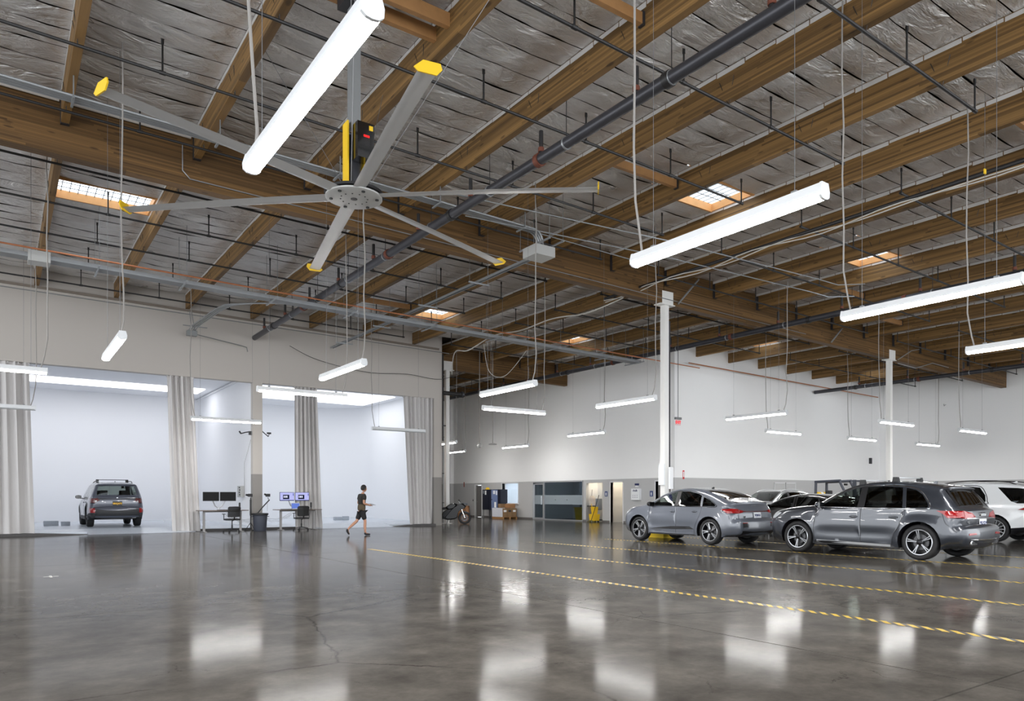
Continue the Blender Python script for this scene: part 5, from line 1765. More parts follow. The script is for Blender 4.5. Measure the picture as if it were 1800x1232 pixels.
# ---------------- light grey sloping-tail crossover
slope = variant(paint=(100, 105, 115), metal=0.1, half_w=0.932, height=1.61, belt=(1.06, -0.02), rim_r=0.268, tail_k=0.78,
    axles=(1.42, -1.345),
    upper=[(1.93, 0.24), (2.15, 0.26), (2.24, 0.36), (2.28, 0.56), (2.265, 0.78), (2.19, 0.93), (2.0, 1.01), (1.65, 1.065), (1.36, 1.10), (1.12, 1.135, 'c'),
           (0.78, 1.33), (0.40, 1.495), (0.08, 1.575), (-0.32, 1.61), (-0.72, 1.588), (-1.12, 1.51), (-1.50, 1.385), (-1.82, 1.255, 'c'), (-1.98, 1.215), (-2.06, 1.19, 'c'), (-2.055, 1.14, 'c'),
           (-2.13, 1.05), (-2.19, 0.93), (-2.215, 0.76, 'c'), (-2.29, 0.70), (-2.315, 0.55), (-2.30, 0.42), (-2.20, 0.31), (-1.86, 0.27)],
    windshield=((1.07, 1.16), (0.13, 1.565)), rear_window=((-0.98, 1.55), (-1.76, 1.28)),
    regions=[
        R_('fd', 'front_door', 'PAINT', [(1.0, 0.30), (1.0, 0.62), (0.97, 1.09), (0.62, 1.33), (0.30, 1.46), (0.10, 1.52), (-0.10, 1.55), (-0.10, 0.30)]),
        R_('rd', 'rear_door', 'PAINT', [(-0.10, 0.30), (-0.10, 1.55), (-0.50, 1.545), (-0.90, 1.47), (-1.04, 1.40), (-1.06, 1.05), (-0.94, 0.70), (-0.82, 0.50), (-0.80, 0.30)]),
        R_('sill', 'sill_trim', 'trim_black', [(0.98, 0.235), (0.98, 0.27), (-0.80, 0.27), (-0.90, 0.235)]),
        R_('bl', 'door_blade', 'trim_black', [(0.93, 0.40), (0.10, 0.485), (-0.62, 0.50), (-0.80, 0.42), (0.0, 0.40)], None, 0.004),
        R_('bp', 'door_pillar', 'trim_black', [(-0.01, 1.095), (-0.03, 1.53), (-0.17, 1.535), (-0.17, 1.09)]),
        R_('w1', 'window_pane', 'car_glass', [(0.88, 1.105), (0.60, 1.30), (0.28, 1.435), (0.08, 1.49), (-0.03, 1.515), (-0.01, 1.095)], 'fd'),
        R_('w2', 'window_pane', 'car_glass_dark', [(-0.17, 1.09), (-0.17, 1.52), (-0.50, 1.515), (-0.86, 1.44), (-0.97, 1.39), (-1.0, 1.09)], 'rd'),
        R_('w3', 'quarter_window', 'car_glass_dark', [(-1.07, 1.09), (-1.05, 1.355), (-1.28, 1.27), (-1.50, 1.15), (-1.54, 1.115), (-1.50, 1.09)]),
        R_('tl', 'tail_light', 'tail_red', [(-1.74, 1.01), (-1.95, 0.90), (-2.5, 0.91), (-2.5, 0.985), (-2.05, 1.03)], None, 0.004),
        R_('hl', 'headlight', 'lamp_clear', [(1.85, 0.95), (2.05, 0.82), (2.6, 0.80), (2.6, 0.90), (2.10, 0.96)], None, 0.003),
    ],
    seams=[[(1.0, 0.27), (1.0, 0.62), (0.97, 1.09)], [(-0.10, 0.27), (-0.10, 0.8), (-0.10, 1.08)], [(-0.80, 0.27), (-0.82, 0.50), (-0.94, 0.70), (-1.06, 1.07)], [(-1.70, 1.02), (-1.95, 0.88), (-2.02, 0.74)]],
    surround=[(0.94, 1.09), (0.60, 1.32), (0.28, 1.455), (0.06, 1.515), (-0.17, 1.54), (-0.52, 1.535), (-0.90, 1.455), (-1.05, 1.385), (-1.30, 1.28), (-1.56, 1.13), (-1.52, 1.075), (-1.05, 1.075), (0.0, 1.085)],
    surround_mat='trim_black', handles=[(0.04, 0.93), (-0.80, 0.94)], mirror=(0.84, 1.09), mirror_mat='black_gloss',
    spokes=(5, [(-0.05, 0.08, 0.022, 'rim_silver'), (0.40, -0.08, 0.012, 'rim_silver')]), lip='rim_silver', hub='rim_dark',
    rear=[
        dict(name='tail_light', mat='tail_red', mirror=True, poly=[(0.55, 0.925), (0.92, 0.90), (0.92, 1.0), (0.62, 0.99), (0.50, 0.965)]),
        dict(name='light_bar', mat='tail_dark', poly=[(-0.56, 0.93), (0.56, 0.93), (0.56, 0.962), (-0.56, 0.962)], push=0.010),
        dict(name='tailgate_gap', mat='trim_black', poly=[(-0.66, 0.735), (0.66, 0.735), (0.66, 0.75), (-0.66, 0.75)], push=0.004),
        dict(name='bumper_vent', mat='trim_black', mirror=True, poly=[(0.50, 0.53), (0.78, 0.51), (0.88, 0.47), (0.86, 0.55), (0.70, 0.625), (0.52, 0.63)]),
        dict(name='reflector', mat='tail_red', mirror=True, poly=[(0.50, 0.632), (0.76, 0.625), (0.76, 0.642), (0.50, 0.652)]),
        dict(name='rear_diffuser', mat='trim_black', poly=[(-0.80, 0.29), (0.80, 0.29), (0.72, 0.43), (-0.72, 0.43)], push=0.012)],
    plate=(0.845, 'plate_white', 'plate_blue', '9FJM50'), rings=(1.07, 0), badges=[('Q4', 0.52, 0.80, 0.065)], badge_mat='black',
    spoiler=(-1.66, 1.30, -2.09, 1.205, 0.66, 'trim_black'), fin=(-0.72, 1.59), rails=None)
make_car('car', 'light grey sloping-tail car with a black side blade, before the first white column', slope, (17.27, 14.92, 0), PI / 2, 1.0)

# ---------------- white crossover cut by the right edge
white = variant(paint=(232, 234, 236), metal=0.0, half_w=0.975, height=1.77, belt=(1.10, -0.015), axles=(1.58, -1.41), wheel_r=0.38, rim_r=0.275, arch_r=0.44,
    upper=[(2.02, 0.25), (2.30, 0.28), (2.42, 0.40), (2.46, 0.6), (2.45, 0.82), (2.38, 0.98), (2.20, 1.06), (1.8, 1.12), (1.5, 1.16), (1.18, 1.20, 'c'),
           (0.85, 1.39), (0.50, 1.575), (0.15, 1.69), (-0.3, 1.75), (-0.9, 1.765), (-1.5, 1.735), (-1.95, 1.67), (-2.12, 1.63, 'c'), (-2.09, 1.59, 'c'),
           (-2.22, 1.38), (-2.30, 1.18, 'c'), (-2.36, 1.12), (-2.40, 0.95), (-2.39, 0.80, 'c'), (-2.45, 0.74), (-2.47, 0.60), (-2.45, 0.46), (-2.34, 0.33), (-1.95, 0.28)],
    windshield=((1.12, 1.235), (0.2, 1.68)), rear_window=((-2.11, 1.55), (-2.29, 1.21)),
    regions=[
        R_('fd', 'front_door', 'PAINT', [(1.05, 0.31), (1.05, 0.62), (1.02, 1.13), (0.62, 1.43), (0.30, 1.57), (-0.08, 1.67), (-0.08, 0.31)]),
        R_('rd', 'rear_door', 'PAINT', [(-0.08, 0.31), (-0.08, 1.67), (-0.60, 1.675), (-1.02, 1.66), (-1.14, 1.13), (-0.98, 0.75), (-0.86, 0.50), (-0.82, 0.31)]),
        R_('sill', 'sill_trim', 'trim_black', [(1.05, 0.235), (1.05, 0.31), (-0.82, 0.31), (-0.92, 0.235)]),
        R_('bp', 'door_pillar', 'trim_black', [(0.0, 1.14), (-0.02, 1.645), (-0.16, 1.65), (-0.16, 1.13)]),
        R_('w1', 'window_pane', 'car_glass', [(0.90, 1.15), (0.60, 1.385), (0.28, 1.53), (-0.02, 1.625), (0.0, 1.14)], 'fd'),
        R_('w2', 'window_pane', 'car_glass_dark', [(-0.16, 1.135), (-0.16, 1.64), (-0.60, 1.645), (-0.94, 1.61), (-1.12, 1.38), (-1.16, 1.20), (-1.12, 1.135)], 'rd'),
        R_('w3', 'quarter_window', 'car_glass_dark', [(-1.42, 1.61), (-1.95, 1.585), (-2.6, 1.5), (-2.6, 1.15), (-1.98, 1.14), (-1.82, 1.20)]),
        R_('tl', 'tail_light', 'tail_red', [(-2.0, 0.96), (-2.6, 0.92), (-2.6, 1.08), (-2.2, 1.04)], None, 0.004),
        R_('hl', 'headlight', 'lamp_clear', [(2.0, 0.98), (2.2, 0.85), (2.7, 0.82), (2.7, 0.95), (2.25, 1.0)], None, 0.003),
        R_('rb', 'bumper_cladding', 'trim_black', [(-1.83, 0.2), (-1.80, 0.42), (-2.2, 0.46), (-2.7, 0.48), (-2.7, 0.2)]),
    ],
    seams=[[(1.05, 0.31), (1.05, 0.62), (1.02, 1.13)], [(-0.08, 0.31), (-0.08, 0.8), (-0.08, 1.12)], [(-0.82, 0.31), (-0.86, 0.50), (-0.98, 0.75), (-1.14, 1.13)]],
    surround=[(0.96, 1.135), (0.60, 1.405), (0.28, 1.55), (-0.16, 1.665), (-0.60, 1.67), (-0.96, 1.635), (-1.14, 1.40), (-1.20, 1.20), (-1.14, 1.115), (0.0, 1.12)],
    surround_mat='trim_black', handles=[(0.08, 0.95), (-0.86, 0.96)], mirror=(0.88, 1.14),
    spokes=(14, [(0.0, 0.0, 0.010, 'rim_silver')]), lip='rim_silver', hub='rim_dark',
    rear=[dict(name='tail_light', mat='tail_red', mirror=True, poly=[(0.40, 0.96), (0.94, 0.94), (0.94, 1.07), (0.50, 1.05)]),
          dict(name='rear_diffuser', mat='trim_black', poly=[(-0.86, 0.32), (0.86, 0.32), (0.80, 0.47), (-0.80, 0.47)])],
    rails=('trim_black', 0.30, -1.85, 0.05), plate=(0.86, 'plate_white', 'plate_blue', '8XRT105'), spoiler=(-1.85, 1.70, -2.18, 1.625, 0.55, 'PAINT'), fin=(-1.6, 1.74), fin_paint=True)
make_car('car', 'white crossover with black roof rails, cut off by the right edge', white, (25.35, 10.95, 0), PI / 2, 1.02)

# ---------------- low black car
low = variant(paint=(16, 17, 20), metal=0.2, half_w=0.925, height=1.40, belt=(0.93, -0.015), tumble=0.45, wheel_r=0.335, rim_r=0.245, arch_r=0.385, sill_z=0.19, axles=(1.42, -1.42),
    upper=[(1.88, 0.20), (2.20, 0.22), (2.31, 0.32), (2.36, 0.5), (2.33, 0.66), (2.24, 0.77), (2.0, 0.85), (1.6, 0.91), (1.25, 0.955), (1.02, 0.985, 'c'),
           (0.66, 1.17), (0.30, 1.30), (-0.05, 1.375), (-0.45, 1.40), (-0.90, 1.375), (-1.35, 1.285), (-1.75, 1.15), (-2.05, 1.03), (-2.24, 0.985, 'c'), (-2.27, 0.94), (-2.30, 0.80), (-2.36, 0.64), (-2.37, 0.48), (-2.30, 0.32), (-2.15, 0.24), (-1.86, 0.21)],
    windshield=((0.97, 1.01), (0.0, 1.365)), rear_window=((-1.1, 1.34), (-1.98, 1.06)),
    regions=[
        R_('fd', 'front_door', 'PAINT', [(0.97, 0.25), (0.97, 0.55), (0.94, 0.95), (0.62, 1.13), (0.25, 1.27), (-0.15, 1.34), (-0.15, 0.25)]),
        R_('rd', 'rear_door', 'PAINT', [(-0.15, 0.25), (-0.15, 1.34), (-0.55, 1.345), (-0.98, 1.28), (-1.08, 0.95), (-0.96, 0.62), (-0.86, 0.40), (-0.84, 0.25)]),
        R_('w1', 'window_pane', 'car_glass_dark', [(0.82, 0.965), (0.58, 1.105), (0.25, 1.235), (-0.07, 1.305), (-0.06, 0.955)], 'fd'),
        R_('w2', 'window_pane', 'car_glass_dark', [(-0.20, 0.955), (-0.20, 1.315), (-0.55, 1.315), (-0.92, 1.26), (-1.02, 0.95)], 'rd'),
        R_('w3', 'quarter_window', 'car_glass_dark', [(-1.08, 0.95), (-0.98, 1.245), (-1.30, 1.14), (-1.56, 1.02), (-1.50, 0.965)]),
        R_('tl', 'tail_light', 'tail_red', [(-1.95, 0.88), (-2.6, 0.80), (-2.6, 0.92), (-2.2, 0.93)], None, 0.004),
    ],
    seams=[[(0.97, 0.25), (0.97, 0.55), (0.94, 0.95)], [(-0.15, 0.25), (-0.15, 0.6), (-0.15, 0.94)], [(-0.84, 0.25), (-0.86, 0.40), (-0.96, 0.62), (-1.08, 0.93)]],
    surround=[(0.88, 0.95), (0.58, 1.125), (0.25, 1.255), (-0.15, 1.335), (-0.55, 1.335), (-0.96, 1.27), (-1.32, 1.155), (-1.60, 1.01), (-1.50, 0.945), (0.0, 0.94)], surround_mat='trim_black',
    handles=[(0.02, 0.80), (-0.86, 0.81)], mirror=(0.78, 0.96), cabin=(0.55, -1.4), spokes=(5, [(-0.14, 0.0, 0.014, 'rim_silver'), (0.14, 0.0, 0.014, 'rim_silver')]), rails=None, rear=[
        dict(name='tail_light', mat='tail_red', mirror=True, poly=[(0.40, 0.80), (0.90, 0.78), (0.90, 0.90), (0.50, 0.89)])])
make_car('car', 'low black car glimpsed between the two grey cars', low, (22.2, 14.35, 0), PI / 2, 1.03)

# ---------------- grey crossover in the last row
far_c = variant(paint=(128, 131, 134), metal=0.3, rails=('alu', 0.2, -1.6, 0.03), fin=(-1.45, 1.60))
make_car('car', 'grey car with silver roof rails, facing left, farthest back behind the low black car', far_c, (27.6, 19.5, 0), PI, 1.0)

# ---------------- dark grey crossover in the left studio
studio = variant(paint=(84, 88, 100), metal=0.3, half_w=0.915, height=1.66, belt=(1.03, -0.015), wheel_r=0.365, rim_r=0.235, arch_r=0.44, sill_z=0.27, axles=(1.42, -1.25), tail_r=0.16, tail_k=0.84, tumble=0.36,
    upper=[(1.93, 0.28), (2.20, 0.30), (2.29, 0.40), (2.33, 0.55), (2.32, 0.78), (2.24, 0.95), (2.10, 1.01), (1.75, 1.05), (1.38, 1.08), (1.02, 1.11, 'c'),
           (0.72, 1.30), (0.42, 1.48), (0.12, 1.59), (-0.35, 1.65), (-0.95, 1.66), (-1.50, 1.64), (-1.92, 1.60), (-2.06, 1.575, 'c'), (-2.03, 1.53, 'c'),
           (-2.10, 1.34), (-2.17, 1.13, 'c'), (-2.205, 1.07), (-2.225, 0.90), (-2.215, 0.74, 'c'), (-2.29, 0.69), (-2.31, 0.58), (-2.29, 0.46), (-2.20, 0.37), (-1.78, 0.33)],
    rear_window=((-2.04, 1.50), (-2.155, 1.16)), rear_glass='car_glass',
    regions=[
        R_('fd', 'front_door', 'PAINT', [(0.99, 0.33), (0.99, 0.62), (0.96, 1.07), (0.62, 1.30), (0.30, 1.455), (0.10, 1.53), (-0.13, 1.57), (-0.13, 0.33)]),
        R_('rd', 'rear_door', 'PAINT', [(-0.13, 0.33), (-0.13, 1.57), (-0.60, 1.58), (-1.05, 1.56), (-1.06, 1.05), (-0.92, 0.70), (-0.78, 0.50), (-0.76, 0.33)]),
        R_('w1', 'window_pane', 'car_glass', [(0.84, 1.09), (0.60, 1.265), (0.28, 1.43), (0.08, 1.50), (-0.06, 1.54), (-0.04, 1.08)], 'fd'),
        R_('w2', 'window_pane', 'car_glass', [(-0.20, 1.075), (-0.20, 1.55), (-0.60, 1.555), (-0.97, 1.54), (-1.00, 1.07)], 'rd'),
        R_('w3', 'quarter_window', 'car_glass', [(-1.09, 1.075), (-1.06, 1.53), (-1.55, 1.50), (-1.80, 1.42), (-1.74, 1.12), (-1.5, 1.08)]),
        R_('tl', 'tail_light', 'tail_dark', [(-1.86, 1.07), (-1.92, 0.90), (-2.5, 0.86), (-2.5, 1.05)], None, 0.004),
        R_('rb', 'bumper_cladding', 'cladding', [(-1.70, 0.2), (-1.72, 0.46), (-1.95, 0.52), (-2.5, 0.52), (-2.5, 0.2)]),
        R_('af', 'arch_cladding', 'cladding', [(-0.62, 0.30), (-0.66, 0.60), (-0.9, 0.84), (-1.25, 0.92), (-1.6, 0.84), (-1.68, 0.62), (-1.69, 0.45), (-1.25, 0.45)]),
        R_('rr', 'reflector', 'tail_red', [(-1.98, 0.53), (-2.5, 0.53), (-2.5, 0.70), (-2.06, 0.70)], None, 0.004),
        R_('sl', 'sill_cladding', 'cladding', [(0.97, 0.26), (0.97, 0.40), (-0.62, 0.40), (-0.66, 0.26)]),
    ],
    seams=[[(-0.13, 0.40), (-0.13, 0.8), (-0.13, 1.06)]],
    surround=None, handles=[(0.03, 0.90), (-0.80, 0.91)], mirror=(0.80, 1.06), mirror_mat='black',
    rear=[
        dict(name='tail_light', mat='tail_dark', mirror=True, poly=[(0.56, 0.99), (0.90, 0.90), (0.90, 1.06), (0.62, 1.07)]),
        dict(name='lamp_lens', mat='lamp_clear', mirror=True, poly=[(0.66, 0.955), (0.88, 0.90), (0.88, 0.94), (0.68, 0.985)], push=0.014),
        dict(name='tailgate_strip', mat='trim_black', poly=[(-0.62, 1.015), (0.62, 1.015), (0.62, 1.05), (-0.62, 1.05)], push=0.010),
        dict(name='rear_bumper', mat='cladding', poly=[(-0.84, 0.36), (0.84, 0.36), (0.80, 0.56), (0.70, 0.665), (-0.70, 0.665), (-0.80, 0.56)]),
        dict(name='tailgate_gap', mat='trim_black', poly=[(-0.66, 0.705), (0.66, 0.705), (0.66, 0.72), (-0.66, 0.72)], push=0.005)],
    exhaust=[(-0.56, 0.36, 0.15, 0.07)], plate=(0.87, 'plate_black', 'plate_gold', '8RKJ475'),
    spoiler=(-1.80, 1.62, -2.11, 1.565, 0.56, 'PAINT'), bars=[(0.35, 0.50, 0.10), (-0.80, 0.50, 0.10)], bar_mat='black', rails=('trim_black', 0.5, -1.7, 0.05), fin=(-1.55, 1.64), wiper=(-2.15, 1.17, -0.35),
    spokes=(5, [(0.0, 0.0, 0.022, 'rim_dark')]), lip='rim_dark', hub='rim_dark',
    badges=[('•••', 0.0, 1.075, 0.05)])
make_car('car', 'dark grey crossover seen from behind, alone in the bright left studio', studio, (3.78, 34.75, PF), PI / 2, 1.07)
# ------------------------------------------------------------------ curtains in the studio openings
M['curtain'] = mat('curtain_cloth', (198, 195, 194), 0.75, bump=0.15, bscale=60)
def curtain(name, lab, ut0, ut1, ub0, ub1, v, z1, folds, seed, pinch=0.8):
    rr = random.Random(seed)
    ns, nz = folds * 10, 14
    ph = [rr.uniform(-0.6, 0.6) for _ in range(folds + 2)]
    am = [rr.uniform(0.45, 1.15) for _ in range(folds + 2)]
    rows, back = [], []
    for j in range(nz + 1):
        t = j / nz
        z = 0.012 + (z1 - 0.012) * t
        row, rb = [], []
        for i in range(ns + 1):
            s = i / ns
            u = (ub0 + (ub1 - ub0) * s) * (1 - t) + (ut0 + (ut1 - ut0) * s) * t
            q = s * folds
            k = int(q)
            f = q - k
            a = am[k] * (1 - f) + am[k + 1] * f
            p_ = ph[k] * (1 - f) + ph[k + 1] * f
            w_ = math.sin(2 * PI * q + p_ * (1.5 - t))
            amp = 0.10 * a * (0.55 + 0.45 * t)
            y = amp * (w_ + 0.25 * math.sin(4.7 * PI * q + p_ * 3))
            # cloth breaks a little above the floor
            if t < 0.12:
                y -= 0.10 * (0.12 - t) / 0.12 * a * math.cos(2.2 * q)
            row.append((u, v + y, z))
            rb.append((u + 0.004, v + y + 0.012, z))
        rows.append(row)
        back.append(rb)
    r = thing(name, lab, 'curtain')
    mb = MB().grid(rows).grid(back)
    mb.build('cloth', M['curtain'], r, smooth=60)
    hk = MB()
    for i in range(folds + 1):
        u = ut0 + (ut1 - ut0) * i / folds
        hk.box(u - 0.02, u + 0.02, v - 0.05, v + 0.05, z1 - 0.06, z1 - 0.005)
    hk.build('header_tape', M['curtain'], r)
    return r
curtain('curtain', 'tall grey curtain at the left edge of the left studio opening', -1.6, 0.82, -1.6, 0.99, 30.30, HEAD, 8, 1)
curtain('curtain', 'tall grey curtain between the parked car and the desk with dark monitors', 5.22, 6.15, 5.40, 6.42, 30.30, HEAD, 5, 2)
curtain('curtain', 'tall grey curtain behind the desk with lit monitors', 10.14, 11.10, 10.16, 11.33, 30.32, HEAD, 6, 3)
curtain('curtain', 'tall grey curtain at the right end of the studio wall, left of the motorcycle', 15.2, 16.72, 15.52, 16.72, 30.30, HEAD, 7, 4)

# ------------------------------------------------------------------ desks, monitors, chairs
M['desk_top'] = mat('desk_top', (112, 100, 92), 0.5)
M['desk_edge'] = mat('desk_edge', (120, 112, 106), 0.5)
M['leg_grey'] = mat('desk_leg', (150, 148, 148), 0.45, 0.2)
M['screen_off'] = mat('screen_off', (16, 16, 18), 0.45, spec=0.15)
M['screen_on'] = emit('screen_on', (190, 192, 246), 0.8)
M['screen_dark'] = emit('screen_dark_window', (40, 44, 70), 0.5)
M['screen_bar'] = emit('screen_bar', (96, 110, 200), 0.6)
M['screen_white'] = emit('screen_white', (228, 230, 255), 0.85)

def desk(u0, u1, v, lab):
    r = thing('desk', lab, 'desk', ((u0 + u1) / 2, v, 0), 0, 'standing desks before the studios')
    h = (u1 - u0) / 2
    MB().bevbox((0, 0, 0.825), (2 * h, 0.72, 0.03), 0.008).build('desk_top', M['desk_top'], r)
    MB().box(-h + 0.2, h - 0.2, -0.05, 0.05, 0.76, 0.81).build('cross_beam', M['leg_grey'], r)
    for s in (-1, 1):
        x = s * (h - 0.22)
        l = MB().box(x - 0.04, x + 0.04, -0.035, 0.035, 0.025, 0.80).build('leg', M['leg_grey'], r)
        MB().bevbox((x, 0, 0.0135), (0.09, 0.66, 0.025), 0.006).build('foot', M['leg_grey'], l)
    return r
desk(6.18, 7.98, 29.62, 'standing desk under the pair of dark monitors')
desk(9.15, 10.98, 29.70, 'standing desk under the pair of lit monitors')

def monitor(u, v, z, lab, on, turn=0.0):
    r = thing('monitor', lab, 'monitor', (u, v, z), turn, 'desk monitors')
    MB().bevbox((0, 0.02, 0), (0.60, 0.035, 0.355), 0.01).build('casing', M['black'], r)
    MB().box(-0.285, 0.285, -0.0015, 0.0025, -0.158, 0.162).build('screen', M['screen_on'] if on else M['screen_off'], r)
    if on:
        d = MB().box(-0.17, 0.09, -0.004, -0.002, -0.11, 0.07).build('open_window', M['screen_dark'], r)
        for k, (x, w_) in enumerate(((-0.135, 0.02), (-0.08, 0.05), (-0.01, 0.05))):
            MB().box(x - w_ / 2, x + w_ / 2, -0.006, -0.0045, -0.05, 0.03).build('window_figure', M['screen_white'], d)
        MB().box(-0.285, 0.285, -0.004, -0.002, -0.158, -0.142).build('task_bar', M['screen_bar'], r)
        MB().box(0.24, 0.27, -0.004, -0.002, 0.03, 0.13).build('screen_icons', M['screen_bar'], r)
    MB().box(-0.06, 0.06, 0.04, 0.06, -0.06, 0.06).build('mount_plate', M['black'], r)
    return r
def monitor_arm(u, v, du, z, lab):
    r = thing('twin_monitor_mount', lab, 'monitor mount', (u, v, 0.842), 0, 'twin monitor arms')
    MB().lathe([(0.001, 0), (0.06, 0), (0.06, 0.02), (0.025, 0.03), (0.025, 0.10), (0.001, 0.10)], 14).build('clamp_base', M['alu'], r, smooth=40)
    for s in (-1, 1):
        MB().tube([(0, 0, 0.07), (s * 0.13, -0.01, 0.16), (s * du, -0.10, z - 0.84)], 0.022, 8).build('arm', M['alu'], r, smooth=50)
    return r
monitor(6.67, 29.66, 1.37, 'dark monitor on the left of the pair beside the curtain', False)
monitor(7.30, 29.66, 1.37, 'dark monitor on the right of the pair, nearer the grey bin', False)
monitor_arm(6.98, 29.82, 0.29, 1.34, 'silver twin arm carrying the dark monitors')
monitor(9.63, 29.70, 1.37, 'lit monitor on the left of the pair, nearer the grey bin', True)
monitor(10.26, 29.70, 1.37, 'lit monitor on the right of the pair, before the curtain', True)
monitor_arm(9.95, 29.86, 0.29, 1.34, 'silver twin arm carrying the lit monitors')
lp = thing('laptop', 'open laptop with a blue screen under the lit monitors', 'laptop', (9.98, 29.55, 0.842))
MB().bevbox((0, 0, 0.009), (0.36, 0.25, 0.016), 0.004).build('keyboard_base', M['alu'], lp)
sc = MB().cbox((0, 0.15, 0.14), (0.36, 0.012, 0.25), Matrix.Rotation(-0.2, 3, 'X')).build('lid', M['alu'], lp)
MB().cbox((0, 0.142, 0.14), (0.33, 0.004, 0.215), Matrix.Rotation(-0.2, 3, 'X')).build('screen', emit('laptop_screen', (112, 138, 225), 0.7), sc)
for (u, v, lab) in ((7.72, 29.60, 'small black upright device on the desk with dark monitors'), (10.62, 29.66, 'small black upright device on the desk with lit monitors')):
    r = thing('desk_device', lab, 'device', (u, v, 0.842))
    MB().lathe([(0.001, 0), (0.05, 0), (0.05, 0.015), (0.018, 0.03), (0.018, 0.06), (0.036, 0.08), (0.036, 0.26), (0.02, 0.29), (0.001, 0.29)], 14).build('body', M['black'], r, smooth=40)
for (u, v, lab) in ((7.05, 29.42, 'black keyboard on the desk with dark monitors'), (9.52, 29.46, 'black keyboard on the desk with lit monitors')):
    tag(MB().bevbox((u, v, 0.853), (0.42, 0.14, 0.02), 0.006).build('keyboard', M['black']), lab, 'keyboard')
for k, (u, lab) in enumerate(((7.9, 'thin loose cables hanging behind the desk with dark monitors'), (9.3, 'thin loose cables hanging behind the desk with lit monitors'))):
    mb = MB()
    s = 1 if k == 0 else -1
    for q in range(3):
        pts = [(u - s * 0.6, 29.95, 0.72 - 0.05 * q)]
        for i in range(1, 9):
            pts.append((u - s * 0.6 + s * i * 0.17, 29.95 + 0.02 * math.sin(i * 2 + q), 0.72 - 0.05 * q - 0.28 * math.sin(PI * i / 8.5) + 0.03 * math.sin(i * 3.1 + q)))
        mb.tube(pts, 0.006, 5)
    tag(mb.build('cables', M['cable'], None, smooth=60), lab, 'cable')

M['mesh_back'] = glass_mat('mesh_fabric', (60, 60, 62), 0.8, 0.5)
def task_chair(u, v, rz, lab):
    r = thing('office_chair', lab, 'chair', (u, v, 0), rz, 'office chairs at the desks')
    MB().lathe([(0.03, 0.10), (0.03, 0.28), (0.02, 0.28), (0.02, 0.45), (0.001, 0.45)], 12).build('gas_column', M['black'], r, smooth=40)
    for k in range(5):
        a = 2 * PI * k / 5 + 0.3
        c, s = math.cos(a), math.sin(a)
        l = MB().tube([(0.02 * c, 0.02 * s, 0.13), (0.16 * c, 0.16 * s, 0.11), (0.31 * c, 0.31 * s, 0.075)], 0.022, 6, r2=0.014).build('base_arm', M['black'], r, smooth=50)
        MB().lathe([(0.001, -0.022), (0.03, -0.022), (0.034, 0), (0.03, 0.022), (0.001, 0.022)], 12, (0.31 * c, 0.31 * s, 0.035), 'Y').build('caster', M['rubber'], l, smooth=40)
    MB().bevbox((0, 0, 0.49), (0.50, 0.48, 0.07), 0.03).build('seat', M['black'], r, smooth=50)
    rows = []
    for j in range(7):
        t = j / 6
        rows.append([(-0.22 + 0.44 * i / 6, -0.23 - 0.05 * t - 0.05 * math.sin(PI * i / 6), 0.60 + 0.36 * t) for i in range(7)])
    b = MB().grid(rows).build('backrest', M['mesh_back'], r, smooth=60)
    fr_ = [(-0.22, -0.23, 0.60), (-0.225, -0.28, 0.94), (-0.19, -0.29, 0.97), (0, -0.34, 0.975), (0.19, -0.29, 0.97), (0.225, -0.28, 0.94), (0.22, -0.23, 0.60), (0, -0.28, 0.595), (-0.22, -0.23, 0.60)]
    MB().tube(fr_, 0.018, 6).tube([(0, -0.28, 0.6), (0, -0.26, 0.5), (0, -0.1, 0.45)], 0.024, 6).tube([(-.2, -.25, .74), (0, -.30, .73), (.2, -.25, .74)], .012, 6).build('back_frame', M['black'], b, smooth=60)
    for s in (-1, 1):
        MB().tube([(s * 0.20, 0, 0.46), (s * 0.31, 0, 0.48), (s * 0.31, -0.02, 0.66), (s * 0.29, 0.10, 0.69)], 0.016, 6).box(s * 0.29 - 0.035, s * 0.29 + 0.035, -0.06, 0.17, 0.685, 0.71).build('armrest', M['black'], r, smooth=50)
task_chair(7.28, 28.98, 0.06, 'black mesh office chair at the desk with dark monitors')
task_chair(10.03, 29.12, -0.05, 'black mesh office chair at the desk with lit monitors')

# bin, stands and camera booms between the desks
M['bin'] = mat('bin_plastic', (66, 70, 82), 0.55)
r = thing('waste_bin', 'tall dark grey waste bin between the two desks', 'bin', (8.46, 29.42, 0))
MB().lathe([(0.001, 0), (0.225, 0), (0.24, 0.03), (0.275, 0.60), (0.29, 0.61), (0.305, 0.66), (0.29, 0.68), (0.265, 0.66), (0.215, 0.05), (0.001, 0.04)], 28).build('tub', M['bin'], r, smooth=40)
MB().lathe([(0.27, 0.645), (0.315, 0.64), (0.32, 0.70), (0.28, 0.71)], 28).build('bag_rim', M['black'], r, smooth=40)
for s in (-1, 1):
    MB().tube([(s * 0.29, -0.07, 0.58), (s * 0.34, -0.04, 0.57), (s * 0.34, 0.04, 0.57), (s * 0.29, 0.07, 0.58)], 0.012, 6).build('handle', M['bin'], r, smooth=50)
r = thing('camera_stand', 'upright black camera stand left of the grey bin', 'stand', (8.13, 29.55, 0))
MB().tube([(0, 0, 0.06), (0, 0, 1.33)], 0.022, 8).build('pole', M['black'], r, smooth=50)
for k in range(3):
    a = 2 * PI * k / 3 + 0.5
    MB().tube([(0, 0, 0.35), (0.22 * math.cos(a), 0.22 * math.sin(a), 0.012)], 0.012, 6).build('leg', M['black'], r)
MB().tube([(0, 0, 0.62), (0, 0, 1.25)], 0.036, 8).build('grip', M['black'], r, smooth=50)
c = MB().bevbox((-0.02, 0, 1.42), (0.17, 0.13, 0.12), 0.02).build('camera_body', M['black'], r, smooth=50)
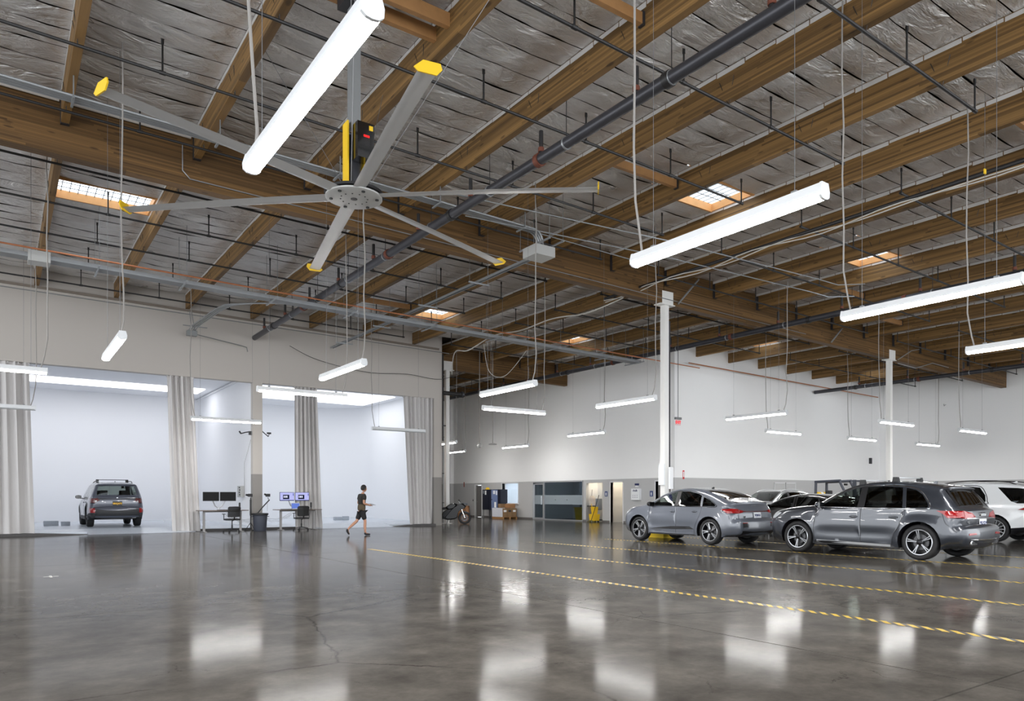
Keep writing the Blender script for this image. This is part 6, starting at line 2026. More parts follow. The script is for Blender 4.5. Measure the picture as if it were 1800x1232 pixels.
MB().tube([(-0.10, 0, 1.42), (-0.19, 0, 1.44)], 0.04, 10).build('lens', M['black_gloss'], c, smooth=40)
r = thing('camera_boom', 'black camera boom leaning up to the right from behind the grey bin', 'stand', (8.50, 29.95, 0))
MB().tube([(0, 0, 0.045), (0, 0, 0.72)], 0.022, 8).build('pole', M['black'], r, smooth=50)
MB().lathe([(0.001, 0.0), (0.2, 0.0), (0.2, 0.02), (0.03, 0.045), (0.001, 0.045)], 20).build('base_disc', M['black'], r, smooth=40)
MB().tube([(-0.02, -0.02, 0.66), (0.22, -0.05, 0.96), (0.47, -0.08, 1.24)], 0.024, 8).build('boom', M['black'], r, smooth=50)
MB().tube([(0.44, -0.08, 1.22), (0.40, -0.08, 1.34)], 0.02, 6).build('tilt_head', M['galv'], r)
c = MB().bevbox((0.40, -0.08, 1.42), (0.17, 0.13, 0.12), 0.02).build('camera_body', M['black'], r, smooth=50)
MB().tube([(0.34, -0.08, 1.43), (0.26, -0.08, 1.47)], 0.038, 10).build('lens', M['black_gloss'], c, smooth=40)
MB().tube([(0.38, -0.08, 1.18), (0.38, -0.08, 0.78)], 0.006, 5).build('cable', M['cable'], r)
r = thing('control_box', 'pale grey control box with black sockets on the studio partition', 'box', (8.37, 31.9, 1.58))
MB().bevbox((0, 0, 0), (0.16, 0.52, 0.48), 0.012).build('enclosure', M['box_grey'], r)
sk = MB()
for k in range(4):
    sk.box(-0.11, -0.08, -0.20 + 0.05 * (k % 2), -0.14 + 0.05 * (k % 2), -0.16 + 0.10 * k, -0.11 + 0.10 * k)
sk.build('sockets', M['black'], r)
MB().tube([(0.07, -0.3, -0.2), (0.03, -0.45, 1.2), (0.04, -1.55, 2.3), (0.03, -1.62, 2.38)], 0.007, 5).build('cable', M['cable'], r, smooth=60)
r = thing('boom_camera', 'black camera arm reaching left from the studio partition post, high up', 'camera', (8.36, 30.35, 3.95))
MB().cbox((0.02, 0, 0), (0.05, 0.08, 0.16)).build('wall_plate', M['galv_dull'], r)
MB().cbox((-0.04, 0, 0), (0.08, 0.10, 0.15)).build('mount', M['black'], r)
MB().tube([(-0.06, 0, 0.05), (-0.22, 0, 0.02), (-0.40, 0, -0.04)], 0.022, 8).build('arm', M['black'], r, smooth=50)
MB().tube([(-0.39, 0, -0.04), (-0.46, 0, 0.06)], 0.032, 8).build('camera_head', M['black'], r)
r = thing('boom_camera', 'black camera arm reaching right from the studio partition post, high up', 'camera', (8.80, 30.35, 3.98))
MB().cbox((-0.01, 0, 0.06), (0.05, 0.08, 0.10)).build('mount', M['black'], r)
MB().tube([(0.0, 0, 0.08), (0.14, 0, -0.04), (0.27, 0, -0.14)], 0.02, 8).build('arm', M['black'], r, smooth=50)
MB().tube([(0.26, 0, -0.14), (0.30, 0, -0.03)], 0.014, 6).build('link', M['black'], r)
MB().bevbox((0.29, 0, 0.0), (0.17, 0.08, 0.07), 0.015).build('camera_head', M['black'], r, smooth=50)

# pale concrete blocks in the studios
M['block'] = mat('concrete_block', (172, 178, 186), 0.8, vary=0.15, vscale=25, bump=0.4, bscale=60)
for (u, v, l, h, lab) in ((1.72, 35.4, 0.52, 0.20, 'longer pale block on the left studio floor beside the car'), (2.22, 35.2, 0.32, 0.17, 'shorter pale block touching the longer one beside the car'),
                          (14.1, 35.5, 0.36, 0.17, 'pale block on the right studio floor behind the walking person'), (14.45, 35.3, 0.28, 0.20, 'second pale block on the right studio floor, touching the first')):
    tag(MB().bevbox((u, v, PF + h / 2), (l, 0.25, h), 0.012).build('concrete_block', M['block']), lab, 'block', 'pale blocks on the studio floors')
tag(MB().prism([(0, 0), (0.9, 0.1), (1.4, 0.0), (1.7, 0.5), (0.9, 0.7), (0.1, 0.4)], lambda a, b, t: (6.5 + a, 38.6 + b, PF + 0.003 + t), 0, 0.10).build('folded_sheet', M['white']), 'crumpled white sheet on the studio floor behind the dark monitors', 'sheet')

# ------------------------------------------------------------------ person walking
def skin(name, verts, edges, radii, m, parent, sub=2, roots=(0,)):
    me = bpy.data.meshes.new(name + '_skeleton')
    me.from_pydata(verts, edges, [])
    ob = bpy.data.objects.new(name + '_skeleton', me)
    COL.objects.link(ob)
    sk = ob.modifiers.new('skin', 'SKIN')
    sk.use_smooth_shade = True
    for i, r_ in enumerate(radii):
        a = me.skin_vertices[0].data[i]
        a.radius = r_ if isinstance(r_, tuple) else (r_, r_)
        a.use_root = i in roots
    ss = ob.modifiers.new('sub', 'SUBSURF')
    ss.levels = sub
    ss.render_levels = sub
    dg = bpy.context.evaluated_depsgraph_get()
    res = bpy.data.meshes.new_from_object(ob.evaluated_get(dg))
    bpy.data.objects.remove(ob)
    bpy.data.meshes.remove(me)
    res.materials.clear()
    res.materials.append(m)
    res.polygons.foreach_set('use_smooth', [True] * len(res.polygons))
    return link(name, res, parent)

M['skin'] = mat('skin', (186, 138, 112), 0.55)
M['hair'] = mat('hair', (22, 20, 20), 0.6, bump=0.4, bscale=80)
M['shirt'] = mat('dark_shirt', (38, 36, 34), 0.85)
M['shirt_low'] = mat('olive_shirt_hem', (84, 72, 54), 0.85)
M['shorts'] = mat('black_shorts', (30, 30, 33), 0.85)
M['shoe'] = mat('black_shoe', (26, 26, 30), 0.6)
M['eye'] = mat('eye', (24, 20, 18), 0.3)
M['lip'] = mat('lip', (150, 92, 82), 0.5)

per = thing('person', 'person in dark shirt and black knee shorts walking right, holding a tablet', 'person', (10.42, 24.02, 0), 0.0)
V_, E_, R_s = [], [], []
def jv_(p, r_):
    V_.append(p)
    R_s.append(r_)
    return len(V_) - 1
def chain(ids):
    E_.extend([(a, b) for a, b in zip(ids[:-1], ids[1:])])
pel = jv_((0, 0, 0.94), (0.105, 0.085))
sp1 = jv_((0.01, 0, 1.12), (0.10, 0.075))
che = jv_((0.03, 0, 1.33), (0.12, 0.085))
nk0 = jv_((0.05, 0, 1.455), (0.065, 0.06))
nk1 = jv_((0.075, 0, 1.53), (0.052, 0.052))
chain([pel, sp1, che, nk0, nk1])
roots = [pel]
def leg_(y, knee, ank, heel, toe):
    h = jv_((0.0, y, 0.88), 0.07)
    th_ = jv_(((knee[0]) * .5, y, (0.88 + knee[2]) / 2), 0.062)
    k = jv_(knee, 0.054)
    cf = jv_((knee[0] * .62 + ank[0] * .38 - 0.012, y, knee[2] * .62 + ank[2] * .38), 0.055)
    a = jv_(ank, 0.036)
    f = jv_(heel, 0.035)
    t = jv_(toe, 0.026)
    chain([pel, h, th_, k, cf, a, f, t])
leg_(-0.095, (0.10, -0.095, 0.50), (0.10, -0.095, 0.10), (0.15, -0.095, 0.055), (0.27, -0.10, 0.035))
leg_(0.095, (-0.13, 0.095, 0.50), (-0.46, 0.095, 0.23), (-0.47, 0.095, 0.15), (-0.41, 0.095, 0.04))
hands = []
def arm_(s, elb, wr, pal):
    sh = jv_((0.03, s * 0.18, 1.40), 0.048)
    el = jv_(elb, 0.042)
    fm = jv_(tuple(elb[i] * .6 + wr[i] * .4 for i in range(3)), 0.041)
    w_ = jv_(wr, 0.028)
    p_ = jv_(pal, (0.040, 0.020))
    chain([che, sh, el, fm, w_, p_])
    hands.append((s, Vector(wr), Vector(pal)))
arm_(-1, (-0.02, -0.255, 1.13), (0.22, -0.18, 1.06), (0.30, -0.14, 1.06))
arm_(1, (-0.02, 0.255, 1.13), (0.21, 0.16, 1.08), (0.29, 0.12, 1.075))
for s, wv, pv in hands:
    d = (pv - wv).normalized()
    side = Vector((0, 0, 1)).cross(d).normalized()
    for k, (off, ln) in enumerate(((-0.030, 0.060), (-0.010, 0.072), (0.010, 0.070), (0.028, 0.054))):
        b0 = pv - d * 0.005 + side * off
        a = jv_(tuple(b0), 0.0095)
        b = jv_(tuple(b0 + d * ln * .5 + Vector((0, 0, -0.006))), 0.009)
        c = jv_(tuple(b0 + d * ln * .85 + Vector((0, 0, -0.028))), 0.008)
        chain([a, b, c])
        roots.append(a)
    tb = pv - d * 0.04 + side * (0.034 * -s)
    a = jv_(tuple(tb), 0.011)
    b = jv_(tuple(tb + d * 0.035 + side * (0.022 * -s) + Vector((0, 0, 0.012))), 0.010)
    c = jv_(tuple(tb + d * 0.062 + side * (0.018 * -s) + Vector((0, 0, 0.018))), 0.0085)
    chain([a, b, c])
    roots.append(a)
skin('body', V_, E_, R_s, M['skin'], per, 2, roots)
# head with a face turned the way the person walks
hd = MB()
hd.sphere((0.095, 0, 1.645), 0.105, 24, 16, (0.92, 0.74, 1.14))
vv = []
for p in hd.v:
    x, y, z = p
    dx, dz = x - 0.095, z - 1.645
    if dz < 0:
        y *= 1 - 0.28 * min(1, -dz / 0.12)
        if dx < 0:
            x = 0.095 + dx * (1 - 0.25 * min(1, -dz / 0.12))
    if dx > 0.05:
        x -= 0.010 * math.exp(-((dz - 0.012) / 0.018) ** 2)
        x += 0.022 * math.exp(-((dz + 0.022) / 0.02) ** 2 - (y / 0.014) ** 2)
        x += 0.008 * math.exp(-((dz + 0.095) / 0.02) ** 2)
    vv.append((x, y, z))
hd.v = vv
head = hd.build('head', M['skin'], per, smooth=80)
for s in (-1, 1):
    MB().sphere((0.178, s * 0.032, 1.660), 0.011, 8, 6).build('eye', M['eye'], head, smooth=60)
    MB().sphere((0.085, s * 0.078, 1.640), 0.030, 10, 8, (0.55, 0.3, 1.0)).build('ear', M['skin'], head, smooth=60)
MB().sphere((0.178, 0, 1.585), 0.02, 10, 6, (0.45, 1.0, 0.3)).build('mouth', M['lip'], head, smooth=60)
hr = MB().sphere((0.082, 0, 1.668), 0.113, 24, 14, (0.95, 0.80, 1.06))
keep = [f for f in hr.f if not (np.mean([hr.v[i][0] for i in f]) > 0.13 and np.mean([hr.v[i][2] for i in f]) < 1.705) and not (np.mean([hr.v[i][2] for i in f]) < 1.60)]
hr.f = keep
hr.build('hair', M['hair'], per, smooth=80)
# clothes
def shell(name, pts, m, eds=None, rts=(0,)):
    return skin(name, [p for p, r_ in pts], eds or [(i, i + 1) for i in range(len(pts) - 1)], [r_ for p, r_ in pts], m, per, 2, rts)
shell('shirt', [((0.01, 0, 1.02), (0.172, 0.14)), ((0.015, 0, 1.2), (0.168, 0.135)), ((0.03, 0, 1.345), (0.185, 0.135)), ((0.05, 0, 1.445), (0.08, 0.075)),
                ((0.03, -0.19, 1.40), 0.082), ((0.0, -0.24, 1.23), 0.076), ((0.03, 0.19, 1.40), 0.082), ((0.0, 0.24, 1.23), 0.076)], M['shirt'],
      [(0, 1), (1, 2), (2, 3), (2, 4), (4, 5), (2, 6), (6, 7)])
shell('shirt_hem', [((0.0, 0, 0.84), (0.178, 0.148)), ((0.005, 0, 0.97), (0.176, 0.145)), ((0.01, 0, 1.16), (0.17, 0.138))], M['shirt_low'])
shell('shorts', [((0.0, 0, 0.96), (0.165, 0.135)), ((0.01, -0.095, 0.78), 0.105), ((0.085, -0.098, 0.54), 0.088), ((-0.01, 0.095, 0.78), 0.105), ((-0.12, 0.098, 0.54), 0.088)], M['shorts'], [(0, 1), (1, 2), (0, 3), (3, 4)])
def shoe(a, h, t):
    return shell('shoe', [((a[0] - 0.01, a[1], a[2] + 0.005), 0.044), (h, (0.046, 0.046)), ((h[0] * .5 + t[0] * .5, h[1], h[2] * .5 + t[2] * .5 - .002), (0.046, 0.036)), (t, (0.038, 0.028))], M['shoe'])
shoe((0.10, -0.095, 0.105), (0.095, -0.095, 0.045), (0.29, -0.10, 0.033))
shoe((-0.46, 0.095, 0.235), (-0.50, 0.095, 0.17), (-0.415, 0.095, 0.035))
tb = thing('tablet', 'flat pale tablet held in the hands of the walking person', 'tablet', (10.42 + 0.40, 24.02, 1.09))
MB().cbox((0, 0, 0), (0.20, 0.26, 0.010), Matrix.Rotation(0.25, 3, 'Y')).build('tablet_body', M['alu'], tb)
MB().cbox((0.0015, 0, 0.0062), (0.18, 0.24, 0.002), Matrix.Rotation(0.25, 3, 'Y')).build('tablet_screen', M['screen_off'], tb)

# ------------------------------------------------------------------ motorcycle
M['moto_black'] = mat('moto_fairing', (10, 10, 14), 0.3, spec=0.25, coat=0.15)
M['moto_disc'] = mat('moto_disc', (90, 90, 94), 0.4, 0.6)
M['moto_frame'] = mat('moto_engine', (34, 34, 36), 0.45, 0.5)
def lens_prism(mb, poly, w, sc=0.80):
    cx = sum(p[0] for p in poly) / len(poly); cz = sum(p[1] for p in poly) / len(poly)
    n = len(poly)
    lay = [(-w, sc), (-w * .6, 1.0), (w * .6, 1.0), (w, sc)]
    vs = [(cx + (a - cx) * s, t, cz + (b - cz) * s) for t, s in lay for a, b in poly]
    fs = [tuple(range(n)), tuple(range(4 * n - 1, 3 * n - 1, -1))]
    for k in range(3):
        fs += [(k * n + i, k * n + (i + 1) % n, (k + 1) * n + (i + 1) % n, (k + 1) * n + i) for i in range(n)]
    mb.add(vs, fs)
    return mb
bk = thing('motorcycle', 'black sport motorcycle parked past the end of the studio wall', 'motorcycle', (18.25, 31.22, 0), -0.56)
def sp(pts): return smooth_path(pts + [pts[0]], 4)[:-1]
wheel_b = MB().lathe([(0.225, -0.05), (0.29, -0.058), (0.31, -0.03), (0.316, 0), (0.31, 0.03), (0.29, 0.058), (0.225, 0.05)], 36, axis='Y', closed=True).mesh('wheel', M['tyre'], smooth=50)
rim_b = MB().lathe([(0.205, -0.04), (0.228, -0.048), (0.228, 0.048), (0.205, 0.04)], 36, axis='Y', closed=True).lathe([(0.001, -0.05), (0.04, -0.05), (0.04, 0.05), (0.001, 0.05)], 14, axis='Y').mesh('rim', M['rim_dark'], smooth=40)
spk_b = MB().box(-0.014, 0.014, -0.015, 0.015, 0.03, 0.21).mesh('spoke', M['rim_dark'])
disc_b = MB().lathe([(0.10, 0.052), (0.155, 0.052), (0.155, 0.058), (0.10, 0.058)], 28, axis='Y', closed=True).lathe([(0.10, -0.052), (0.155, -0.052), (0.155, -0.058), (0.10, -0.058)], 28, axis='Y', closed=True).mesh('brake_disc', M['moto_disc'])
for x in (0.70, -0.72):
    wo = link('wheel', wheel_b, bk, (x, 0, 0.316))
    link('rim', rim_b, wo)
    link('brake_disc', disc_b, wo)
    for k in range(5):
        link('spoke', spk_b, wo, (0, 0, 0), (0, 2 * PI * k / 5 + 0.2, 0))
lens_prism(MB(), sp([(0.78, 0.90), (0.70, 0.80), (0.40, 0.62), (0.30, 0.30), (-0.05, 0.22), (-0.30, 0.28), (-0.10, 0.55), (0.10, 0.78), (0.30, 0.92), (0.48, 1.02), (0.62, 1.02)]), 0.20, 0.86).build('fairing', M['moto_black'], bk, smooth=35)
lens_prism(MB(), sp([(0.35, 0.98), (0.18, 1.04), (-0.05, 0.98), (-0.25, 0.82), (-0.1, 0.72), (0.2, 0.80)]), 0.15, 0.7).build('fuel_tank', M['moto_black'], bk, smooth=35)
lens_prism(MB(), sp([(-0.18, 0.84), (-0.45, 0.82), (-0.55, 0.86), (-0.75, 0.94), (-0.95, 1.0), (-0.90, 0.90), (-0.6, 0.76), (-0.25, 0.72)]), 0.11, 0.8).build('seat', M['rubber'], bk, smooth=35)
lens_prism(MB(), sp([(0.30, 0.70), (0.28, 0.35), (-0.30, 0.30), (-0.40, 0.55), (-0.1, 0.75)]), 0.14, 0.9).build('engine', M['moto_frame'], bk, smooth=35)
lens_prism(MB(), [(0.60, 1.00), (0.42, 1.16), (0.38, 1.16), (0.46, 1.00)], 0.12, 0.85).build('windscreen', M['car_glass'], bk)
for s in (-1, 1):
    MB().tube([(0.46, s * 0.10, 0.98), (0.70, s * 0.10, 0.32)], 0.026, 8).build('fork_leg', M['chrome'], bk, smooth=40)
    MB().tube([(-0.25, s * 0.10, 0.42), (-0.72, s * 0.10, 0.316)], 0.03, 8).build('swing_arm', M['moto_frame'], bk, smooth=40)
    MB().tube([(0.48, s * 0.08, 0.99), (0.42, s * 0.24, 0.98), (0.32, s * 0.34, 0.95)], 0.016, 8).build('handlebar', M['black'], bk, smooth=40)
    MB().tube([(0.50, s * 0.12, 1.06), (0.44, s * 0.26, 1.17)], 0.008, 6).sphere((0.42, s * 0.29, 1.19), 0.05, 10, 6, (0.4, 1.2, 0.7)).build('mirror', M['black'], bk, smooth=50)
MB().prism(sp([(0.42, 0.52), (0.62, 0.66), (0.86, 0.60), (0.98, 0.50), (0.84, 0.56), (0.62, 0.58)]), lambda a, b, t: (a, t, b), -0.06, 0.06).build('front_fender', M['moto_black'], bk, smooth=35)
MB().tube([(0.0, -0.15, 0.26), (-0.5, -0.16, 0.34), (-0.85, -0.17, 0.52)], 0.05, 10).build('exhaust', M['moto_frame'], bk, smooth=40)
MB().tube([(-0.10, 0.12, 0.28), (-0.2, 0.26, 0.01)], 0.014, 6).build('side_stand', M['galv'], bk)
MB().bevbox((0.74, 0, 0.90), (0.06, 0.16, 0.07), 0.015).build('headlight', M['lamp_clear'], bk)

# ------------------------------------------------------------------ forklift
M['lift_grey'] = mat('forklift_grey', (70, 74, 84), 0.5)
M['lift_body'] = mat('forklift_body', (60, 64, 70), 0.5)
fl = thing('forklift', 'grey forklift with overhead guard and yellow gas bottle, behind the cars', 'forklift', (33.0, 19.5, 0), -PI / 2)
lens_prism(MB(), [(-1.15, 0.30), (-1.20, 0.9), (-1.10, 1.08), (-0.30, 1.08), (-0.25, 0.30)], 0.55, 0.92).build('counterweight', M['lift_body'], fl)
MB().bevbox((0.25, 0, 0.52), (1.1, 1.0, 0.42), 0.05).build('chassis', M['lift_body'], fl)
MB().bevbox((-0.35, 0, 1.15), (0.50, 0.5, 0.14), 0.05).build('seat', M['black'], fl, smooth=40)
MB().bevbox((-0.58, 0, 1.42), (0.12, 0.48, 0.50), 0.05).build('seat_back', M['black'], fl, smooth=40)
for s in (-1, 1):
    MB().tube([(-1.0, s * 0.48, 1.05), (-0.98, s * 0.46, 2.06)], 0.065, 8).build('guard_post', M['lift_grey'], fl, smooth=40)
    MB().tube([(0.72, s * 0.48, 0.7), (0.55, s * 0.47, 1.5), (0.25, s * 0.46, 2.08)], 0.06, 8).build('guard_post', M['lift_grey'], fl, smooth=40)
    MB().tube([(-1.02, s * 0.47, 2.08), (0.30, s * 0.47, 2.12)], 0.065, 8).build('guard_rail', M['lift_grey'], fl, smooth=40)
    MB().box(0.82, 0.96, s * 0.30 - 0.05, s * 0.30 + 0.05, 0.12, 2.15).build('mast_rail', M['lift_grey'], fl)
    MB().box(0.98, 2.05, s * 0.26 - 0.05, s * 0.26 + 0.05, 0.06, 0.11).box(0.96, 1.02, s * 0.26 - 0.05, s * 0.26 + 0.05, 0.06, 0.62).build('fork', M['steel_dark'], fl)
    for x, rr_ in ((0.62, 0.33), (-0.80, 0.27)):
        wo = MB().lathe([(0.001, -0.09), (rr_ - 0.02, -0.10), (rr_, -0.06), (rr_, 0.06), (rr_ - 0.02, 0.10), (0.001, 0.09)], 24, (x, s * 0.50, rr_), 'Y').build('wheel', M['tyre'], fl, smooth=40)
for k in range(5):
    x = -0.9 + 0.27 * k
    MB().box(x - 0.03, x + 0.03, -0.46, 0.46, 2.07, 2.12).build('guard_bar', M['lift_grey'], fl)
MB().box(0.80, 0.98, -0.36, 0.36, 2.06, 2.14).box(0.96, 1.0, -0.45, 0.45, 0.35, 0.42).build('mast_cross', M['lift_grey'], fl)
tk = MB().lathe([(0.001, -0.47), (0.11, -0.45), (0.17, -0.38), (0.17, 0.38), (0.11, 0.45), (0.001, 0.47)], 20, (-1.0, 0, 1.43), 'Y').build('gas_bottle', M['yellow'], fl, smooth=40)
MB().lathe([(0.173, -0.16), (0.173, 0.06)], 20, (-1.0, 0, 1.43), 'Y').build('bottle_label', M['white'], tk)
MB().lathe([(0.10, 0.40), (0.12, 0.40), (0.12, 0.50), (0.10, 0.50)], 16, (-1.0, 0, 1.43), 'Y', closed=True).build('bottle_collar', M['yellow'], tk)
ring = [(0.30 + 0.1 * math.sin(a) * .5, 0.17 * math.cos(a), 1.32 + 0.16 * math.sin(a)) for a in [2 * PI * q / 16 for q in range(17)]]
MB().tube(ring, 0.015, 6).tube([(0.30, 0, 1.32), (0.50, 0, 1.0)], 0.025, 6).build('steering_wheel', M['black'], fl, smooth=50)
MB().bevbox((0.1, 0.30, 1.95), (0.12, 0.16, 0.10), 0.02).build('work_lamp', M['black'], fl)

# cleaning machine and yellow guard by the first column
M['yellow_pad'] = mat('yellow_guard', (236, 200, 30), 0.5)
r = thing('column_guard', 'low yellow pad round the foot of the first white column, under the car', 'guard', (18.2, 17.05, 0))
MB().box(-0.34, -0.21, -0.34, 0.34, 0, 0.17).box(0.21, 0.34, -0.34, 0.34, 0, 0.17).box(-0.21, 0.21, -0.34, -0.28, 0, 0.17).box(-0.21, 0.21, 0.14, 0.34, 0, 0.17).build('pad', M['yellow_pad'], r)
M['violet'] = mat('violet_lid', (78, 78, 150), 0.5)
r = thing('cleaning_machine', 'upright yellow machine with a blue-violet top, seen through the light grey car\'s windows', 'machine', (21.05, 19.5, 0))
MB().bevbox((0, 0, 0.35), (0.5, 0.6, 0.62), 0.08).build('base_tank', M['yellow'], r, smooth=40)
MB().tube([(0, 0.1, 0.6), (0, 0.1, 1.12)], 0.05, 8).build('neck', M['yellow'], r)
MB().lathe([(0.001, 1.10), (0.22, 1.10), (0.25, 1.18), (0.001, 1.18)], 18).build('tray', M['yellow'], r, smooth=40)
MB().lathe([(0.20, 1.18), (0.19, 1.40), (0.10, 1.52), (0.001, 1.53)], 18).build('top', M['violet'], r, smooth=50)
for s in (-1, 1):
    MB().lathe([(0.001, -0.03), (0.1, -0.03), (0.1, 0.03), (0.001, 0.03)], 16, (s * 0.27, 0, 0.10), 'X').build('wheel', M['rubber'], r)
# ------------------------------------------------------------------ office wall: doors, window, glass front
U0 = 26.3
def frame_rect(mb, v0, v1, z0, z1, w_, u0, u1, sill=True):
    mb.box(u0, u1, v0 - w_, v0, z0, z1 + w_)
    mb.box(u0, u1, v1, v1 + w_, z0, z1 + w_)
    mb.box(u0, u1, v0 - w_, v1 + w_, z1, z1 + w_)
    if sill:
        mb.box(u0, u1, v0 - w_, v1 + w_, z0 - w_, z0)
    return mb
d = struct(MB().box(26.36, 26.41, 40.89, 41.63, 0.012, 2.11).build('door_1', M['grey_door']))
frame_rect(MB(), 40.86, 41.66, 0.0, 2.13, 0.06, 26.27, 26.32, False).build('door_frame', M['frame_white'], d)
MB().tube([(26.36, 41.52, 1.02), (26.30, 41.52, 1.02), (26.30, 41.40, 1.02)], 0.012, 8).build('door_handle', M['galv'], d)
d = struct(MB().box(26.42, 26.46, 24.18, 25.06, 0.012, 2.08).build('door_2', M['grey_door']))
frame_rect(MB(), 24.12, 25.12, 0.0, 2.11, 0.05, 26.28, 26.46, False).build('door_frame', M['frame_white'], d)
MB().tube([(26.42, 24.98, 1.02), (26.36, 24.98, 1.02), (26.36, 24.86, 1.02)], 0.012, 8).build('door_handle', M['galv'], d)
d = struct(frame_rect(MB(), 27.42, 28.34, 0.0, 2.11, 0.05, 26.28, 26.46, False).build('door_3', M['frame_white']))

w = struct(frame_rect(MB(), 36.69, 38.44, 0.97, 2.2, 0.05, 26.28, 26.5).build('window_1', M['frame_white']))
MB().box(26.40, 26.41, 36.69, 38.44, 0.97, 2.2).build('pane', M['glass'], w)
MB().box(26.20, 26.32, 36.6, 38.52, 0.90, 0.945).build('window_sill', M['frame_white'], w)
MB().box(26.36, 26.44, 38.2, 38.26, 0.97, 2.2).build('mullion', M['frame_white'], w)

w = struct(frame_rect(MB(), 30.60, 35.10, 0.06, 2.2, 0.05, 26.27, 26.42).box(26.28, 26.41, 34.06, 34.14, 0.06, 2.2).build('window_2', M['alu']))
MB().box(26.335, 26.345, 30.62, 34.06, 0.07, 2.19).build('pane', M['glass_smoke'], w)
MB().box(26.330, 26.334, 30.62, 34.06, 0.92, 1.45).build('frosted_band', M['frosted'], w)
for v in (31.95, 33.0):
    MB().lathe([(0.001, 0), (0.03, 0), (0.03, 0.03), (0.001, 0.03)], 14, (26.30, v, 1.18), 'X').build('stand_off', M['chrome'], w)
d = struct(frame_rect(MB(), 34.22, 35.02, 0.12, 2.08, 0.07, 26.31, 26.37).build('door_4', M['alu']))
MB().box(26.335, 26.345, 34.22, 35.02, 0.12, 2.08).build('pane', M['glass_smoke'], d)
MB().box(26.330, 26.334, 34.22, 35.02, 0.92, 1.45).build('frosted_band', M['frosted'], d)
MB().tube([(26.28, 34.30, 0.9), (26.28, 34.30, 1.4)], 0.015, 8).build('door_handle', M['chrome'], d)

# inside the glass-fronted room
for k in range(4):
    v = 30.75 + k * 0.85
    c = thing('tall_cabinet', ['grey cabinet inside the glass front, farthest right', 'grey cabinet inside the glass front, second from its right', 'grey cabinet inside the glass front, third from its right', 'grey cabinet inside the glass front, beside the glass door'][k], 'cabinet', (29.4, v, 0), 0, 'cabinets behind the glass front')
    MB().box(-0.3, 0.5, 0.02, 0.82, 0.0, 2.3).build('carcass', M['office_dark'], c)
    for s in (0, 1):
        dd = MB().box(-0.32, -0.30, 0.03 + 0.395 * s, 0.415 + 0.395 * s, 0.05, 2.27).build('cabinet_door', M['office_dark'], c)
        MB().box(-0.34, -0.32, 0.36 + 0.1 * s, 0.38 + 0.1 * s, 1.0, 1.15).build('handle', M['chrome'], dd)
r = thing('yellow_bin', 'yellow bin inside the glass-fronted room', 'bin', (27.2, 31.6, 0))
MB().prism([(-0.3, -0.4), (0.3, -0.4), (0.3, 0.4), (-0.3, 0.4)], lambda a, b, t: (a * (0.85 + .25 * t), b * (0.85 + .25 * t), t), 0.0, 0.72).build('tub', M['yellow'], r)
MB().box(-0.36, 0.36, -0.46, 0.46, 0.72, 0.76).build('lid', M['yellow'], r)
M['cover_grey'] = mat('grey_cover', (150, 156, 158), 0.8, bump=0.4, bscale=6)
mb = MB()
rows = []
for j in range(9):
    t = j / 8
    rows.append([(27.9 + 0.3 * math.cos(PI * i / 8) * (1 - .5 * t), 37.35 + 0.62 * (2 * i / 8 - 1) * math.sqrt(max(0.02, 1 - t ** 2.2)), 0.0 + 1.62 * t) for i in range(9)])
mb.grid(rows)
mb.grid([[(p[0] + 0.5, p[1], p[2]) for p in r_] for r_ in rows])
tag(mb.build('covered_machine', M['cover_grey'], None, smooth=60), 'grey covered lump seen through the small bright window', 'machine')

# lockers by the door, with a hard hat on top
def locker(v0, v1, lab, door_m, papers):
    r = thing('locker', lab, 'cabinet', (25.95, (v0 + v1) / 2, 0), 0, 'dark steel cabinets by the grey door')
    h = (v1 - v0) / 2
    MB().box(-0.22, 0.32, -h, h, 0.52, 1.82).build('carcass', M['navy'], r)
    dr = MB().box(-0.245, -0.22, -h + 0.30, h - 0.02, 0.55, 1.80).build('locker_door', door_m, r)
    for (y, z, w_, hh, m_) in papers:
        MB().box(-0.25, -0.246, y - w_ / 2, y + w_ / 2, z - hh / 2, z + hh / 2).build('notice', M[m_], dr)
    MB().cbox((-0.255, h - 0.10, 1.18), (0.02, 0.05, 0.07)).build('latch', M['black'], dr)
    for s in (-1, 1):
        for x in (-0.18, 0.28):
            MB().box(x - 0.02, x + 0.02, s * (h - 0.05) - 0.02, s * (h - 0.05) + 0.02, 0, 0.52).build('leg', M['galv'], r)
locker(38.88, 39.88, 'dark cabinet with a black door, nearer the grey door', M['navy'], [(0.10, 1.62, 0.16, 0.26, 'plate_white'), (0.34, 1.66, 0.14, 0.2, 'office_dark')])
locker(37.82, 38.84, 'dark cabinet with a steel-blue door, nearer the small window', M['steelblue'], [(-0.12, 1.60, 0.14, 0.26, 'plate_white'), (0.16, 1.64, 0.24, 0.22, 'plate_white')])
r = thing('hard_hat', 'yellow hard hat lying on the cabinet nearer the grey door', 'helmet', (25.95, 39.62, 1.822))
MB().lathe([(0.165, 0.0), (0.17, 0.012), (0.135, 0.025), (0.125, 0.08), (0.08, 0.135), (0.001, 0.15)], 20).build('dome', M['yellow'], r, smooth=50)
MB().prism([(-0.16, -0.08), (-0.23, -0.05), (-0.24, 0.05), (-0.16, 0.08)], lambda a, b, t: (a, b, t), 0.0, 0.01).build('brim', M['yellow'], r)

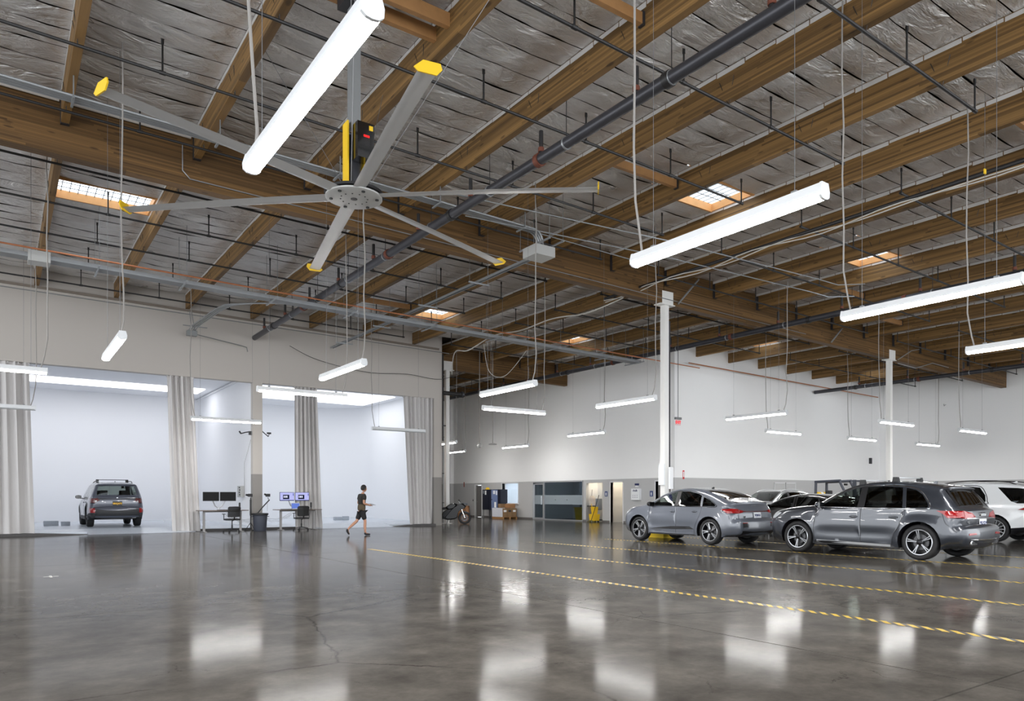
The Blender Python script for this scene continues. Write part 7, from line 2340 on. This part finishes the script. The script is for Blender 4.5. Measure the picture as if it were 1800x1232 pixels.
# pallet with wrapped boxes
r = thing('pallet', 'timber pallet under the wrapped boxes below the small window', 'pallet', (25.62, 37.2, 0))
for k in range(5):
    MB().box(-0.54, 0.54, -0.6 + k * 0.255, -0.6 + k * 0.255 + 0.16, 0.10, 0.122).build('slat', M['lumber'], r)
for k in range(3):
    MB().box(-0.54 + k * 0.49, -0.44 + k * 0.49, -0.6, 0.58, 0.0, 0.098).build('bearer', M['lumber'], r)
r = thing('boxed_load', 'low wide stack of brown boxes half covered in shiny wrap on the pallet', 'boxes', (25.62, 37.2, 0.124))
for i in range(3):
    for j in range(2):
        b = MB().bevbox((-0.34 + 0.345 * i, -0.28 + 0.56 * j, 0.26), (0.335, 0.545, 0.515), 0.008).build('carton', M['card_dark'], r)
        MB().box(-0.34 + 0.345 * i - 0.10, -0.34 + 0.345 * i + 0.10, -0.557 + 0.56 * j, -0.553 + 0.56 * j, 0.30, 0.42).build('printed_label', M['steel_dark'] if i == 1 else M['white'], b)
MB().bevbox((0.0, 0.28, 0.265), (1.06, 0.60, 0.55), 0.02).box(-0.548, -0.538, -0.57, 0.57, 0.0, 0.53).build('wrap_film', M['wrap'], r)
tag(MB().bevbox((25.85, 36.95, 0.79), (0.36, 0.62, 0.26), 0.01).build('cardboard_box', M['card']), 'brown cardboard box lying on the wrapped stack', 'box')
tag(MB().bevbox((25.55, 37.42, 0.80), (0.34, 0.30, 0.24), 0.01).build('cardboard_box', M['card_dark']), 'smaller brown box at the back of the wrapped stack', 'box')
tag(MB().lathe([(0.001, 0), (0.06, 0), (0.06, 0.34), (0.001, 0.34)], 14, (25.2, 37.62, 0.69)).build('film_roll', M['white'], None, smooth=40), 'white upright film roll on the wrapped stack', 'roll')

# brown rolls by the motorcycle
M['roll'] = mat('kraft_roll', (170, 124, 88), 0.8)
for (u, v, h, rr_, lab) in ((25.9, 42.1, 0.74, 0.17, 'brown upright roll nearest the grey door'), (25.85, 42.55, 0.78, 0.17, 'brown upright roll in the middle of three'), (25.9, 43.0, 0.70, 0.16, 'brown upright roll nearest the motorcycle')):
    r = thing('kraft_roll', lab, 'roll', (u, v, 0), 0, 'brown rolls by the office wall')
    MB().lathe([(0.04, 0), (rr_, 0), (rr_, h), (0.04, h)], 20, closed=True).build('paper', M['roll'], r, smooth=40)
    MB().lathe([(0.03, 0), (0.042, 0), (0.042, h + 0.02), (0.03, h + 0.02)], 12, closed=True).build('core', M['card_dark'], r, smooth=40)
tag(MB().bevbox((25.88, 42.40, 0.87), (0.30, 0.42, 0.14), 0.05).build('bundle', M['office_dark'], None, smooth=40), 'grey bundle resting on the brown rolls', 'bundle')

# janitor cart, mop and bucket
r = thing('janitor_cart', 'janitor cart with a pale sack, standing at the tiled niche', 'cart', (26.55, 30.02, 0))
M['sack'] = mat('pale_sack', (196, 186, 176), 0.7, bump=0.5, bscale=8)
MB().lathe([(0.001, 0.10), (0.17, 0.10), (0.22, 0.42), (0.25, 0.80), (0.26, 0.82), (0.001, 0.82)], 16).build('bag', mat('cart_bag', (120, 110, 96), 0.7), r, smooth=40)
mb = MB().lathe([(0.001, 1.42), (0.10, 1.40), (0.16, 1.30), (0.17, 1.2), (0.13, 1.14), (0.18, 1.02), (0.20, 0.82)], 16)
mb.v = [(x, y + 0.16 * max(0, z - 0.95), z) for x, y, z in mb.v]
mb.build('sack', M['sack'], r, smooth=60)
MB().bevbox((0, -0.05, 0.85), (0.42, 0.62, 0.06), 0.02).build('tray', M['steel_dark'], r)
MB().bevbox((0.05, -0.42, 0.95), (0.30, 0.22, 0.62), 0.03).build('tool_caddy', M['office_dark'], r)
MB().bevbox((0, -0.30, 0.10), (0.44, 0.70, 0.06), 0.02).build('base', M['steel_dark'], r)
for sx in (-1, 1):
    for sy in (-0.6, 0.0):
        MB().lathe([(0.001, -0.02), (0.04, -0.02), (0.04, 0.02), (0.001, 0.02)], 12, (sx * 0.18, sy, 0.042), 'Y').build('caster', M['rubber'], r)
MB().bevbox((0.0, 0.02, 0.26), (0.24, 0.26, 0.26), 0.02).build('supply_box', M['white'], r)
MB().tube([(0.0, 0.18, 0.85), (-0.05, 0.0, 1.75)], 0.014, 6).build('broom_handle', M['galv_dull'], r)
r = thing('mop_bucket', 'yellow mop bucket with wringer in front of the tiled niche', 'bucket', (26.12, 29.42, 0))
MB().prism([(-0.19, -0.24), (0.19, -0.24), (0.19, 0.24), (-0.19, 0.24)], lambda a, b, t: (a * (0.85 + .5 * t), b * (0.85 + .4 * t), 0.07 + t), 0.0, 0.36).build('tub', M['yellow'], r)
MB().prism([(-0.13, -0.14), (0.13, -0.14), (0.13, 0.12), (-0.13, 0.12)], lambda a, b, t: (a * (0.8 + .8 * t), b * (0.8 + .8 * t), 0.42 + t), 0.0, 0.40).build('wringer', M['yellow'], r)
MB().tube([(0.0, 0.12, 0.7), (-0.05, 0.2, 0.98)], 0.018, 6).build('lever', M['yellow'], r)
for sx in (-1, 1):
    for sy in (-1, 1):
        MB().lathe([(0.001, -0.015), (0.034, -0.015), (0.034, 0.015), (0.001, 0.015)], 12, (sx * 0.14, sy * 0.18, 0.036), 'Y').build('caster', M['rubber'], r)
r = thing('mop', 'dark-handled mop leaning beside the yellow bucket', 'mop', (25.82, 29.35, 0))
MB().tube([(0, 0, 0.06), (0.30, -0.30, 1.45)], 0.016, 8).build('handle', M['black'], r, smooth=40)
mb = MB()
rr = random.Random(5)
for k in range(26):
    a = rr.uniform(0, 2 * PI); q = rr.uniform(0.08, 0.24)
    mb.tube([(0, 0, 0.10), (q * .6 * math.cos(a), q * .6 * math.sin(a), 0.07), (q * math.cos(a), q * math.sin(a), 0.016)], 0.014, 5)
mb.build('mop_head', mat('mop_yarn', (120, 110, 60), 0.9), r, smooth=60)

# signs and wall fittings
def wall_plate(name, v, z, w_, h_, m, lab, cat):
    r = thing(name, lab, cat, (26.3, v, z))
    MB().bevbox((-0.008, 0, 0), (0.014, w_, h_), 0.004).build('plate', m, r)
    return r
for (v, lab) in ((28.68, 'blue washroom sign between the tiled niche and the lit doorway'), (25.40, 'blue washroom sign left of the first white column')):
    r = wall_plate('washroom_sign', v, 1.51, 0.20, 0.28, M['blue_sign'], lab, 'sign')
    MB().sphere((-0.018, 0, 0.075), 0.02, 10, 6, (0.2, 1, 1)).box(-0.020, -0.016, -0.035, 0.035, -0.03, 0.05).box(-0.020, -0.016, -0.028, -0.006, -0.10, -0.03).box(-0.020, -0.016, 0.006, 0.028, -0.10, -0.03).build('pictogram', M['white'], r)
r = thing('wall_dispenser', 'white wall cabinet with dark blue lettering on the office wall', 'cabinet', (26.3, 26.38, 1.48))
MB().bevbox((-0.08, 0, 0), (0.16, 0.58, 0.58), 0.012).build('body', M['white'], r)
M['ink'] = mat('dark_blue_ink', (38, 46, 92), 0.5)
put_text('chulk', 0.15, M['ink'], r, (-0.163, 0, 0.19), (PI / 2, 0, -PI / 2), bold=0.004)
mb = MB()
for i in range(3):
    for j in range(2):
        mb.box(-0.165, -0.161, -0.14 + 0.14 * i - 0.016, -0.14 + 0.14 * i + 0.016, -0.05 - 0.10 * j - 0.018, -0.05 - 0.10 * j + 0.018)
mb.build('pictograms', M['ink'], r)
r = thing('wall_device', 'small dark blue and white device above the white wall cabinet', 'device', (26.3, 26.36, 1.95))
MB().bevbox((-0.05, 0, 0.03), (0.10, 0.22, 0.10), 0.01).build('body', M['ink'], r)
MB().bevbox((-0.05, 0, -0.07), (0.10, 0.14, 0.08), 0.01).build('cover', M['white'], r)
r = thing('towel_dispenser', 'dark blue round dispenser inside the lit washroom', 'dispenser', (27.72, 27.92, 1.53))
MB().lathe([(0.001, -0.06), (0.16, -0.06), (0.18, 0.0), (0.18, 0.02), (0.001, 0.02)], 22, axis='X').build('body', M['ink'], r, smooth=40)
MB().bevbox((0.02, -0.02, 0.28), (0.04, 0.12, 0.22), 0.01).build('back_plate', M['box_grey'], r)
r = thing('paper_holder', 'pale paper boxes on the washroom wall', 'dispenser', (27.68, 27.84, 0.98))
for k in range(2):
    MB().bevbox((0, -0.13 + 0.2 * k, 0), (0.14, 0.15, 0.17), 0.01).build('box', M['white'], r)
r = thing('light_switch', 'small dark switch plate left of the grey office door', 'switch', (26.3, 41.95, 1.12))
MB().bevbox((-0.008, 0, 0), (0.014, 0.07, 0.12), 0.003).build('plate', M['black'], r)
r = thing('alarm_pull', 'small red alarm strip on the white wall above the rolls', 'alarm', (26.3, 43.1, 2.2))
MB().bevbox((-0.02, 0, 0), (0.04, 0.06, 0.34), 0.005).build('body', mat('alarm_brick', (150, 74, 66), 0.5), r)
r = thing('extinguisher_sign', 'narrow red and white vertical sign on the white wall right of the first column', 'sign', (26.92, 23.9, 2.42))
MB().cbox((0, -0.006, 0), (0.12, 0.010, 0.42)).build('plate', M['red'], r)
MB().cbox((0, -0.013, 0.02), (0.07, 0.003, 0.26)).build('white_band', M['plate_white'], r)
r = thing('wall_speaker', 'small grey box high on the white wall left of the second column', 'device', (43.7, 23.9, 3.56))
MB().bevbox((0, -0.05, 0), (0.20, 0.10, 0.36), 0.01).build('body', M['steel_dark'], r)
d = struct(frame_rect(MB(), 0, 0, 0, 0, 0.0, 0, 0).box(34.04, 35.00, 23.86, 23.9, 0.95, 2.12).box(35.06, 35.96, 23.86, 23.9, 0.95, 2.12).build('access_panel', M['wall']))  # pair of access panels with a dark gap, no window here
MB().box(35.0, 35.06, 23.87, 23.895, 0.95, 2.12).build('gap_strip', M['black'], d)
for (a, b) in ((34.04, 35.0), (35.06, 35.96)):
    mb = MB()
    mb.box(a, b, 23.845, 23.862, 2.09, 2.13).box(a, a + 0.03, 23.845, 23.862, 0.95, 2.13).box(b - 0.03, b, 23.845, 23.862, 0.95, 2.13)
    mb.build('panel_frame', M['frame_white'], d)
# pilaster and downpipe in the far corner
struct(MB().box(26.02, 26.3, 44.55, 45.05, 0, roofz(26) + .05).build('trim_5', M['wall']))
r = thing('downpipe', 'white vertical downpipe in the far corner behind the motorcycle', 'pipe', (26.1, 45.55, 0))
MB().tube([(0, 0, 0.0), (0, 0, 8.5)], 0.09, 12).build('pipe', M['white'], r, smooth=40)
for z in (0.9, 3.0, 5.6):
    MB().box(-0.12, 0.19, -0.11, 0.11, z, z + 0.06).build('pipe_strap', M['galv_dull'], r)
tag(MB().bevbox((25.97, 44.8, 1.3), (0.08, 0.16, 0.3), 0.01).build('outlet_box', M['steel_dark']), 'small dark outlet box on the pilaster behind the motorcycle', 'box')
# column fittings
r = thing('reel_bracket', 'pale coil hook on the wall near the second column', 'hook', (44.8, 20.0, 6.6))
MB().tube([(0, 0, 0.1), (-0.2, 0, 0.0), (-0.24, 0, 0.12)], 0.02, 6).build('hook', M['galv'], r)
